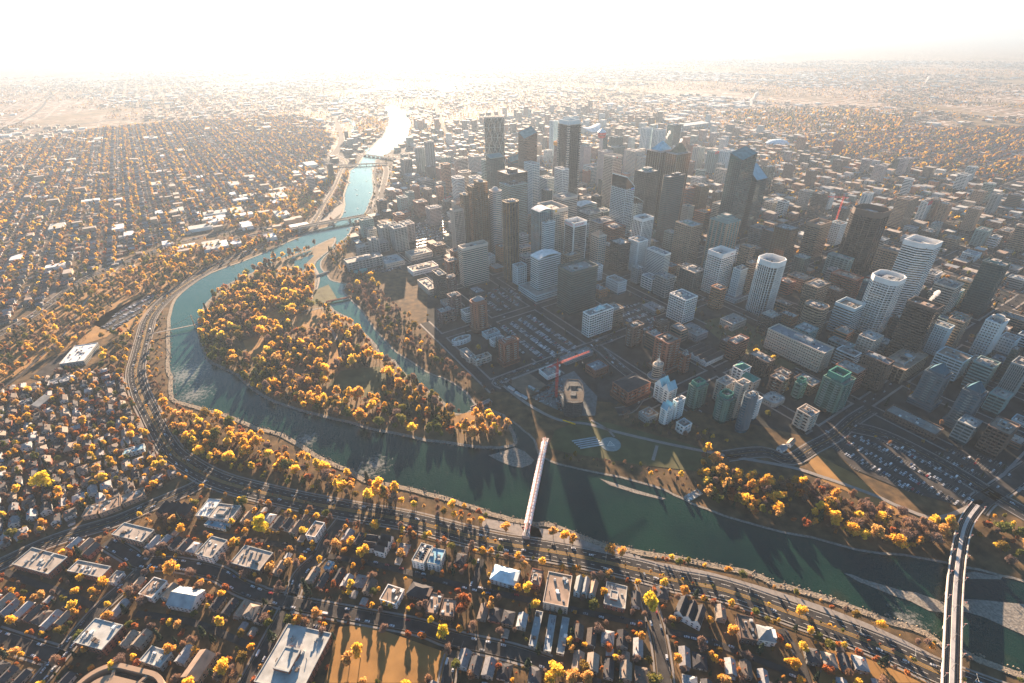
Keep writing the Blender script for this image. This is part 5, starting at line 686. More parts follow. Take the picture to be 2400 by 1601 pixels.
def seg(p0,p1,wd,z):
    n=int(max(1,(Vector(p1)-Vector(p0)).length/21)); a,b_=Vector(p0),Vector(p1)
    for i in range(n):
        c=a+(b_-a)*((i+.5)/n)
        if not inpoly(c,DT) or occ([c.x],[c.y])[0]==2: continue
        if any(inpoly(c,e) for e in EXCL): continue
        q0,q1=a+(b_-a)*(i/n),a+(b_-a)*((i+1)/n)
        ribbon(sg,[tuple(q0),tuple(q1)],wd,z,asph); markline([tuple(q0),tuple(q1)],wd)
        for s in(-1,1): ribbon(sm_,offline([tuple(q0),tuple(q1)],s*(wd/2+2)),3,z-.05,conc)
for k in range(-3,16): seg(vu(250,540+168*k),vu(2600,540+168*k),15,.60)
for k in range(-3,22): seg(vu(507+103*k,-300),vu(507+103*k,3000),14,.64)
sg.build('street_grid',kind='structure'); sm_.build('street_pavement',kind='structure')
fillpoly('downtown_paving',DT,.12,mat('city_paving',(.04,.042,.04),.95,0,.5,.05,detail=8,spec=.05))
# ------------------------------------------------------------------ buildings
def footprint(w,d,kind):
    a,b=w/2,d/2
    if kind=='oct':
        c=min(w,d)*.19; return [(-a+c,-b),(a-c,-b),(a,-b+c),(a,b-c),(a-c,b),(-a+c,b),(-a,b-c),(-a,-b+c)]
    if kind=='round':
        return [(a*cos(t),b*sin(t)) for t in [2*pi*i/16 for i in range(16)]]
    if kind=='cut':
        return [(-a+w*.3,-b),(a,-b),(a,b),(-a,b),(-a,-b+d*.45)]
    return [(-a,-b),(a,-b),(a,b),(-a,b)]
def fins_on(mb,poly,z0,z1,sp,fw,t,m,corner=True,n_fix=None):
    n=len(poly)
    for i in range(n):
        a=Vector(poly[i]); b=Vector(poly[(i+1)%n]); L=(b-a).length
        if L<3: continue
        d=(b-a)/L; nn=Vector((d.y,-d.x)); k=n_fix if n_fix else max(1,round(L/sp))
        for j in range(k+1):
            s=L*j/k; s=min(max(s,fw/2),L-fw/2)
            p=a+d*(s-fw/2); q_=a+d*(s+fw/2)
            P=[p-nn*.3,p+nn*t,q_+nn*t,q_-nn*.3]
            mb.prism([(v.x,v.y) for v in P],z0,z1,m)
def roof_units(root,w,d,h,n,seed,m=None):
    r=random.Random(seed); mb=MB(); pal=[roofm('light'),roofm('grey'),roofm('white'),roofm('brown')]
    for i in range(n):
        x=r.uniform(-w*.38,w*.38); y=r.uniform(-d*.38,d*.38); s=r.uniform(1,3.2); t=r.uniform(1,3.2)
        mb.box(x-s/2,y-t/2,h,x+s/2,y+t/2,h+r.uniform(.7,2.2),r.choice(pal))
    for i in range(max(1,n//3)):
        x=r.uniform(-w*.38,w*.38); y=r.uniform(-d*.38,d*.38); mb.bar((x,y,h),(x,y,h+r.uniform(1.5,3)),.35,pal[1],6)
    o=mb.build('rooftop_units',root,kind='stuff')
def roof_patch(root,poly,h,wm,rm):
    pass
NB=[0]
LAND=[]       # landmarks for telling look-alikes apart: (px,py,phrase)
def building(x,y,rot,w,d,h,name,style,wall,glass,label,o,group=None,cat=None,lod=0):
    NB[0]+=1; seed=NB[0]
    cat=cat or {'office_tower':'tower','condo_tower':'tower','tower_under_construction':'tower'}.get(name,name.split('_')[-1] if name in('hotel','school','house','pavilion','parkade') else 'building')
    root=thing(name,label,cat,(x,y,0),rot,group)
    poly=footprint(w,d,o.get('poly')); wm=wallm(wall); r=random.Random(seed*7)
    dist=sqrt(x*x+y*y+CAM_H**2); big=1180/dist   # px per metre in the photograph
    if style=='low':
        low_building(root,poly,w,d,h,wm,glass,o,seed,big); mark(rect(x,y,w+3,d+3,rot)); return root
    gm=glassm(glass); fh=o.get('fh',4.4 if name!='condo_tower' else 3.7); hero=o.get('hero',0)
    crown=o.get('crown',2.0 if h>40 else 1.2); top=o.get('top'); topz=None; zt=h-crown
    roofmat=roofm(r.choice(['roof','pale','light','roof','tan','grey']))
    if style=='g': zt=h-.6
    a,b=w/2,d/2
    core=MB()
    if top and top[0] in('wedge','slopeup','chisel','slope'):
        k=top[1]; rm=roofm(top[2]) if len(top)>2 else roofm('tealroof')
        if top[0]=='wedge': topz=lambda X,Y:h-k+k*min(1,max(0,(-X+a)/w))      # falls to the right
        elif top[0]=='slopeup': topz=lambda X,Y:h+k*(Y+b)/d
        elif top[0]=='slope': topz=lambda X,Y:h+k*(Y+b)/d*.5
        else: topz=lambda X,Y:h+k*(X+a)/w*.5+k*(Y+b)/d*.5
        core.prism(poly,0,h,gm if style in'gbxp' else wm,rm,topz=topz)
        zt=h-(k if top[0]=='wedge' else 0)-1.5
        core.build('tower_body',root)
        pr=MB(); po=offs(poly,.5)
        # sloping coping round the cut roof
        n=len(poly)
        for i in range(n):
            j=(i+1)%n; z1,z2=topz(*poly[i]),topz(*poly[j])
            pr.face([(*po[i],z1-1.6),(*po[j],z2-1.6),(*po[j],z2+.5),(*po[i],z1+.5)],wm); pr.face([(*po[i],z1+.5),(*po[j],z2+.5),(*poly[j],z2+.5),(*poly[i],z1+.5)],wm)
        pr.build('coping',root)
    else:
        core.prism(poly,0,zt,gm,roofmat); core.build('glazing',root)
    n_fl=max(2,int((zt-1)/fh)); fz=(zt-.5)/n_fl
    z0=4.5 if h>25 else .6
    band=MB(); fin=MB()
    pb=offs(poly,.35); pf=offs(poly,.28)
    bh={'b':.46,'x':.42,'p':.58,'c':.45,'f':.1,'g':.06}[style]*fz
    if wall in('GD','BZ') and style=='b': bh=.3*fz
    levels=[z0+fz*i for i in range(n_fl) if z0+fz*i+bh<zt-.2]
    indiv=hero and style in('b','x') and big*bh>1.2 and len(levels)<48
    if indiv:
        t=MB(); t.ring(pb,offs(poly,-.2),0,bh,wm); t.face([(*p,0) for p in reversed(pb)],wm); me=t.mesh('floor_band')
        for z in levels: link('floor_band',me,root,(0,0,z))
    else:
        for z in levels:
            if dist<1500: band.ring(pb,offs(poly,-.1),z,z+bh,wm if style!='g' else mat('mullion',(.12,.15,.15),.5))
            else: band.prism(pb,z,z+bh,wm if style!='g' else mat('mullion',(.12,.15,.15),.5))
        band.build('floor_bands',root,kind='stuff')
    # vertical members
    sp={'x':5.4,'p':3.6,'c':5.2,'f':5.0,'b':9.,'g':6.}[style]
    if lod: sp*=1.5
    if style=='f':
        nf=o.get('nf',6); n=len(poly)
        per=sum((Vector(poly[(i+1)%n])-Vector(poly[i])).length for i in range(n)); sp=max(w,d)/nf; fw=.9 if wall!='W' else 1.1
        if hero:
            for i in range(n):
                A=Vector(poly[i]); Bv=Vector(poly[(i+1)%n]); Lh=(Bv-A).length; dd=(Bv-A)/Lh; k=max(1,round(Lh/sp)); ang=math.atan2(dd.y,dd.x)
                t=MB(); t.box(-fw/2,-.75,0,fw/2,.1,zt-2,wm); me=t.mesh('pilaster')
                for j in range(k+1 if i==0 else k):
                    s=Lh*j/k; s=min(max(s,fw*.6),Lh-fw*.6); p=A+dd*s; link('pilaster',me,root,(p.x,p.y,2),ang)
        else: fins_on(fin,poly,2,zt,sp,fw,.8,wm)
    elif style in'xp': fins_on(fin,poly,z0,zt,sp,{'x':.55,'p':1.25}[style],.42,wm)
    elif style=='g': fins_on(fin,poly,z0,zt,o.get('fins') and max(w,d)/o['fins'] or sp,.25 if not o.get('fins') else .5,.3,mat('mullion',(.12,.15,.15),.5) if not o.get('fins') else wm)
    elif style=='b' and o.get('fins'): fins_on(fin,poly,0,zt,max(w,d)/o['fins'],3.,1.,wallm('TN'))
    elif style=='c':
        fins_on(fin,poly,z0,zt,sp*1.6,2.0,.45,wm)
    fin.build('facade_piers',root,kind='stuff')
    if style in('c',) and dist<2300:
        # balconies: slabs with rails, stacked in bays
        bal=MB(); n=len(poly); bal_m=wm; rail=mat('balcony_rail',(.3,.38,.38),.3,.2)
        for i in range(n):
            A=Vector(poly[i]); Bv=Vector(poly[(i+1)%n]); Lh=(Bv-A).length
            if Lh<7: continue
            dd=(Bv-A)/Lh; nn=Vector((dd.y,-dd.x)); mid=(A+Bv)/2
            k=max(1,int(Lh/13))
            for j in range(k):
                s=Lh*(j+.5)/k; bw=min(5.5,Lh/k*.55)
                for z in levels:
                    P=[A+dd*(s-bw/2)+nn*.2,A+dd*(s-bw/2)+nn*1.8,A+dd*(s+bw/2)+nn*1.8,A+dd*(s+bw/2)+nn*.2]
                    P=[(v.x,v.y) for v in P]; bal.prism(P,z,z+.3,bal_m)
                    if dist<1300: bal.face([(*P[1],z+.3),(*P[2],z+.3),(*P[2],z+1.3),(*P[1],z+1.3)],rail)
        bal.build('balconies',root,kind='stuff')
    if topz is None and style!='g':
        cr=MB(); cr.ring(offs(poly,.6),offs(poly,-.5),zt-.6,h,wm)
        cr.build('parapet',root)
    elif topz is None:
        cr=MB(); cr.ring(offs(poly,.35),offs(poly,-.4),zt-.3,h+.5,wm); cr.build('parapet',root)
    if o.get('edge'):
        e=MB(); 
        for i in range(4):
            p=poly[i]; sx=1 if p[0]>0 else -1; sy=1 if p[1]>0 else -1
            for k in range(int(h/6)): e.box(min(p[0]+sx*.6,p[0]-sx*5),min(p[1]+sy*.6,p[1]-sy*5),k*6+5,max(p[0]+sx*.6,p[0]-sx*5),max(p[1]+sy*.6,p[1]-sy*5),k*6+8,wm)
        e.build('corner_bands',root,kind='stuff')
    # roof things
    zr=zt if topz is None else None
    if zr is not None:
        if not top or top[0] not in('hip','gables','arch','pyr','dome'):
            pw,pd=w*r.uniform(.3,.5),d*r.uniform(.3,.5); ph=o['top'][1] if top and top[0]=='plant' else r.uniform(2.5,5)*(1 if h>25 else .6)
            px,py=r.uniform(-.08,.08)*w,r.uniform(-.08,.08)*d
            t=MB(); t.box(px-pw/2,py-pd/2,zr,px+pw/2,py+pd/2,zr+ph,roofm(r.choice(['grey','light','metal'])) if not(top and top[0]=='plant') else roofm(r.choice(['black','tealroof','metal'])),roofmat,bottom=False); pr_=t.build('plant_room',root)
            if big>.6:
                v=MB(); v.bar((px-pw*.2,py,zr+ph),(px-pw*.2,py,zr+ph+1),pw*.14,roofm('black'),8); v.bar((px+pw*.2,py,zr+ph),(px+pw*.2,py,zr+ph+1),pw*.14,roofm('metal'),8); v.build('vent_fan',pr_)
        if big>.55: roof_units(root,w,d,zr,min(14,int(5+w*d/160)),seed)
    if top:
        k=top[1]; rm=roofm(top[2]) if len(top)>2 else roofm('tan'); T=MB()
        if top[0]=='hip':
            p2=offs(poly,-w*.12) if h>30 else offs(poly,.5)
            n=len(p2); zb=h if h>30 else h-.4
            if h>30: T.prism(p2,zt,h+2,wm,cap=False); zb=h+2
            rx=max(0,(w-d)/2)*.6; ry=max(0,(d-w)/2)*.6
            for i in range(n):
                j=(i+1)%n
                def rp(p): return (max(-rx,min(rx,p[0])),max(-ry,min(ry,p[1])))
                A,Bq=p2[i],p2[j]; ra,rb=rp(A),rp(Bq)
                T.face([(*A,zb),(*Bq,zb),(*rb,zb+k),(*ra,zb+k)] if ra!=rb else [(*A,zb),(*Bq,zb),(*ra,zb+k)],rm)
            T.build('roof',root)
        elif top[0]=='gables':
            m=max(2,round(max(w,d)/11)) if name!='house' else 2; along_x=w>=d; L=w if along_x else d; Wd=d if along_x else w; s=L/m
            for i in range(m):
                c=-L/2+s*(i+.5)
                g=MB()
                def P(u_,v_,z): return (u_,v_,z) if along_x else (-v_,u_,z)
                e=.4; x0,x1=c-s/2-(.1 if i else e),c+s/2+(.0 if i<m-1 else e); y0,y1=-Wd/2-e,Wd/2+e
                g.face([P(x0,y0,h),P(c,y0,h+k),P(c,y1,h+k),P(x0,y1,h)][::-1],rm); g.face([P(c,y0,h+k),P(x1,y0,h),P(x1,y1,h),P(c,y1,h+k)][::-1],rm)
                g.face([P(x0+.3,y0+.5,h-.1),P(x1-.3,y0+.5,h-.1),P(c,y0+.5,h+k-.3)],wm); g.face([P(x1-.3,y1-.5,h-.1),P(x0+.3,y1-.5,h-.1),P(c,y1-.5,h+k-.3)],wm)
                g.build('gable_roof',root)
        elif top[0]=='arch':
            nseg=8
            for i in range(nseg):
                t0,t1=i/nseg,(i+1)/nseg; z=lambda t:h+.6+k*sin(pi*t)
                T.face([(-a-1+(w+2)*t0,-b-1,z(t0)),(-a-1+(w+2)*t1,-b-1,z(t1)),(-a-1+(w+2)*t1,b+1,z(t1)),(-a-1+(w+2)*t0,b+1,z(t0))],roofm('white'))
                T.face([(-a-1+(w+2)*t0,-b-1,z(t0)-1.2),(-a-1+(w+2)*t1,-b-1,z(t1)-1.2),(-a-1+(w+2)*t1,-b-1,z(t1)),(-a-1+(w+2)*t0,-b-1,z(t0))],wm)
                T.face([(-a+w*t0,-b,zt),(-a+w*t1,-b,zt),(-a+w*t1,-b,z(t1)-1.2),(-a+w*t0,-b,z(t0)-1.2)],gm)
            T.build('arched_roof',root)
        elif top[0]=='dome':
            for i in range(8):
                f0,f1=i*pi/4,(i+1)*pi/4; R=min(w,d)*.36
                for jz in range(3):
                    e0,e1=jz*pi/6,(jz+1)*pi/6
                    q4=[(R*cos(e)*cos(f),R*cos(e)*sin(f),h+k*sin(e)) for f,e in((f0,e0),(f1,e0),(f1,e1),(f0,e1))]
                    T.face(q4[:3] if jz==2 else q4,roofm('metal'))
            T.prism([(min(w,d)*.36*cos(i*pi/4),min(w,d)*.36*sin(i*pi/4)) for i in range(8)],zt,h,wm); T.build('dome_roof',root)
        elif top[0]=='step':
            for i in range(3):
                f=.8-.22*i; t=MB(); t.prism([(p[0]*f,p[1]*f) for p in poly],zt+ (k/3)*i,zt+(k/3)*(i+1),wm,roofmat); t.ring(offs([(p[0]*f,p[1]*f) for p in poly],.3),[(p[0]*f*.96,p[1]*f*.96) for p in poly],zt+(k/3)*(i+1)-.4,zt+(k/3)*(i+1)+.6,wm); t.build('upper_storey',root)
        elif top[0]=='hood':
            T.ring([(p[0]*.75,p[1]*.75+b*.15) for p in poly],[(p[0]*.62,p[1]*.62+b*.15) for p in poly],zt,h+k,rm); T.build('roof_hood',root)
        elif top[0]=='screen':
            T.ring([(p[0]*.93,p[1]*.93) for p in poly],[(p[0]*.89,p[1]*.89) for p in poly],zt,h+k,wallm('WB')); T.build('roof_screen',root)
        elif top[0]=='pyr':
            q4=[(-a*.3,-b*.3),(a*.5,-b*.3),(a*.5,b*.5),(-a*.3,b*.5)]; T.prism(q4,zt,h+1,wm); T.cone(q4,h+1,h+1+k,roofm('paleglass')); T.build('pyramid_skylight',root)
        elif top[0]=='drum':
            R=min(w,d)*.3; T.prism([(R*cos(t)+a*.2,R*sin(t)) for t in [i*pi/10 for i in range(20)]],zt,h+k,wallm('CR'),roofmat); T.build('roof_drum',root)
        elif top[0]=='spire':
            for i in range(6): T.bar((5*cos(i*pi/3),5*sin(i*pi/3),zt),(0,0,h+k),.3,wallm('W'))
            T.bar((0,0,h+k-2),(0,0,h+k+8),.2,wallm('W')); T.build('spire_frame',root)
    if o.get('podium'):
        ph,pm=o['podium']; t=MB(); pp=offs(poly,pm); t.prism(pp,0,ph,wm,roofmat); t.ring(offs(pp,.3),offs(pp,-.5),ph,ph+1,wm)
        for z in (ph*.35,ph*.7): t.ring(offs(pp,.25),offs(pp,-.1),z,z+1.2,gm)
        t.build('podium',root)
    em=o.get('emblem'); sg=o.get('sign')
    if em=='sun':
        t=MB(); t.prism([(2.6*cos(i*pi/6),2.6*sin(i*pi/6)) for i in range(12)],0,.3,mat('emblem_yellow',(.8,.45,.03),.6)); e=t.build('sun_emblem',root,(-a+6,-b-.75,h-4)); e.rotation_euler=(pi/2,0,0)
    if em=='leaf':
        t=MB(); t.face([(0,-3,0),(1,-1,0),(3,-1.4,0),(2,0,0),(2.6,2,0),(1,1.4,0),(0,3.4,0),(-1,1.4,0),(-2.6,2,0),(-2,0,0),(-3,-1.4,0),(-1,-1,0)],mat('emblem_red',(.6,.02,.03),.6)); e=t.build('leaf_emblem',root,(-a*.2,-b-.8,h-4)); e.rotation_euler=(pi/2,0,0)
    if em=='blue':
        t=MB(); t.box(0,-.3,0,9,.1,5,mat('emblem_blue',(.05,.25,.6),.6)); t.box(1,-.45,1,8,-.3,2.2,mat('emblem_red',(.6,.02,.03),.6)); t.build('blue_emblem',root,(a-11,-b-.5,h-33))
    if em=='squiggle':
        t=MB(); pts=[(0,0),(1.4,2),(2,.3),(3.4,2),(4,.3),(5.4,2),(6,.6),(8,1)]
        for p,q_ in zip(pts,pts[1:]): t.bar((p[0],0,p[1]),(q_[0],0,q_[1]),.3,mat('emblem_dark_red',(.3,.02,.03),.6))
        t.build('squiggle_logo',root,(a-14,-b-.9,h-6))
    if em=='redtop':
        t=MB(); t.box(-a-.5,-b-.9,h-8,a+.5,-b-.5,h+1,mat('red_panel',(.6,.04,.05),.6)); t.build('red_panel',root)
    if sg:
        for (px,py,ang) in ((-w*.42,-b-.75,0),(-a-.75,d*.42,-pi/2)):
            cu=bpy.data.curves.new('sign','FONT'); cu.body=sg; cu.size=6.5; cu.extrude=.1; cu.materials.append(mat('emblem_red',(.6,.02,.03),.6))
            tmp=bpy.data.objects.new('sign_lettering_curve',cu); me=bpy.data.meshes.new_from_object(tmp); bpy.data.objects.remove(tmp); e=link('sign_lettering',me,root,(px,py,h-7)); e.rotation_euler=(pi/2,0,ang)
    mark(rect(x,y,w+5,d+5,rot))
    return root
def low_building(root,poly,w,d,h,wm,rk,o,seed,big):
    r=random.Random(seed); rm=roofm(rk); a,b=w/2,d/2; top=o.get('top')
    t=MB(); t.prism(poly,0,h-.7,wm,rm); t.build('walls',root)
    if not(top and top[0] in('gable','gables','hip')):
        t=MB(); t.ring(offs(poly,.25),offs(poly,-.35),h-1.0,h,roofm('light') if rk not in('tan','brown') else wm); t.build('parapet',root)
        roof_units(root,w,d,h-.7,min(16,4+int(w*d/110)),seed)
    wg=mat('window_glass',(.03,.04,.05),.15,.2,spec=.7); n=0; win=[]
    me={}
    fl=max(1,int(h/3.1))
    for i in range(4):
        A=Vector(poly[i]); Bv=Vector(poly[(i+1)%4]); L=(Bv-A).length; dd=(Bv-A)/L; ang=math.atan2(dd.y,dd.x); k=max(1,int(L/4))
        for f in range(fl):
            for j in range(k):
                s=L*(j+.5)/k; p=A+dd*s; win.append((p.x,p.y,1.1+f*3.0,ang))
    tm=MB(); tm.box(-.8,-.12,0,.8,.05,1.4,wg); tm.box(-.95,-.06,-.12,.95,.04,1.52,mat('window_frame',(.5,.5,.48),.6)); 
    if big>1.5 and len(win)<70:
        m_=tm.mesh('window')
        for x,y,z,an in win: link('window',m_,root,(x,y,z),an)
    else:
        wb=MB()
        for x,y,z,an in win:
            c,s=cos(an),sin(an)
            q4=[(x+c*u_-s*v_,y+s*u_+c*v_) for u_,v_ in((-.8,-.12),(.8,-.12),(.8,.05),(-.8,.05))]; wb.prism(q4,z,z+1.4,wg)
        wb.build('windows',root,kind='stuff')
    if top:
        k=top[1]; trm=roofm(top[2]) if len(top)>2 else rm
        if top[0]=='gable':
            ax=w>=d
            P=(lambda u_,v_,z:(u_,v_,z)) if ax else (lambda u_,v_,z:(-v_,u_,z))
            L,Wd=(a,b) if ax else (b,a); g=MB(); e=.5
            g.face([P(-L-e,-Wd-e,h-.7),P(L+e,-Wd-e,h-.7),P(L+e,0,h+k),P(-L-e,0,h+k)],trm); g.face([P(L+e,Wd+e,h-.7),P(-L-e,Wd+e,h-.7),P(-L-e,0,h+k),P(L+e,0,h+k)],trm)
            g.face([P(-L,Wd,h-.8),P(-L,-Wd,h-.8),P(-L,0,h+k-.4)],wm); g.face([P(L,-Wd,h-.8),P(L,Wd,h-.8),P(L,0,h+k-.4)],wm); g.build('gable_roof',root)
        elif top[0]=='hip':
            g=MB(); p2=offs(poly,.5); rx=max(0,a-b)*.9; ry=max(0,b-a)*.9
            for i in range(4):
                A,Bq=p2[i],p2[(i+1)%4]; ra=(rx if A[0]>0 else -rx,ry if A[1]>0 else -ry); rb=(rx if Bq[0]>0 else -rx,ry if Bq[1]>0 else -ry)
                g.face([(*A,h-.7),(*Bq,h-.7),(*rb,h+k),(*ra,h+k)] if ra!=rb else [(*A,h-.7),(*Bq,h-.7),(*ra,h+k)],trm)
            g.build('hip_roof',root)
            g=MB(); g.box(-a*.6,-b-.8,0,a*.6,-b+b*.5,h+k*.35,wm); g.build('dormer',root)
        elif top[0]=='gables':
            ax=w>=d; L=w if ax else d; Wd=d if ax else w; m=max(2,round(L/7)); s=L/m
            P=(lambda u_,v_,z:(u_,v_,z)) if ax else (lambda u_,v_,z:(-v_,u_,z))
            for i in range(m):
                c=-L/2+s*(i+.5); g=MB(); x0,x1=c-s/2,c+s/2; y0,y1=-Wd/2-.5,Wd/2+.5
                g.face([P(x0,y0,h-.7),P(c,y0,h+k),P(c,y1,h+k),P(x0,y1,h-.7)][::-1],trm); g.face([P(c,y0,h+k),P(x1,y0,h-.7),P(x1,y1,h-.7),P(c,y1,h+k)][::-1],trm)
                g.face([P(x0,y0+.5,h-.75),P(x1,y0+.5,h-.75),P(c,y0+.5,h+k-.2)],wm); g.face([P(x1,y1-.5,h-.75),P(x0,y1-.5,h-.75),P(c,y1-.5,h+k-.2)],wm); g.build('gable_roof',root)
        elif top[0] in('plant','step'):
            g=MB(); g.box(-a*.55,-b*.2,h-.7,a*.2,b*.5,h+k,wm,rm); g.ring([(-a*.55-.2,-b*.2-.2),(a*.2+.2,-b*.2-.2),(a*.2+.2,b*.5+.2),(-a*.55-.2,b*.5+.2)],[(-a*.5,-b*.15),(a*.15,-b*.15),(a*.15,b*.45),(-a*.5,b*.45)],h+k-.3,h+k+.5,roofm('light')); g.build('upper_storey',root)
    if o.get('solar'):
        pm=mat('solar_panel',(.01,.015,.03),.15,.3); t=MB(); t.face([(-.75,-1.5,0),(.75,-1.5,.35),(.75,1.5,.35),(-.75,1.5,0)],pm); me=t.mesh('solar_panel')
        nx,ny=max(2,int(w*.8/2.1)),max(2,int(d*.85/3.6))
        for i in range(nx):
            for j in range(ny): link('solar_panel',me,root,(-w*.4+w*.8*(i+.5)/nx,-d*.42+d*.84*(j+.5)/ny,h-.2))
for t in BUILDINGS:
    rb=building(*t)
    px,py,_=pj(t[0],t[1],t[5]); LAND.append((px,py,t[10]))
# ------------------------------------------------------------------ individual landmarks
def crescent_tower():
    x,y=-45+0,1700.; h=236
    root=thing('office_tower','tallest left-hand tower wrapped in a pale criss-cross steel frame with curved face','tower',(x,y,0),radians(8))
    pts=[(36*sin(t)*1.0,-6-10*cos(t)*1.5+ 12) for t in [radians(a) for a in range(-62,63,15)]]
    poly=[(p[0],p[1]) for p in pts]+[(28,20),(0,12),(-28,20)]
    gm=glassm('k'); steel=mat('pale_steel',(.55,.55,.5),.5,.2); t=MB(); t.prism(poly,0,h,gm,roofm('pale')); t.build('glazing',root)
    f=MB(); pf=offs(poly,.8)[:len(pts)]
    nb=len(pf)-1
    for k in range(1,8):
        z=h*k/8
        for i in range(nb): f.bar((*pf[i],z),(*pf[i+1],z),.55,steel)
    for i in range(nb+1): f.bar((*pf[i],0),(*pf[i],h),.35,steel)
    for k in range(0,8):
        for i in range(nb):
            z0,z1=h*k/8,h*(k+1)/8
            if (i+k)%2: f.bar((*pf[i],z0),(*pf[i+1],z1),.6,steel)
            else: f.bar((*pf[i+1],z0),(*pf[i],z1),.6,steel)
    f.build('steel_lattice',root)
    b_=MB()
    for k in range(58): b_.prism(offs(poly,.15),k*4+3,k*4+3.5,mat('mullion',(.12,.15,.15),.5))
    b_.build('floor_bands',root,kind='stuff')
    c=MB(); c.ring(offs(poly,.8),offs(poly,-1),h-3,h+1.5,wallm('CR')); c.build('parapet',root); roof_units(root,50,14,h,12,3)
    mark(rect(x,y,70,50,0)); LAND.append((1138,280,'criss-cross framed tower'))
crescent_tower()
def observation_tower():
    root=thing('observation_tower','slim concrete observation tower with red saucer pod and white cone top','tower',(326,1885,0))
    cm=wallm('PK'); t=MB(); n=16
    def ringp(R): return [(R*cos(2*pi*i/n),R*sin(2*pi*i/n)) for i in range(n)]
    prof=[(0,9.5),(20,7.2),(60,6.4),(140,6)]
    for (z0,r0),(z1,r1) in zip(prof,prof[1:]):
        A,B_=ringp(r0),ringp(r1)
        for i in range(n): j=(i+1)%n; t.face([(*A[i],z0),(*A[j],z0),(*B_[j],z1),(*B_[i],z1)],cm)
    t.build('shaft',root)
    red=mat('pod_red',(.55,.03,.02),.5); wh=mat('pod_white',(.55,.65,.68),.5); t=MB()
    prof=[(138,6),(141,12),(148,14.5),(150,14.5),(157,15.5),(158,15.5)]
    for (z0,r0),(z1,r1) in zip(prof,prof[1:]):
        A,B_=ringp(r0),ringp(r1); mm=glassm('k') if z0==148 or z0==150 and 0 else red
        for i in range(n): j=(i+1)%n; t.face([(*A[i],z0),(*A[j],z0),(*B_[j],z1),(*B_[i],z1)],mm)
    t.build('red_pod',root)
    t=MB(); prof=[(158,15.5),(163,11),(166,6),(172,1.2)]
    for (z0,r0),(z1,r1) in zip(prof,prof[1:]):
        A,B_=ringp(r0),ringp(r1)
        for i in range(n): j=(i+1)%n; t.face([(*A[i],z0),(*A[j],z0),(*B_[j],z1),(*B_[i],z1)],wh)
    t.build('cone_roof',root); t=MB(); t.bar((0,0,170),(0,0,190),.7,cm,6,.2); t.build('mast',root); LAND.append((1411,312,'red-topped observation tower'))
observation_tower()
def saddle_arena():
    root=thing('arena','white saddle-roofed arena glaring beyond the observation tower','arena',(430,2900,0),radians(20)); wh=roofm('white'); t=MB(); n=28; m=8
    R=62
    def P(i,j): a=2*pi*i/n; r=R*j/m; X,Y=r*cos(a),r*sin(a); return (X,Y,26+ (X*X-Y*Y)/R/R*16)
    for i in range(n):
        for j in range(m):
            q4=[P(i,j),P(i,j+1),P(i+1,j+1),P(i+1,j)]; t.face(q4 if j else [q4[0],q4[1],q4[2]],wh)
    t.build('saddle_roof',root); t=MB()
    for i in range(n):
        a,b_=P(i,m),P(i+1,m); t.face([(a[0],a[1],0),(b_[0],b_[1],0),b_,a],wallm('GY'))
    t.build('bowl_wall',root); mark(rect(430,2900,140,140,0)); LAND.append((1430,296,'white saddle-roofed arena'))
saddle_arena()
def orange_tower():
    p=(163,1720); root=thing('tower_under_construction','unfinished tapering tower with a band of orange safety netting near its top','tower',(*p,0),GA)
    sl=wallm('PK'); gm=glassm('k'); t=MB(); H=150
    for k in range(38):
        f=1.25-.45*k/38; z=k*4; tw=.0; q4=[(c[0]*f,c[1]*f) for c in ((-15,-15),(15,-15),(15,15),(-15,15))]; t.prism(q4,z,z+1.1,sl,bottom=True)
    t.build('floor_slabs',root,kind='stuff'); t=MB()
    q0=[(c[0]*1.15,c[1]*1.15) for c in ((-15,-15),(15,-15),(15,15),(-15,15))]; q1=[(c[0]*.76,c[1]*.76) for c in ((-15,-15),(15,-15),(15,15),(-15,15))]
    for i in range(4): j=(i+1)%4; t.face([(*q0[i],0),(*q0[j],0),(*q1[j],H),(*q1[i],H)],gm)
    t.build('glazing',root); t=MB(); om=mat('safety_net_orange',(.75,.3,.02),.8); t.ring([(c[0]*.95,c[1]*.95) for c in ((-15,-15),(15,-15),(15,15),(-15,15))],[(c[0]*.85,c[1]*.85) for c in ((-15,-15),(15,-15),(15,15),(-15,15))],146,158,om); t.build('safety_netting',root)
    t=MB(); t.box(-7,-7,145,7,7,164,sl); t.build('concrete_core',root); mark(rect(*p,45,45,GA)); return p
op=orange_tower()
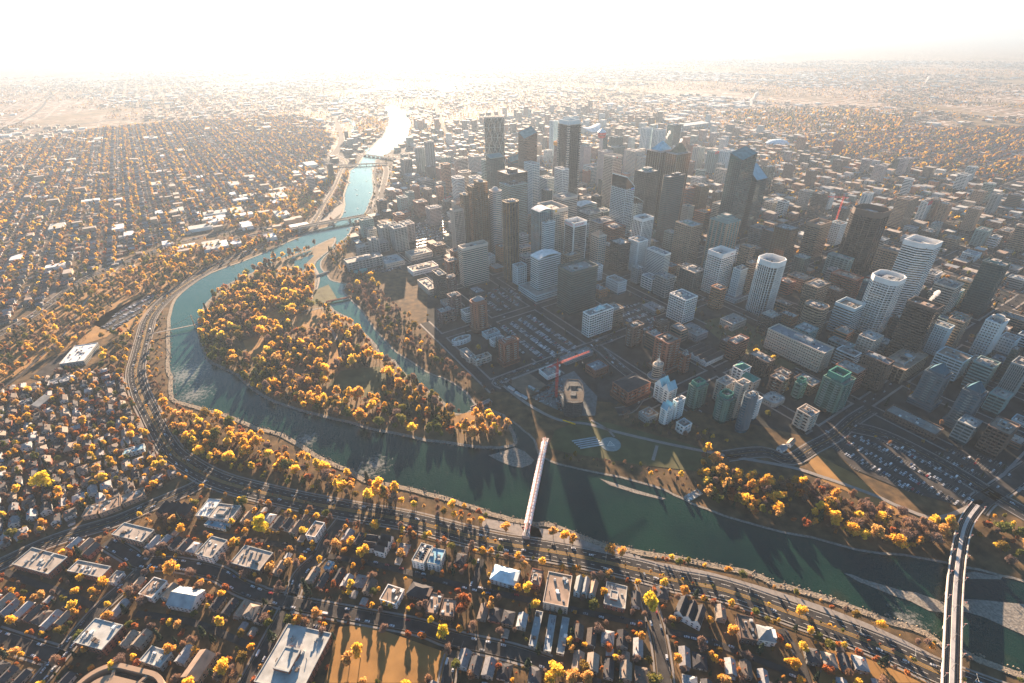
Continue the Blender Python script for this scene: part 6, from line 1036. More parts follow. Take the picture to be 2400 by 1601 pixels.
def tower_crane(name_label,x,y,H,jib,back,ang,r=1.3):
    root=thing('tower_crane',name_label,'crane',(x,y,0),ang); red=mat('crane_red',(.6,.05,.03),.5); cw=mat('counterweight',(.3,.3,.3),.8)
    t=MB(); n=int(H/5)
    for sx in(-r,r):
        for sy in(-r,r): t.bar((sx,sy,0),(sx,sy,H),.26*r,red)
    for k in range(n):
        z,z2=H*k/n,H*(k+1)/n; s=1 if k%2 else -1
        for sy in(-r,r): t.bar((-r*s,sy,z),(r*s,sy,z2),.16,red); t.bar((sy,-r*s,z),(sy,r*s,z2),.16,red)
    t.build('mast',root)
    def boom(nm,L,d):
        t=MB(); n=max(2,int(abs(L)/5)); rr=r*.9
        for sy in(-rr,rr): t.bar((0,sy,H),(L,sy,H),.2,red)
        t.bar((0,0,H+3),(L,0,H+1.2),.3,red)
        for k in range(n):
            x0,x1=L*k/n,L*(k+1)/n
            for sy in(-rr,rr): t.bar((x0,sy,H),(x1,0,H+2.2),.14,red); t.bar((x0,sy,H),(x1,-sy,H),.12,red)
        return t.build(nm,root)
    boom('jib',jib,1); boom('counter_jib',-back,-1)
    t=MB(); t.box(-back,-1.4,H-3,-back+4,1.4,H+.5,cw); t.build('counterweight',root)
    t=MB(); t.bar((0,-.9,H),(0,0,H+9),.3,red); t.bar((0,.9,H),(0,0,H+9),.3,red); t.bar((0,0,H+9),(jib*.65,0,H+2),.1,red,3); t.bar((0,0,H+9),(-back*.9,0,H+2),.1,red,3); t.build('cat_head',root)
    t=MB(); t.box(1,-2.6,H-3,3.2,-1,H-.4,wallm('W')); t.build('cab',root)
    t=MB(); t.bar((jib*.8,0,H),(jib*.8,0,H-14),.08,cw,3); t.box(jib*.8-.6,-.6,H-15.5,jib*.8+.6,.6,H-14,cw); t.build('hook',root)
CRANE=(63.,583.)
tower_crane('large red tower crane standing over the construction pit by the river',63.,583.,58,58,18,radians(33),1.2)
tower_crane('distant red tower crane beside the unfinished tower in the right half',830.,1250.,95,34,12,radians(160),1.2)
tower_crane('small crane on top of the orange-netted unfinished tower',op[0]+4,op[1],185,16,7,radians(100),.9)
tower_crane('small red tower crane behind the tall riverside condos',-190.,1500.,40,26,10,radians(60),.9)
LAND.append((1315,870,'large red tower crane'))
def building_site():
    root=thing('building_under_construction','concrete shell of unfinished curved building beside the red crane','building',(84,560,0),radians(-5)); sl=mat('raw_concrete',(.085,.09,.09),.9,0,.45,.4); form=mat('formwork_wood',(.14,.1,.065),.9,0,.3,.5)
    poly=[(-12,-20),(0,-23),(12,-20),(14.5,0),(13,20),(8,31),(-7,31),(-11,18),(-13,0)]
    t=MB(); t.prism(poly,0,.6,sl); sm_me=None
    sl_me=MB(); sl_me.prism(poly,0,.5,sl,bottom=True); me=sl_me.mesh('floor_slab')
    for k in range(8): link('floor_slab',me,root,(0,0,k*3.1))
    up_=MB(); up_.prism([(-12,-20),(0,-23),(12,-20),(14,4),(-12.6,4)],0,.5,sl,bottom=True); up_.build('floor_slab',root,(0,0,24.8))
    cm=MB()
    for k in range(0,8):
        for p in offs(poly,-1.2)+offs(poly,-7): cm.bar((p[0],p[1],k*3.1),(p[0],p[1],k*3.1+3.1),.35,sl)
    cm.build('columns',root,kind='stuff')
    f=MB(); f.ring(offs(poly,.5),offs(poly,.1),24.8,25.9,form); f.build('formwork',root)
    for q4 in ((-4,-8,4,2),(-3,14,5,20)):
        c=MB(); c.box(q4[0],q4[1],0,q4[2],q4[3],26.8,sl); c.build('concrete_core',root)
    c=MB()
    for i in range(26): x_=-13+i*1.05; c.box(x_,-20+random.uniform(0,4),25.35,x_+.4,4,25.6,form)
    c.build('rebar_rows',root,kind='stuff'); mark(rect(84,560,40,70,0)); LAND.append((1340,940,'unfinished curved building'))
building_site()
t=MB(); t.face([(-9,-1,0),(9,-1,0),(9,1,0.2),(-9,1,.2)],mat('banner_yellow',(.8,.5,.02),.6)); t.box(-9,-1.1,0,9,-.9,2.4,mat('banner_yellow',(.8,.5,.02),.6))
o_=thing('site_hoarding','bright yellow hoarding at the foot of the unfinished building','hoarding',(76,527,.4),radians(-28),me=t.mesh('site_hoarding'))
# formwork, spoil heaps and stacks in the pit
t=MB(); r_=random.Random(5); pm=[mat('raw_concrete',(.3,.29,.27)),mat('formwork_wood',(.35,.22,.12)),roofm('metal'),mat('rust_steel',(.2,.08,.05),.8)]
for i in range(420):
    x,y=r_.uniform(0,75),r_.uniform(540,640)
    if inpoly((x,y),PAVED['site_pit']): s,l=r_.uniform(.3,1.2),r_.uniform(1,8); a=r_.choice((.2,1.77)); c_,s_=cos(a),sin(a); q4=[(x+c_*u_-s_*v_,y+s_*u_+c_*v_) for u_,v_ in((-l/2,-s/2),(l/2,-s/2),(l/2,s/2),(-l/2,s/2))]; t.prism(q4,.4,.6+r_.uniform(.2,1.6),r_.choice(pm))
t.build('site_materials',kind='stuff')
for i,(x,y,a,lb) in enumerate([(8,590,.5,'first pale site cabin in the yard left of the pit'),(16,583,.5,'second pale site cabin in the yard left of the pit'),(-2,604,.5,'third pale site cabin, nearest the curving street'),(28,604,.5,'teal topped site cabin beside the white walled low building')]):
    t=MB(); t.box(-6,-1.6,.4,6,1.6,3.2,wallm('W' if i<3 else 'TE')); r0=thing('site_cabin',lb,'cabin',(x,y,.2),a-1.3,'site cabins'); t.build('walls',r0); t=MB(); t.box(-6.2,-1.8,3.2,6.2,1.8,3.45,roofm('metal')); t.build('roof',r0); mark(rect(x,y,13,5,a-1.3))
# ---- bridges
def helix_bridge():
    a,b_=Vector((41,487)),Vector((12,346)); d=(b_-a); L=d.length; ang=math.atan2(d.y,d.x)
    root=thing('footbridge','white and red tubular footbridge with helical steel ribs across the river','bridge',(a.x,a.y,6.0),ang)
    wh=mat('bridge_glass_white',(.78,.74,.72),.4); red=mat('bridge_red',(.6,.06,.04),.5); dk=conc
    t=MB(); t.box(0,-3.1,-1.2,L,3.1,0,wh); t.build('deck',root); t=MB(); t.box(-4,-2,.02,L+4,2,.1,conc); t.build('walkway',root)
    def E(x,a_): return (x,4.1*cos(a_),2.2+2.9*sin(a_))
    t=MB(); n=26; seg_=L-16
    for k in range(n):     # overlapping roof glass panels
        x0,x1=8+seg_*k/n,8+seg_*(k+1)/n-.5
        for s,e in ((.15,.45),(.45,.5),(.5,.85)):
            p=[E(x0,pi*s),E(x1,pi*s),E(x1,pi*e),E(x0,pi*e)]
            tt=MB()
        me=MB()
    for k in range(n):
        x0=8+seg_*k/n; w_=seg_/n-.7
        for lo,hi in ((.06,.44),(.56,.94)):
            t=MB(); m=5
            for i in range(m):
                a0,a1=pi*(lo+(hi-lo)*i/m),pi*(lo+(hi-lo)*(i+1)/m); e=.35 if i%2 else 0
                t.face([E(0,a0),E(w_,a0),E(w_,a1),E(0,a1)],wh)
            t.build('roof_panel',root,(x0,0,0))
    t=MB(); H_=24; st=int(L/1.2)
    for ph in (0,pi/2,pi,3*pi/2):
        for sg_ in (1,-1):
            prev=None
            for i in range(st+1):
                x=L*i/st; q=E(x,ph+sg_*x/6.5)
                q=(q[0],q[1]*1.02,q[2]*1.02)
                if prev and q[2]>-.5: t.bar(prev,q,.07,red,3)
                prev=q
    t.build('helix_ribs',root)
    t=MB(); t.bar((0,0,5.1),(L,0,5.1),.25,mat('ridge_pink',(.7,.3,.26),.5)); t.build('ridge_beam',root)
    t=MB(); 
    for x in (-2,L+2): t.box(x-2,-4,-6,x+2,4,-.1,wallm('PK'))
    t.build('abutment',root); LAND.append((1255,1140,'tubular footbridge'))
helix_bridge()
def rail_bridge():
    pl=RAILPX
    sm=smooth(pl,6); root=thing('rail_bridge','long curved rail bridge with white central walkway and red tipped lamp posts','bridge',(0,0,0)); z=9.
    wh=mat('bridge_concrete',(.5,.46,.42),.8); dk=mat('track_bed',(.04,.035,.032),.95); steel=mat('rail_steel',(.3,.28,.26),.4,.6); red=mat('lamp_red',(.6,.05,.04),.5)
    t=MB(); A=offline(sm,5.9); B_=offline(sm,-5.9)
    ribbon(t,sm,11.8,z-.3,dk)
    for i in range(len(sm)-1):
        t.face([(*A[i],z-2.4),(*A[i+1],z-2.4),(*A[i+1],z-.3),(*A[i],z-.3)],wh); t.face([(*B_[i+1],z-2.4),(*B_[i],z-2.4),(*B_[i],z-.3),(*B_[i+1],z-.3)],wh)
        t.face([(*A[i],z-2.4),(*B_[i],z-2.4),(*B_[i+1],z-2.4),(*A[i+1],z-2.4)],wh)
    t.build('deck',root)
    def wallr(nm,off,w_,h_,m):
        t=MB(); l=offline(sm,off); A=offline(l,w_/2); B_=offline(l,-w_/2)
        for i in range(len(l)-1):
            t.face([(*B_[i],z+h_),(*B_[i+1],z+h_),(*A[i+1],z+h_),(*A[i],z+h_)],m); t.face([(*A[i],z-.3),(*A[i+1],z-.3),(*A[i+1],z+h_),(*A[i],z+h_)][::-1],m); t.face([(*B_[i],z-.3),(*B_[i+1],z-.3),(*B_[i+1],z+h_),(*B_[i],z+h_)],m)
        t.build(nm,root)
    wallr('parapet',5.7,.8,1.3,wh); wallr('parapet',-5.7,.8,1.3,wh); wallr('central_walkway',0,2.9,1.0,mat('walkway_concrete',(.42,.4,.38),.8))
    t=MB()
    for off in (2.4,3.7,-2.4,-3.7): ribbon(t,offline(sm,off),.18,z+.05,steel)
    t.build('rails',root,kind='stuff')
    lm=MB(); lm.bar((0,0,0),(0,0,7),.16,wh); lm.bar((0,0,7),(0,0,8),.45,red); lm.box(-1.2,-.2,7.8,1.2,.2,8.0,wh); me=lm.mesh('lamp_post')
    for off in (5.6,-5.6):
        l=offline(sm,off); acc=0
        for i in range(1,len(l)):
            acc+=(Vector(l[i])-Vector(l[i-1])).length
            if acc>24: acc=0; link('lamp_post',me,root,(*l[i],z+.6))
    gm2=MB(); gm2.bar((0,0,0),(0,0,8),.18,steel); gm2.bar((0,0,7.4),(2.6,0,7.6),.1,steel); gm2.bar((0,0,7.4),(-2.6,0,7.6),.1,steel); me=gm2.mesh('catenary_mast'); acc=20
    l=offline(sm,.4)
    for i in range(1,len(l)):
        acc+=(Vector(l[i])-Vector(l[i-1])).length
        if acc>28:
            acc=0; d=Vector(l[i])-Vector(l[i-1]); link('catenary_mast',me,root,(*l[i],z+1),math.atan2(d.y,d.x)+pi/2)
    pr=MB(); pr.box(-4.5,-1.6,-6,4.5,1.6,0,wh); me=pr.mesh('pier'); acc=0
    for i in range(1,len(sm)-8):
        acc+=(Vector(sm[i])-Vector(sm[i-1])).length
        if acc>38: acc=0; d=Vector(sm[i])-Vector(sm[i-1]); link('pier',me,root,(*sm[i],z-2.4),math.atan2(d.y,d.x)+pi/2)
    markline(sm,14); LAND.append((2230,1450,'curved rail bridge'))
rail_bridge()
def flat_bridge(label,a,b_,w_,z,arches,col='CR',deckm=None,name='road_bridge',g=None):
    a,b_=Vector(a),Vector(b_); d=b_-a; L=d.length; root=thing(name,label,'bridge',(a.x,a.y,0),math.atan2(d.y,d.x),g); m=wallm(col)
    t=MB(); t.box(0,-w_/2,z-1.4,L,w_/2,z,m,deckm or asph2); t.build('deck',root)
    for s in(-1,1): t=MB(); t.box(0,s*w_/2-.3,z,L,s*w_/2+.3,z+1.1,m); t.build('railing',root)
    if arches:
        n=arches; s_=L/n
        for i in range(n):
            t=MB(); m2=8
            for sy in(-w_/2+.5,w_/2-.5):
                for j in range(m2):
                    t0,t1=j/m2,(j+1)/m2; zz=lambda q:(z-1.6)*sin(pi*q)**.6
                    t.bar((s_*(i+t0),sy,zz(t0)),(s_*(i+t1),sy,zz(t1)),.8,m)
                    t.bar((s_*(i+t1),sy,zz(t1)),(s_*(i+t1),sy,z-1.4),.35,m)
            t.build('arch',root)
    n=max(1,(arches or int(L/25)))
    for i in range(n+1): t=MB(); x=L*i/n; t.box(x-1.2,-w_/2,-1,x+1.2,w_/2,z-1.4,m); t.build('pier',root)
    markline([tuple(a),tuple(b_)],w_+2)
    return root
flat_bridge('long pale arched road bridge crossing the river above the island',BR['centre'][0],BR['centre'][1],16,11,4)
flat_bridge('long embankment viaduct leading to the arched road bridge from the hillside',BR['viaduct'][0],BR['viaduct'][1],15,10,0)
LAND.append((720,525,'long arched road bridge'))
flat_bridge('nearer of two low road bridges far up the sunlit river',BR['far1'][0],BR['far1'][1],14,6,0)
flat_bridge('farther of two low road bridges far up the sunlit river',BR['far2'][0],BR['far2'][1],14,6,0)
flat_bridge('thin red brown footbridge over the lagoon near the market',BR['lagoon'][0],BR['lagoon'][1],3.5,3.5,0,'RD',conc,'footbridge')
flat_bridge('small weir footbridge at the narrow top of the lagoon',BR['weir'][0],BR['weir'][1],3,2.5,0,'GY',conc,'footbridge')
flat_bridge('short causeway bridge at the lower end of the lagoon',BR['cause'][0],BR['cause'][1],6,2.5,0,'PK',conc,'footbridge')
def suspension():
    a,b_=[Vector(p) for p in BR['susp']]; d=b_-a; L=d.length; ang=math.atan2(d.y,d.x)
    root=thing('suspension_footbridge','narrow suspension footbridge with one leaning mast over the turquoise bend','bridge',(a.x,a.y,0),ang); m=wallm('TN')
    t=MB(); t.box(0,-1.6,4.4,L,1.6,5,m,conc); t.build('deck',root)
    ts=Vector((BR['mast'][0]-a.x,BR['mast'][1]-a.y)); tx=ts.dot(d/L)
    t=MB()
    for s in(-1,1): t.bar((tx,s*3.4,-1),(tx,s*1.0,25),.55,m,6)
    t.bar((tx,-1.2,24),(tx,1.2,24),.4,m); t.bar((tx,-2.8,5),(tx,2.8,5),.5,m); t.build('pylon',root)
    t=MB()
    for s in(-1,1):
        for x0 in (2,L-2):
            pr=None
            for i in range(9):
                q=i/8; x=tx+(x0-tx)*q; z=24-19*q+ -8*q*(1-q)*1.6; p=(x,s*1.5,z)
                if pr: t.bar(pr,p,.14,m,3)
                if 0<i<8: t.bar(p,(x,s*1.5,5),.07,m,3)
                pr=p
    t.build('cables',root); markline([tuple(a),tuple(b_)],4); LAND.append((450,755,'suspension footbridge'))
suspension()
# ---- plaza circle
t=MB(); n=40; t.prism([(13*cos(2*pi*i/n),13*sin(2*pi*i/n)) for i in range(n)],0,.5,mat('plaza_disc',(.2,.25,.25),.9,0,.2,.3)); rt=thing('plaza_disc','round pale paved disc with white triangle emblem on the riverside lawn','plaza',(*PLZ,.3)); t.build('disc',rt)
t=MB(); tri=[(-4.5,-3,.56),(4.5,-3,.56),(0,5,.56)]
for i in range(3): t.bar(tri[i],tri[(i+1)%3],.45,paint)
for i in range(8): t.bar((1.3*cos(i*.785),1.3*sin(i*.785)-.3,.6),(1.3*cos((i+1)*.785),1.3*sin((i+1)*.785)-.3,.6),.25,paint)
t.build('triangle_emblem',rt); mark([(PLZ[0]+14*cos(i),PLZ[1]+14*sin(i)) for i in range(6)])
for i in range(5):
    t=MB(); t.box(-16,-.9,0,16,.9,.8,roofm('metal')); p=(PLZ[0]-33+i*2.2,PLZ[1]+10-i*3.4)
    thing('terrace_step',['first','second','third','fourth','fifth'][i]+' long pale terrace step from the top, beside the round plaza disc','steps',(*p,.3),radians(12),'terrace steps left of the plaza disc',me=t.mesh('terrace_step'))
# ---- teal ring and stadium domes, plumes
t=MB(); tr=mat('teal_canopy',(.12,.45,.43),.7,0,.3,.2)
for i in range(26):
    a0,a1=radians(70+i*12),radians(70+(i+1)*12); R0,R1=10,19
    t.face([(R0*cos(a0),R0*sin(a0),7),(R1*cos(a0),R1*sin(a0),5.+i%2),(R1*cos(a1),R1*sin(a1),5.+(i+1)%2),(R0*cos(a1),R0*sin(a1),7)],tr); t.face([(R1*cos(a0),R1*sin(a0),0),(R1*cos(a1),R1*sin(a1),0),(R1*cos(a1),R1*sin(a1),5.+(i+1)%2),(R1*cos(a0),R1*sin(a0),5.+i%2)],tr)
rt=thing('ring_pavilion','turquoise ring-shaped canopy round a small court by the lagoon','pavilion',(*RING,0)); t.build('ring_roof',rt); mark([(RING[0]+21*cos(i),RING[1]+21*sin(i)) for i in range(6)]); LAND.append((842,633,'turquoise ring canopy'))
def dome(label,x,y,w_,d_,h_,k='white'):
    rt=thing('stadium_dome',label,'dome',(x,y,0)); t=MB(); n=20; m=5
    P=lambda i,j:(w_/2*cos(2*pi*i/n)*cos(j*pi/2/m),d_/2*sin(2*pi*i/n)*cos(j*pi/2/m),h_*sin(j*pi/2/m))
    for i in range(n):
        for j in range(m): q4=[P(i,j),P(i+1,j),P(i+1,j+1),P(i,j+1)]; t.face(q4 if j<m-1 else q4[:3],roofm('whitemetal'))
    t.build('fabric_roof',rt); mark(rect(x,y,w_,d_,0))
dome('big pale blue dome roof among orange trees at the right',*DOME1,110,80,22)
dome('small pale dome left of the big pale blue dome',*DOME2,34,34,14)
dome('white low dome just behind the hazy twin condos',*DOME3,80,60,18)
LAND.append((1820,335,'big pale blue dome'))
for lb,x,y,w_,d_,h_ in STAND:
    rt=thing('grandstand',lb,'building',(x,y,0),radians(30)); t=MB(); t.box(-w_/2,-d_/2,0,w_/2,d_/2,h_,wallm('GY'),roofm('metal')); t.build('walls',rt)
    t=MB(); 
    for i in range(12): t.box(-w_/2+w_*i/12,-d_/2-.5,0,-w_/2+w_*i/12+1.5,-d_/2,h_,wallm('CR'))
    t.build('columns',rt,kind='stuff'); mark(rect(x,y,w_,d_,radians(30)))
# steam plumes
def plume(lb,x,y,z,s,n):
    m=MATS.get('steam')
    if not m:
        m=bpy.data.materials.new('steam'); m.use_nodes=True; nt=m.node_tree; nt.nodes.remove(nt.nodes['Principled BSDF']); v=nt.nodes.new('ShaderNodeVolumePrincipled'); v.inputs['Density'].default_value=.22; v.inputs['Color'].default_value=(1,1,1,1); nt.links.new(v.outputs[0],nt.nodes['Material Output'].inputs['Volume']); MATS['steam']=m
    import bmesh
    bm=bmesh.new(); r=random.Random(n)
    for i in range(n):
        q=i/n; rr=s*(.5+q*1.1)*r.uniform(.8,1.15); M=Matrix.Translation((s*1.1*q*q*6*.4+r.uniform(-.4,.4)*s,s*.3*q*r.uniform(-1,1),s*q*7)); bmesh.ops.create_icosphere(bm,subdivisions=2,radius=rr,matrix=M)
    me=bpy.data.meshes.new('steam_plume'); bm.to_mesh(me); bm.free(); me.materials.append(m)
    o=thing('steam_plume',lb,'steam',(x,y,z),0,me=me); o['kind']='stuff'
for p in PLUMES: plume(*p)
# curved beige concrete rim, bottom left
rt=thing('rooftop_rim','curved beige concrete rim with hollow bays cut by the bottom left edge','structure',(*RIM,0),radians(-12)); cm=wallm('TN')
def rr(w_,d_,r,n=8):
    out=[]
    for cx,cy,a0 in((w_/2-r,-d_/2+r,-90),(w_/2-r,d_/2-r,0),(-w_/2+r,d_/2-r,90),(-w_/2+r,-d_/2+r,180)):
        for i in range(n+1): a=radians(a0+90*i/n); out.append((cx+r*cos(a),cy+r*sin(a)))
    return out
t=MB(); t.ring(rr(78,58,24),rr(71,51,21),0,9,cm); t.build('outer_rim',rt); t=MB(); t.ring(rr(60,40,16),rr(40,18,8),0,8.2,cm); t.build('inner_deck',rt)
for a in (20,70,120,160,220,300):
    t=MB(); c,s=cos(radians(a)),sin(radians(a)); t.bar((26*c,18*s,7),(36*c,27*s,7.5),1.6,cm); t.build('bay_rib',rt)
t=MB(); t.prism(rr(70,50,20),0,2,dirt); t.build('bay_floor',rt); mark(rect(*RIM,80,60,0))
# ------------------------------------------------------------------ trees
LEAF=dict(
 gold=mat('leaves_gold',[(.78,.45,.06),(.85,.53,.07),(.7,.38,.08),(.8,.56,.08),(.6,.36,.12)],.8,0,.25,.6,rnd=.15,transl=.55),
 yellow=mat('leaves_yellow',(.72,.56,.04),.8,0,.2,.6,transl=.45),
 olive=mat('leaves_olive',[(.14,.15,.03),(.2,.18,.03),(.26,.17,.03)],.8,0,.25,.6,rnd=.15,transl=.35),
 bare=mat('twigs_bare',[(.26,.17,.13),(.3,.19,.13),(.22,.15,.12),(.32,.18,.1)],.9,0,.2,.6,rnd=.15,transl=.3),
 conifer=mat('needles',[(.03,.05,.028),(.04,.06,.03)],.9,0,.3,.6,rnd=.15,transl=.1),
 rust=mat('leaves_rust',[(.45,.16,.05),(.38,.13,.05),(.5,.2,.05)],.8,0,.25,.6,rnd=.15,transl=.4))
BARK=mat('bark',(.12,.09,.07),.95,0,.3,1.5)
def crown_mesh(kind,seed,n,leaf,H=12.,Wd=5.):
    r=np.random.default_rng(seed); clumps=[]
    if kind=='conifer':
        P=[]; k=n
        t=r.random(k)**.7; z=H*(.1+.9*t); rad=(1-t)*Wd*.62*(.55+.45*r.random(k))+.15; a=r.random(k)*2*pi
        P=np.c_[rad*np.cos(a),rad*np.sin(a),z]
    else:
        nc=9 if kind!='bare' else 7; c0=[]
        for i in range(nc):
            a=r.random()*2*pi; rr=Wd*.62*sqrt(r.random()); z=H*(.42+.45*r.random()*(1-.35*rr/Wd)); c0.append((rr*cos(a),rr*sin(a),z,Wd*(.3+.22*r.random())))
        c0.append((0,0,H*.82,Wd*.42)); c0.append((0,0,H*.55,Wd*.55)); c0=np.array(c0)
        ci=r.integers(0,len(c0),n); d=r.normal(size=(n,3)); d/=np.linalg.norm(d,axis=1)[:,None]; rad=(r.random(n)**.35)[:,None]
        P=c0[ci,:3]+d*rad*c0[ci,3:4]*np.array([1,1,.85])
        P[:,2]=np.clip(P[:,2],H*.22,None)
    s=leaf*(.6+.8*r.random(n)); A=r.normal(size=(n,3)); A/=np.linalg.norm(A,axis=1)[:,None]; B=np.cross(A,r.normal(size=(n,3))); B/=np.linalg.norm(B,axis=1)[:,None]
    if kind=='bare': B*=.28; A*=1.5
    if kind=='conifer': A[:,2]=-abs(A[:,2])*.4
    A*=s[:,None]; B*=s[:,None]
    V=np.stack([P-A*.5-B*.35,P+A*.1-B*.6,P+A*.6+B*.05,P-A*.05+B*.6],1).reshape(-1,3)
    F=np.arange(4*n).reshape(-1,4)
    me=bpy.data.meshes.new('crown'); me.from_pydata(V.tolist(),[],F.tolist()); return me
def trunk_mesh(kind,seed,H=12.,Wd=5.):
    r=random.Random(seed); t=MB(); lean=(r.uniform(-.4,.4),r.uniform(-.4,.4),H*.5)
    if kind=='conifer': t.bar((0,0,0),(0,0,H*.9),.22,BARK,5,.05)
    else:
        t.bar((0,0,0),lean,.28,BARK,5,.17)
        for i in range(5 if kind!='bare' else 9):
            a=r.uniform(0,2*pi); rr=Wd*r.uniform(.35,.8); z0=H*r.uniform(.25,.5); t.bar((lean[0]*z0/(H*.5),lean[1]*z0/(H*.5),z0),(rr*cos(a),rr*sin(a),H*r.uniform(.6,.92)),.13,BARK,3,.03)
    return t.mesh('trunk')
KND=dict(gold=('gold',13.5,5.4),olive=('olive',12,5.2),bare=('bare',12,5.4),conifer=('conifer',14,4.6),rust=('rust',9,4.2),yellow=('yellow',14,6.5))
PROTO={}   # kind -> list of (crown mesh, trunk mesh)
FARP={}
for ki,(k,(lm,_h,_w)) in enumerate(KND.items()):
    PROTO[k]=[]; FARP[k]=[]
    shape=k if k in('bare','conifer') else 'leafy'
    for s in range(4 if k!='yellow' else 2):
        H_,W_=(KND[k][1]*[1,1.28,.85,1.08][s],KND[k][2]*[1,.66,1.1,.85][s])
        c=crown_mesh(shape,ki*10+s,{'bare':620,'conifer':420}.get(k,560),{'bare':1.5,'conifer':1.3}.get(k,1.15),H_,W_); c.materials.append(LEAF[lm]); PROTO[k].append((c,trunk_mesh(shape,ki*10+s,H_,W_)))
        c2=crown_mesh(shape,ki*10+s+5,{'bare':110,'conifer':60}.get(k,80),{'bare':3.2,'conifer':2.8}.get(k,2.9),H_,W_); c2.materials.append(LEAF[lm]); FARP[k].append(c2)
def joined(k,s):
    # crown and trunk as one mesh, for the woods that nobody would count
    c,t=PROTO[k][s]; me=bpy.data.meshes.new('tree'); v=[tuple(a.co) for a in c.vertices]+[tuple(a.co) for a in t.vertices]; n=len(c.vertices)
    f=[tuple(p.vertices) for p in c.polygons]+[tuple(i+n for i in p.vertices) for p in t.polygons]; me.from_pydata(v,[],f); me.materials.append(c.materials[0]); me.materials.append(BARK)
    me.polygons.foreach_set('material_index',[0]*len(c.polygons)+[1]*len(t.polygons)); return me
KL=list(KND)
NEARP=[hidden('tree_model',joined(k,s)) for k in KL for s in range(2)]
FARO=[hidden('tree_model_far',FARP[k][s]) for k in KL for s in range(2)]
TREES=[]  # x,y,z,kind,scale,zone
def addt(x,y,k,s,zn,z=0.): TREES.append((x,y,z,KL.index(k),s,zn))
def fill(poly,sp,zn,mixw,size,z=0.,check=2,jit=.42):
    xs=[p[0] for p in poly]; ys=[p[1] for p in poly]; X,Y=np.meshgrid(np.arange(min(xs),max(xs),sp),np.arange(min(ys),max(ys),sp))
    X=X+rng.uniform(-sp*jit,sp*jit,X.shape); Y=Y+rng.uniform(-sp*jit,sp*jit,Y.shape); ok=pip(poly,X,Y)
    X,Y=X[ok],Y[ok]; o=occ(X,Y); ok=(o==0)&(np.sin(X/17+np.sin(Y/23)*2)+np.sin(Y/19+X/31)+rng.uniform(-.6,.6,X.shape)>-1.6); X,Y=X[ok],Y[ok]
    ks=rng.choice(4,len(X),p=np.array(mixw)/sum(mixw))
    for x,y,k in zip(X,Y,ks):
        kk=['gold','olive','bare','conifer'][k]
        if kk=='gold' and random.random()<.18: kk='rust'
        nz=sin(x/38+1.7*sin(y/51))+sin(y/33+x/64)
        if nz>1.05 and random.random()<.6: kk='olive' if random.random()<.7 else 'conifer'
        if nz<-1.2 and random.random()<.65: kk='bare'
        addt(x,y,kk,size*random.choice([.45,.6,.75,.9,1.0,1.1,1.25,1.5])*random.uniform(.9,1.1),zn,z)
for k in LAWNS:
    if 'meadow' in k: mark(LAWNS[k],3)
for n,poly,sp,mx,sz in TREEZ:
    fill(poly,sp,n,mx,sz,.9 if n=='island' else .3)
# street trees and shrubs along the river road
for n,pl,wd,mk in ROADS:
    if n in('river_road',):
        sm=smooth(pl,6)
        for off,sp,p_ in((-19,16,.5),(17,15,.6),(0,14,.55)):
            l=offline(sm,off)
            for i in range(len(l)-1):
                a,b_=Vector(l[i]),Vector(l[i+1]); L=(b_-a).length
                for j in range(max(1,int(L/sp))):
                    p=a+(b_-a)*((j+random.random())/max(1,int(L/sp)))
                    if random.random()<p_ and p.length<1500 and (off==0 or occ([p.x],[p.y])[0]==0): addt(p.x,p.y,random.choice(['gold','gold','rust','olive','bare']),random.uniform(.25,.4) if off==0 else random.uniform(.45,.9),'river_road',.5)
mark(ISLAND,3)
for x,y,s,k in SPECIAL: addt(x,y,k,s,'special'); mark(rect(x,y,6,6,0))

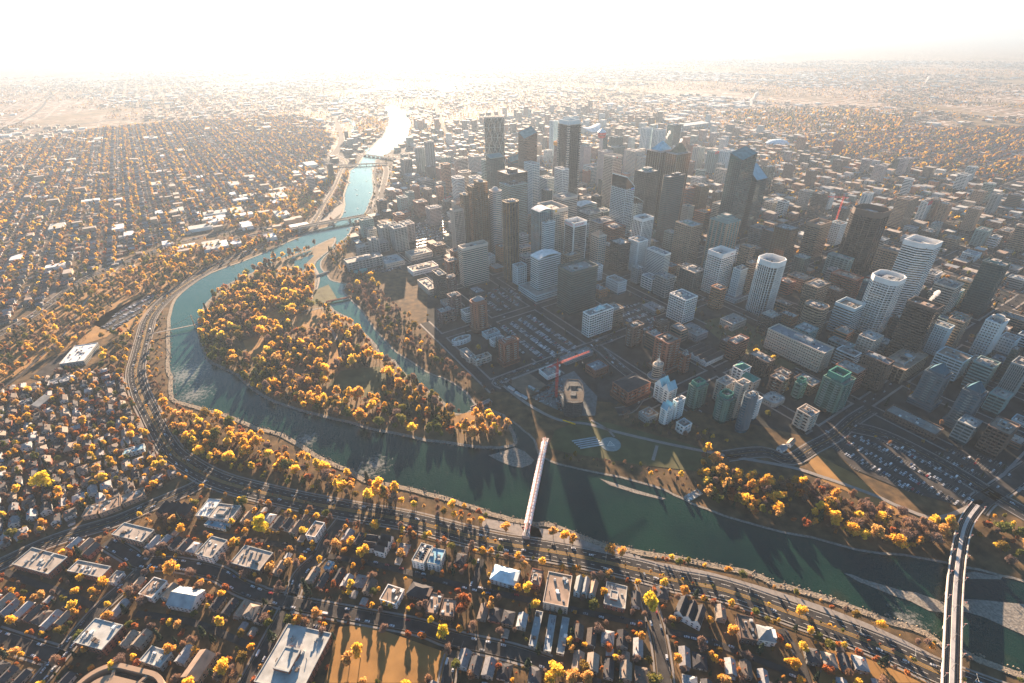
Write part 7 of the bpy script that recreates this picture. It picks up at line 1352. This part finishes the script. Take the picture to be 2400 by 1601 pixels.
# ------------------------------------------------------------------ houses
HW=mat('house_wall',[(.5,.48,.44),(.36,.33,.29),(.3,.22,.16),(.5,.52,.52),(.2,.2,.19),(.36,.15,.1)],.85,0,.12,.4)
HR=mat('house_roof',[(.07,.07,.075),(.16,.13,.11),(.2,.2,.21),(.1,.085,.075),(.26,.22,.18),(.045,.045,.05),(.3,.31,.32)],.92,0,.2,.5,rnd=.15)
WG=mat('window_glass',(.03,.04,.05),.15,.2,spec=.7); TRIM=mat('house_trim',(.6,.6,.58),.7)
def house_parts(i):
    r=random.Random(i); w,d=[(8,12),(9,13),(7.5,14),(10,11),(8.5,15),(11,12)][i]; h=[5.5,6.2,3.6,6.0,4.2,3.4][i]; k=[3,3.4,2.6,2.4,2.8,2.4][i]; a,b=w/2,d/2
    W_=MB(); W_.prism([(-a,-b),(a,-b),(a,b),(-a,b)],0,h,HW,cap=False)
    R=MB(); e=.5
    if i in(3,5):
        p2=offs([(-a,-b),(a,-b),(a,b),(-a,b)],e); ry=b*.35
        for j in range(4):
            A,B=p2[j],p2[(j+1)%4]; ra=(0,ry if A[1]>0 else -ry); rb=(0,ry if B[1]>0 else -ry)
            R.face([(*A,h),(*B,h),(*rb,h+k),(*ra,h+k)] if ra!=rb else [(*A,h),(*B,h),(*ra,h+k)],HR)
    else:
        R.face([(-a-e,b+e,h-.2),(-a-e,-b-e,h-.2),(0,-b-e,h+k),(0,b+e,h+k)],HR); R.face([(a+e,-b-e,h-.2),(a+e,b+e,h-.2),(0,b+e,h+k),(0,-b-e,h+k)],HR)
        W_.face([(-a,-b,h),(a,-b,h),(0,-b,h+k-.35)],HW); W_.face([(a,b,h),(-a,b,h),(0,b,h+k-.35)],HW)
    if i in(0,2,4):   # porch
        R.face([(-a*.8,-b-2.2,2.4),(a*.8,-b-2.2,2.4),(a*.8,-b,3.1),(-a*.8,-b,3.1)],HR); W_.box(-a*.8,-b-2.1,0,-a*.8+.25,-b-1.85,2.45,HW); W_.box(a*.8-.25,-b-2.1,0,a*.8,-b-1.85,2.45,HW)
    G=MB()
    for fl in range(1 if h<4.5 else 2):
        z=1+fl*2.8
        for x in(-a*.5,a*.5): G.box(x-.7,-b-.06,z,x+.7,-b,z+1.3,WG); G.box(x-.7,b,z,x+.7,b+.06,z+1.3,WG)
        for y in(-b*.55,0,b*.55): G.box(-a-.06,y-.6,z,-a,y+.6,z+1.2,WG); G.box(a,y-.6,z,a+.06,y+.6,z+1.2,WG)
    G.box(-.5,-b-.08,.1,.5,-b,2.2,TRIM)
    C=MB(); C.box(a*.35,b*.2,h,a*.35+.8,b*.2+.8,h+k+.9,wallm('RD'))
    return w,d,W_.mesh('walls'),R.mesh('roof'),G.mesh('windows'),C.mesh('chimney')
HP=[house_parts(i) for i in range(6)]
def garage_mesh():
    t=MB(); t.prism([(-3,-3.2),(3,-3.2),(3,3.2),(-3,3.2)],0,2.5,HW,cap=False); t.face([(-3.3,3.5,2.4),(-3.3,-3.5,2.4),(0,-3.5,3.7),(0,3.5,3.7)],HR); t.face([(3.3,-3.5,2.4),(3.3,3.5,2.4),(0,3.5,3.7),(0,-3.5,3.7)],HR); t.face([(-3,-3.2,2.5),(3,-3.2,2.5),(0,-3.2,3.6)],HW); t.face([(3,3.2,2.5),(-3,3.2,2.5),(0,3.2,3.6)],HW)
    return t.mesh('garage')
GARM=garage_mesh()
def hjoin(i):
    ms=HP[i][2:5]; v=[];f=[];mi=[];mats=[]
    for m in ms:
        n=len(v); v+=[tuple(a.co) for a in m.vertices]
        for p in m.polygons:
            mm=m.materials[p.material_index]
            if mm not in mats: mats.append(mm)
            f.append(tuple(q+n for q in p.vertices)); mi.append(mats.index(mm))
    me=bpy.data.meshes.new('house'); me.from_pydata(v,[],f)
    for m in mats: me.materials.append(m)
    me.polygons.foreach_set('material_index',mi); return me
HOUSES=[] # x,y,rot,type,scale
GARS=[]
def rows(poly,ang,pitch,phase,lot=12.5,street=11,draw=True,yard=True,maxd=1e9,tree=.9,dens=.92):
    # parallel streets with a row of houses on each side and a lane between
    ca,sa=cos(ang),sin(ang); ex=Vector((ca,sa)); ey=Vector((-sa,ca))
    us=[Vector(p).dot(ex) for p in poly]; vs=[Vector(p).dot(ey) for p in poly]; u0,u1,v0,v1=min(us),max(us),min(vs),max(vs)
    k=math.floor((v0-phase)/pitch)
    sg=MB()
    while phase+k*pitch<v1+pitch:
        vb=phase+k*pitch; k+=1
        if draw:
            a=u0
            while a<u1:
                p=ex*(a+10)+ey*vb
                if inpoly(p,poly) and occ([p.x],[p.y])[0]!=2 and p.length<maxd:
                    q=[tuple(ex*a+ey*vb),tuple(ex*(a+20)+ey*vb)]; ribbon(sg,q,street,.45,mat('sun_glow_street',(.17,.145,.12),.95,0,.3,.1,spec=.06)); markline(q,street-2,1)  # street colour made paler to carry the glow of the grazing sun
                a+=20
        for dv,fl in((street/2+13,0),(pitch-street/2-13,1)):
            u_=u0+random.uniform(0,5)
            while u_<u1:
                p=ex*u_+ey*(vb+dv+random.uniform(-1,1)); t=random.randrange(6); w,d=HP[t][:2]; rz=ang+(pi if fl else 0)+random.choice([0,0,0,0,pi])
                fp=rect(p.x,p.y,w+1.2,d+1,rz)
                if inpoly(p,poly) and p.length<maxd and random.random()<dens and freepoly(fp):
                    HOUSES.append((p.x,p.y,rz,t,1.)); mark(fp)
                    if random.random()<.65:
                        g=ex*(u_+random.uniform(-2,2))+ey*(vb+pitch/2+(-7 if not fl else 7))
                        fg=rect(g.x,g.y,6,6.5,rz)
                        if freepoly(fg): GARS.append((g.x,g.y,rz)); mark(fg)
                    for q in range(2):
                        if random.random()<tree:
                            yv=random.choice([street/2+3,street/2+4,pitch/2-13 if not fl else 0,dv+10]); yv=yv if not fl else pitch-yv if yv<street else dv-10
                            tx=ex*(u_+random.uniform(-5,5))+ey*(vb+yv)
                            if occ([tx.x],[tx.y])[0]==0: addt(tx.x,tx.y,random.choices(['gold','rust','bare','conifer','olive'],[.3,.2,.27,.13,.12])[0],random.uniform(.5,1.05),'suburb')
                u_+=lot*random.uniform(.92,1.25)
    sg.build('suburb_streets',kind='structure')
A1=radians(-13.5)
def packed(poly,ang,lot,dep,dens,tr):
    ca,sa=cos(ang),sin(ang); ex=Vector((ca,sa)); ey=Vector((-sa,ca)); us=[Vector(p).dot(ex) for p in poly]; vs=[Vector(p).dot(ey) for p in poly]
    v=min(vs)
    while v<max(vs):
        u_=min(us)+random.uniform(0,4)
        while u_<max(us):
            t=random.randrange(6); w,d=HP[t][:2]; fl=random.random()<.5; rz=ang+(pi if fl else 0)
            for dv in (0,3,-3,6):
                p=ex*u_+ey*(v+dv+random.uniform(-1,1)); fp=rect(p.x,p.y,w+1,d+1,rz)
                if inpoly(p,poly) and random.random()<dens and freepoly(fp):
                    HOUSES.append((p.x,p.y,rz,t,1.)); mark(fp)
                    if random.random()<.5:
                        g=p+ey*(d/2+7)*random.choice((1,-1)); fg=rect(g.x,g.y,6,6.5,rz)
                        if freepoly(fg): GARS.append((g.x,g.y,rz)); mark(fg)
                    break
            u_+=lot*random.uniform(.95,1.2)
        v+=dep
    xs=[p[0] for p in poly]; ys=[p[1] for p in poly]; X,Y=np.meshgrid(np.arange(min(xs),max(xs),7.),np.arange(min(ys),max(ys),7.)); X=X+rng.uniform(-3,3,X.shape); Y=Y+rng.uniform(-3,3,Y.shape); ok=pip(poly,X,Y)&(occ(X,Y)==0)&(rng.random(X.shape)<tr)&~pip(LAWNS['field_school'],X,Y)
    for x,y in zip(X[ok],Y[ok]): addt(x,y,random.choices(['gold','rust','bare','conifer','olive'],[.3,.24,.26,.1,.1])[0],random.choice([.35,.45,.55,.7,.85,1.05]),'suburb',.1)
mark(LAWNS['field_school'],3)
packed(HZ['bottom'],A1,11.5,23,.92,.62)
packed(HZ['left'],radians(37),13,24.5,.8,.75)
rows(HZ['upper'],radians(123.7),82,20,13,10,tree=1.3)
rows(HZ['upper_cross'],radians(33.7),164,0,400,11,dens=0)
rows(HZ['right'],radians(33.7),92,40,13,10,tree=1.2)
print('houses',len(HOUSES),'trees',len(TREES))

# ------------------------------------------------------------------ infill blocks downtown and beyond, on the street grid
INF=[]
def infill():
    r=random.Random(4); pal=['TN','BR','RD','CR','GY','WB','PK','OR','TN','W','DK','TE']
    for ku in range(-4,17):
        for kv in range(-2,22):
            cu,cv=540+168*ku+84,507+103*kv+51
            for i in range(4):
                for j in range(2):
                    u_=cu-84+12+(144/4)*(i+.5)+r.uniform(-2,2); v_=cv-51+10+(83/2)*(j+.5)+r.uniform(-2,2); x,y=vu(v_,u_)
                    if not inpoly((x,y),DT): continue
                    px,py,_=pj(x,y,10)
                    if px<-100 or px>2500 or py>1400: continue
                    w,d=r.uniform(22,33),r.uniform(26,36); core=(400<v_<1050 and 100<u_<1500)
                    h=r.choice([10,14,18,24,30,38,46]) if core else r.choice([6,8,10,12,16,20]) if r.random()<.86 else r.uniform(35,60)
                    w*=r.uniform(.6,1); d*=r.uniform(.6,1)
                    fp=rect(x,y,w+2,d+2,GA)
                    if any(inpoly((x,y),e) for e in EXCL) or not freepoly(fp): continue
                    if r.random()<.16: continue
                    INF.append((x,y,w,d,h,r.choice(pal),r.random())); mark(fp)
infill()
for pl_,sp_ in ((DT,14.),):
    n0=len(TREES); fill(pl_,sp_,'downtown',(.25,.15,.42,.18),.62,.1)
    keep=[t for t in TREES[n0:] if (VX.x*t[0]+VX.y*t[1])>1020 or random.random()<.16]; TREES[n0:]=keep
INF.sort(key=lambda t:(t[0]**2+t[1]**2)); print('infill',len(INF))
# ------------------------------------------------------------------ which copies are built one by one: the ones that show largest
GRP=[]   # things whose labels must tell look-alikes apart: (obj, description, px, py)
def vis(P,z,size,occl=True):
    Q=pjn(np.c_[P,np.full(len(P),z)]); inside=(Q[:,0]>-15)&(Q[:,0]<2415)&(Q[:,1]>60)&(Q[:,1]<1625)
    return Q,np.where(inside,size*1180/Q[:,2],0)
# infill: nearest 210 as buildings with parts, the rest as one joined mass
CN=dict(TN='tan',BR='dark brown',RD='brick red',CR='cream',GY='grey',WB='pale blue grey',PK='pinkish beige',W='white',OR='orange brown',DK='near-black',TE='grey teal')
P=np.array([(t[0],t[1]) for t in INF]); Q,ap=vis(P,8,np.array([sqrt(t[2]*t[3])+t[4] for t in INF])); order=np.argsort(-ap); sel=set(int(i) for i in order[:190] if ap[i]>0)
mass=MB()
for i,t in enumerate(INF):
    x,y,w_,d_,h,c,rv=t
    if i in sel:
        st='p' if rv<.35 else 'b' if rv<.75 else 'x'; hi='low' if h<13 else 'mid-rise' if h<32 else 'tall'
        nm='apartment_block' if h>=32 else 'commercial_building' if h<13 else 'office_building'
        kd={'p':'punched-window','b':'banded','x':'grid-fronted'}[st]
        rb=building(x,y,GA,w_,d_,float(h),nm,st,c,'k' if rv<.5 else 't','',{},group='downtown infill blocks',lod=1)
        GRP.append((rb,f"{CN[c]} {hi} {kd} {'flats' if h>=32 else 'shop block' if h<13 else 'office block'}",Q[i,0],Q[i,1],[]))
    else:
        cc,ss=cos(GA),sin(GA); pl=rect(x,y,w_,d_,GA); wm=wallm(c); mass.prism(pl,0,h,wm,roofm(random.choice(['roof','pale','light','tan','grey']))); 
        for k in range(int(h/3.6)): mass.ring(offs(pl,.15),pl,k*3.6+1.2,k*3.6+2.6,glassm('k'))
mass.build('distant_city_blocks',kind='stuff')
# houses
P=np.array([(t[0],t[1]) for t in HOUSES]); Q,ap=vis(P,4,11.); order=np.argsort(-ap); ns=290; sel=[int(i) for i in order[:ns] if ap[i]>0]; ss_=set(sel)
hm=[hidden('house_model',hjoin(i)) for i in range(6)]
rest=[i for i in range(len(HOUSES)) if i not in ss_]
scatter('suburb_houses',hm,[(HOUSES[i][0],HOUSES[i][1],.05) for i in rest],[HOUSES[i][3] for i in rest],[1]*len(rest),[HOUSES[i][2] for i in rest])
HD=['two-storey gabled house with front porch','tall gabled house','long low gabled bungalow with porch','hip-roofed two-storey house','deep gabled house with porch','low hip-roofed bungalow']
for i in sel:
    x,y,rz,t,_=HOUSES[i]; r0=thing('house','', 'house',(x,y,.05),rz,'houses of the riverside neighbourhood')
    r=random.Random(i); col_w=HW; 
    for me,nm in zip(HP[t][2:6],('walls','roof','windows','chimney')):
        o=link(nm,me,r0)
        if nm=='windows': o['kind']='stuff'
    GRP.append((r0,HD[t],Q[i,0],Q[i,1],[]))
gp=hidden('garage_model',GARM)
P=np.array([(t[0],t[1]) for t in GARS]); Qg,ap=vis(P,2,6.); order=np.argsort(-ap); sg_=set(int(i) for i in order[:90] if ap[i]>7)
for i in sg_:
    x,y,rz=GARS[i]; o=thing('garage','','garage',(x,y,.05),rz,'lane garages',me=GARM); GRP.append((o,'small gabled lane garage',Qg[i,0],Qg[i,1],[]))
rest=[i for i in range(len(GARS)) if i not in sg_]
scatter('suburb_garages',[gp],[(*GARS[i][:2],.05) for i in rest],[0]*len(rest),[1]*len(rest),[GARS[i][2] for i in rest])
# cars
CARC=[(.6,.62,.64),(.5,.52,.55),(.05,.05,.055),(.2,.21,.22),(.35,.03,.03),(.04,.08,.18),(.65,.65,.66)]
CARN=['white','silver','black','grey','red','blue','white']
def car_mesh(ci):
    pm=mat('car_paint_'+CARN[ci] if ci<6 else 'car_paint_van',CARC[ci],.45,.1,.03,1,spec=.6); t=MB(); gl=mat('car_glass',(.03,.04,.05),.1,.2,spec=.8); ty=mat('tyre',(.02,.02,.02),.9)
    van=ci==6; L=5.4 if van else 4.5
    t.prism([(-L/2+.3,-.9),(L/2-.3,-.9),(L/2,-.6),(L/2,.6),(L/2-.3,.9),(-L/2+.3,.9),(-L/2,.6),(-L/2,-.6)],.35,.95 if not van else 2.0,pm,bottom=True)
    if not van:
        lo=[(-1.6,-.82),(1.1,-.82),(1.1,.82),(-1.6,.82)]; hi=[(-1.1,-.68),(.55,-.68),(.55,.68),(-1.1,.68)]
        for i in range(4): j=(i+1)%4; t.face([(*lo[i],.95),(*lo[j],.95),(*hi[j],1.45),(*hi[i],1.45)],gl)
        t.face([(*p,1.45) for p in hi],pm)
    else: t.box(1.9,-.85,1.2,2.72,.85,1.85,gl)
    for x in(-1.4,1.4):
        for y in(-.82,.82): t.prism([(x+.34*cos(a),y) for a in (0,)]+[(x+.34,y+.1),(x-.34,y+.1),(x-.34,y-.1)],0,.62,ty)
    return t.mesh('car')
CM=[car_mesh(i) for i in range(7)]; CMO=[hidden('car_model',m) for m in CM]; CARS=[]
def lot(poly,ang,sp=2.75,row=15.5,occp=.8,z=.5,half=True):
    ca,sa=cos(ang),sin(ang); ex=Vector((ca,sa)); ey=Vector((-sa,ca)); us=[Vector(p).dot(ex) for p in poly]; vs=[Vector(p).dot(ey) for p in poly]
    v=min(vs)+4; lines=MB()
    while v<max(vs):
        for dv in((0,5.4) if half else (0,)):
            u_=min(us)+2
            while u_<max(us):
                p=ex*u_+ey*(v+dv)
                if inpoly(p,poly) and (ex*u_+ey*(v+dv+3)) and random.random()<occp: CARS.append((p.x,p.y,z,ang+pi/2+random.uniform(-.04,.04),random.choices(range(7),[.3,.2,.2,.14,.05,.06,.05])[0]))
                if inpoly(p,poly): q=[tuple(p+ex*sp/2-ey*2.4),tuple(p+ex*sp/2+ey*2.4)]; ribbon(lines,q,.12,z+.05,paint)
                u_+=sp
        v+=row+5.4
    lines.build('parking_lines',kind='stuff')
lot(PAVED['lot_main'],GA+pi/2,occp=.78); lot(PAVED['lot_north'],GA+pi/2,occp=.5); lot(PAVED['lot_right'],GA+pi/2,occp=.4); lot(PAVED['lot_far_right'],GA+pi/2,occp=.25); lot(PAVED['lot_hall'],GA,occp=.7); lot(PAVED['lot_hill'],radians(75),occp=.6); lot(PAVED['lot_market'],GA,occp=.6); lot(PAVED['lot_cars_n'],GA,occp=.9); lot(PAVED['lot_school'],A1,occp=.1)
for n,pl,wd,mk in ROADS:
    if 'path' in n or 'walk' in n or 'lane' in n or 'far' in n: continue
    sm=smooth(pl,4); z={'river_road':1.0}.get(n,.7)+.02
    for i in range(len(sm)-1):
        a,b_=Vector(sm[i]),Vector(sm[i+1]); L=(b_-a).length
        if L<.1: continue
        d=(b_-a)/L; nn=Vector((-d.y,d.x)); ang=math.atan2(d.y,d.x)
        for s in(-1,1):
            k=int(L/(34 if wd>12 else 13)+random.random())
            for j in range(k):
                if random.random()<.55:
                    off=(random.choice([4,7.6]) if wd>12 else wd/2-1.2)*s; p=a+d*(L*random.random())+nn*off
                    if p.length<1700: CARS.append((p.x,p.y,z,ang+(pi if s>0 else 0),random.choices(range(7),[.3,.2,.2,.14,.05,.06,.05])[0]))
for k in range(-3,12):
    for m in range(60):
        u_=540+168*k if m%2 else random.uniform(-200,1900); v_=507+103*(k+3) if not m%2 else random.uniform(300,1800); off=random.choice([-5.6,5.6,-2,2])
        x,y=vu(v_+(off if not m%2 else 0),u_+(off if m%2 else 0))
        if inpoly((x,y),DT): CARS.append((x,y,.66,GA+(pi/2 if not m%2 else 0),random.choices(range(7),[.3,.2,.2,.14,.05,.06,.05])[0]))
# drop cars overlapping one another
keep=[]; cell={}
for c in CARS:
    kx,ky=int(c[0]/6),int(c[1]/6)
    if any(math.hypot(c[0]-q[0],c[1]-q[1])<2.3 or (abs(cos(c[3]-q[3]))>.8 and abs((c[0]-q[0])*cos(c[3])+(c[1]-q[1])*sin(c[3]))<5 and abs(-(c[0]-q[0])*sin(c[3])+(c[1]-q[1])*cos(c[3]))<2) for dx in(-1,0,1) for dy in(-1,0,1) for q in cell.get((kx+dx,ky+dy),[])): continue
    cell.setdefault((kx,ky),[]).append(c); keep.append(c)
CARS=keep
P=np.array([(t[0],t[1]) for t in CARS]); Q,ap=vis(P,1,4.5); order=np.argsort(-ap); sel=[int(i) for i in order[:290] if ap[i]>0]; ss_=set(sel)
for i in sel:
    x,y,z,a,c=CARS[i]; o=thing('parked_car' ,'','van' if c==6 else 'car',(x,y,z),a,'cars in streets and car parks',me=CM[c]); GRP.append((o,CARN[c]+(' van' if c==6 else ' car'),Q[i,0],Q[i,1],[]))
rest=[i for i in range(len(CARS)) if i not in ss_]
scatter('distant_cars',CMO,[CARS[i][:3] for i in rest],[CARS[i][4] for i in rest],[1]*len(rest),[CARS[i][3] for i in rest])
# trees: the 300 leafy, 80 bare and 80 conifers that show largest are things of their own
T=np.array([(t[0],t[1],t[2],t[3],t[4]) for t in TREES]); zn=[t[5] for t in TREES]
Q=pjn(np.c_[T[:,0],T[:,1],T[:,2]+5]); ins=(Q[:,0]>-10)&(Q[:,0]<2410)&(Q[:,1]>60)&(Q[:,1]<1620)
Hh=np.array([KND[k][1] for k in KL]); app=np.where(ins,T[:,4]*Hh[T[:,3].astype(int)]*1180/Q[:,2],0)
CATK={'gold':('broadleaf_tree','golden leafy tree'),'yellow':('broadleaf_tree','bright lemon yellow tree'),'rust':('broadleaf_tree','rusty orange small tree'),'olive':('broadleaf_tree','olive green tree'),'bare':('bare_tree','bare pinkish twiggy tree'),'conifer':('conifer_tree','dark green conifer')}
quota={'broadleaf_tree':290,'bare_tree':90,'conifer_tree':80}; seltree=[]
for i in np.argsort(-app):
    if app[i]<=0: break
    nm=CATK[KL[int(T[i,3])]][0]
    if quota[nm]>0: quota[nm]-=1; seltree.append(int(i))
st=set(seltree)
for i in seltree:
    x,y,z,k,s=T[i]; k=KL[int(k)]; nm,ds=CATK[k]; c,tk=PROTO[k][i%len(PROTO[k])]
    r0=thing(nm,'','tree',(x,y,z),random.uniform(0,6.28),{'broadleaf_tree':'autumn broadleaf trees','bare_tree':'leafless trees','conifer_tree':'conifers among the houses and parks'}[nm]); r0.scale=(s,s,s*random.uniform(.9,1.15)); link('crown',c,r0); link('trunk',tk,r0)
    GRP.append((r0,('big ' if s>1.05 else 'small ' if s<.6 and 'small' not in ds else '')+ds,Q[i,0],Q[i,1],[zn[i]]))
dist=np.hypot(T[:,0],T[:,1]); restn=[i for i in range(len(T)) if i not in st and dist[i]<1350]; restf=[i for i in range(len(T)) if i not in st and dist[i]>=1350]
def sc_trees(name,ids,protos): scatter(name,protos,[(T[i,0],T[i,1],T[i,2]) for i in ids],[int(T[i,3])*2+i%2 for i in ids],[T[i,4] for i in ids],[(i*2.4)%6.28 for i in ids])
sc_trees('woodland',restn,NEARP); sc_trees('distant_woodland',restf,FARO)
# ---- far city out on the plain: trees and low roofs as a mass
boxm=[]
for i,(w_,d_,h_,c) in enumerate([(14,10,5,'CR'),(11,9,5,'GY'),(40,22,8,'W'),(60,35,9,'WB'),(12,9,5,'RD'),(24,14,12,'TN')]):
    t=MB(); t.box(-w_/2,-d_/2,0,w_/2,d_/2,h_,wallm(c),roofm(['greyroof','tan','white','light','brown','pale'][i]),bottom=False); boxm.append(hidden('far_block',t.mesh('far_block')))
def farfield(n,rmin,rmax,power):
    r=rng.random(n); R_=rmin+(rmax-rmin)*r**power; a=rng.uniform(-.82,.82,n); return R_*np.sin(a),R_*np.cos(a)
# clumpiness from summed sines keeps parks and roads open
def clump(X,Y,s): return np.sin(X/s+1.3*np.sin(Y/s*.7))+np.sin(Y/s*.9+X/s*.4)+.7*np.sin((X+Y)/s*2.3)+.7*np.sin((X-Y)/s*1.9)
def gridsnap(X,Y):
    u_=X*UX.x+Y*UX.y; v_=X*VX.x+Y*VX.y; return np.abs((u_-540+84)%168-84),np.abs((v_-507+51.5)%103-51.5)
X,Y=farfield(80000,1300,9500,.75); o=occ(X,Y); a1,a2=gridsnap(X,Y); ok=(o==0)&(a1>8)&(a2>8)&(clump(X,Y,420)>-.9)&~np.array([False]*len(X)); X,Y=X[ok],Y[ok]
hilly=clump(X+900,Y,700)>.3
K=np.where(hilly,rng.choice([0,1,2,3,4],len(X),p=[.2,.3,.25,.2,.05]),rng.choice([0,1,2,3,4],len(X),p=[.26,.16,.36,.07,.15]))
nf=len(X); scatter('city_trees',FARO,list(zip(X,Y,np.zeros(nf))),K*2+rng.integers(0,2,nf),rng.uniform(.4,1.0,nf),rng.uniform(0,6,nf))
X,Y=farfield(60000,1300,12000,.72); o=occ(X,Y); a1,a2=gridsnap(X,Y); ok=(o==0)&(a1>12)&(a2>12)&(clump(X,Y,500)>-.7)&(np.array([not inpoly((x,y),DT) for x,y in zip(X,Y)])); X,Y=X[ok],Y[ok]; nf=len(X)
ind=clump(X,Y-300,900)>.9
K=np.where(ind,rng.choice(6,nf,p=[.2,.25,.2,.08,.07,.2]),rng.choice(6,nf,p=[.35,.3,.03,.02,.15,.15]))
scatter('distant_roofs',boxm,list(zip(X,Y,np.zeros(nf))),K,rng.uniform(.8,1.3,nf),np.full(nf,GA)+rng.integers(0,2,nf)*pi/2)
# ---- street lamps along the river road
lm=MB(); lm.bar((0,0,0),(0,0,11),.14,roofm('light'),5,.09); lm.bar((0,0,10.8),(2.6,0,11.2),.08,roofm('light')); lm.bar((0,0,10.8),(-2.6,0,11.2),.08,roofm('light')); pm_=lm.mesh('pole')
hm_=MB(); hm_.box(-.5,-.2,0,.5,.2,.2,roofm('light')); hd=hm_.mesh('lamp_head'); sm=smooth(ROADS[0][1],6); acc=0; nl=0
for i in range(1,len(sm)):
    acc+=(Vector(sm[i])-Vector(sm[i-1])).length
    if acc>38 and Vector(sm[i]).length<900:
        acc=0; d=Vector(sm[i])-Vector(sm[i-1]); r0=thing('street_lamp','','street lamp',(*sm[i],1.05),math.atan2(d.y,d.x)+pi/2,'twin-armed lamps in the road median'); link('pole',pm_,r0)
        for x in(-2.8,2.8): link('lamp_head',hd,r0.children[0],(x,0,11.15))
        px,py,_=pj(*sm[i],6); GRP.append((r0,'tall twin-armed street lamp in the river road median',px,py,[]))
# ------------------------------------------------------------------ labels that single each copy out
ZONET={'island':'on the wooded island','north_bank':'on the near riverbank grove','south_wood':'in the far riverbank grove','bluff':'on the left hillside','lagoon_bank':'beside the lagoon','suburb':'among the houses','river_road':'beside the river road','bridge_bank':'near the rapids','bridge_bank2':'on the strip by the tubular footbridge','south_shrub':'on the shaded south bank','se_wood':'at the right edge beyond the rail bridge'}
SH=[]   # short landmark phrases
for px,py,ph in LAND:
    if -20<px<2420 and 60<py<1620: SH.append((px,py,ph))
EXTRA_L=[(30,1590,'bottom left corner'),(2390,1590,'bottom right corner'),(10,900,'left edge halfway down'),(614,1225,'lone lemon yellow tree'),(1235,1240,'near end of the tubular footbridge'),(1275,1045,'far end of the tubular footbridge'),(1255,1000,'upstream tip of the gravel bar'),(900,1140,'river rapids'),(1515,1470,'lit cross street right of centre'),(690,1400,'lit cross street left of centre'),(1431,1042,'round plaza disc'),(2000,1400,'long gravel bar'),(400,1060,'sharp river road bend'),(110,1115,'big yellow tree at left'),(1900,1560,'grass triangle at lower right'),(880,1560,'school playing field'),(2260,1180,'rail bridge far end'),(1255,812,'big car park'),(1180,715,'half empty car park'),(2100,1090,'dark car park at right'),(305,740,'hillside car park')]
def shorten(s):
    for c in(' with ',' beside ',' behind ',' left of ',' right of ',' before ',' between ',' in front ',' above ',' near ',' below ',' at the ',' by the ',', ',' standing ',' against ',' peeking ',' half ',' on the ',' from ',' among ',' crossing ',' rising ',' seen '):
        i=s.find(c)
        if i>0: s=s[:i]
    return s
seen={}; short=[]
for px,py,ph in SH:
    s=shorten(ph); seen[s]=seen.get(s,0)+1; short.append((px,py,s))
short=[t for t in short if seen[t[2]]==1 and len(t[2].split())<=7]
short+= [(a,b_,c) for a,b_,c in EXTRA_L]
LP=np.array([(a,b_) for a,b_,_ in short]); LT=[c for _,_,c in short]
by={}
for g in GRP: by.setdefault(g[1],[]).append(g)
ORD=['nearest','second nearest','third nearest','fourth nearest','fifth nearest','sixth nearest','seventh nearest','eighth nearest']
cnt=0
for ds,L in by.items():
    PX=np.array([(g[2],g[3]) for g in L]); D=np.hypot(PX[:,None,0]-LP[None,:,0],PX[:,None,1]-LP[None,:,1]); rk=np.argsort(np.argsort(D,axis=0),axis=0)
    score=rk*160+D; used=set()
    for i in range(len(L)):
        o=L[i][0]
        for j in np.argsort(score[i])[:6]:
            r=int(rk[i,j]); lab=f"{ds}, {ORD[min(r,7)]} to the {LT[j]}".replace('the the','the')
            if r<6 and D[i,j]<260 and len(lab.split())<=16: break
        else:
            lab=None; alt=None
            for j in np.argsort(D[i])[:14]:
                dx,dy=L[i][2]-LP[j,0],L[i][3]-LP[j,1]; dd=math.hypot(dx,dy); a=math.degrees(math.atan2(dy,dx))%360
                dr=['right of','below right of','below','below left of','left of','above left of','above','above right of'][int((a+22.5)//45)%8]
                di='just' if dd<35 else 'slightly' if dd<70 else 'some way' if dd<120 else 'well' if dd<190 else 'far'
                c=f"{ds}, {di} {dr} the {LT[j]}"
                if len(c.split())>16: continue
                alt=alt or c
                if c not in used: lab=c; break
                c2=c.replace(ds+', ',ds+' ').replace('some way','a way')
            lab=lab or alt or ds+', '+LT[int(np.argmin(D[i]))]
            used.add(lab)
        o['label']=lab; cnt+=1
# ------------------------------------------------------------------ air
hz=MB(); X0,X1,Y0,Y1=-42000.,42000.,-600.,41000.; hz.box(X0,Y0,-1.5,X1,Y1,455.,None) if False else None
hv=bpy.data.meshes.new('haze'); hv.from_pydata([(x,y,z) for z in(-1.5,456.) for x,y in((X0,Y0),(X1,Y0),(X1,Y1),(X0,Y1))],[],[(3,2,1,0),(4,5,6,7),(0,1,5,4),(1,2,6,5),(2,3,7,6),(3,0,4,7)])
m=bpy.data.materials.new('haze_air'); m.use_nodes=True; nt=m.node_tree; nt.nodes.remove(nt.nodes['Principled BSDF']); v=nt.nodes.new('ShaderNodeVolumePrincipled')
v.inputs['Density'].default_value=HAZE_DENSITY; v.inputs['Anisotropy'].default_value=HAZE_G; v.inputs['Color'].default_value=(.215,.28,.36,1); nt.links.new(v.outputs[0],nt.nodes['Material Output'].inputs['Volume']); hv.materials.append(m)
link('haze',hv,kind='stuff')
print('objects',len(bpy.data.objects),'labels',cnt,'cars',len(CARS),'trees',len(TREES))
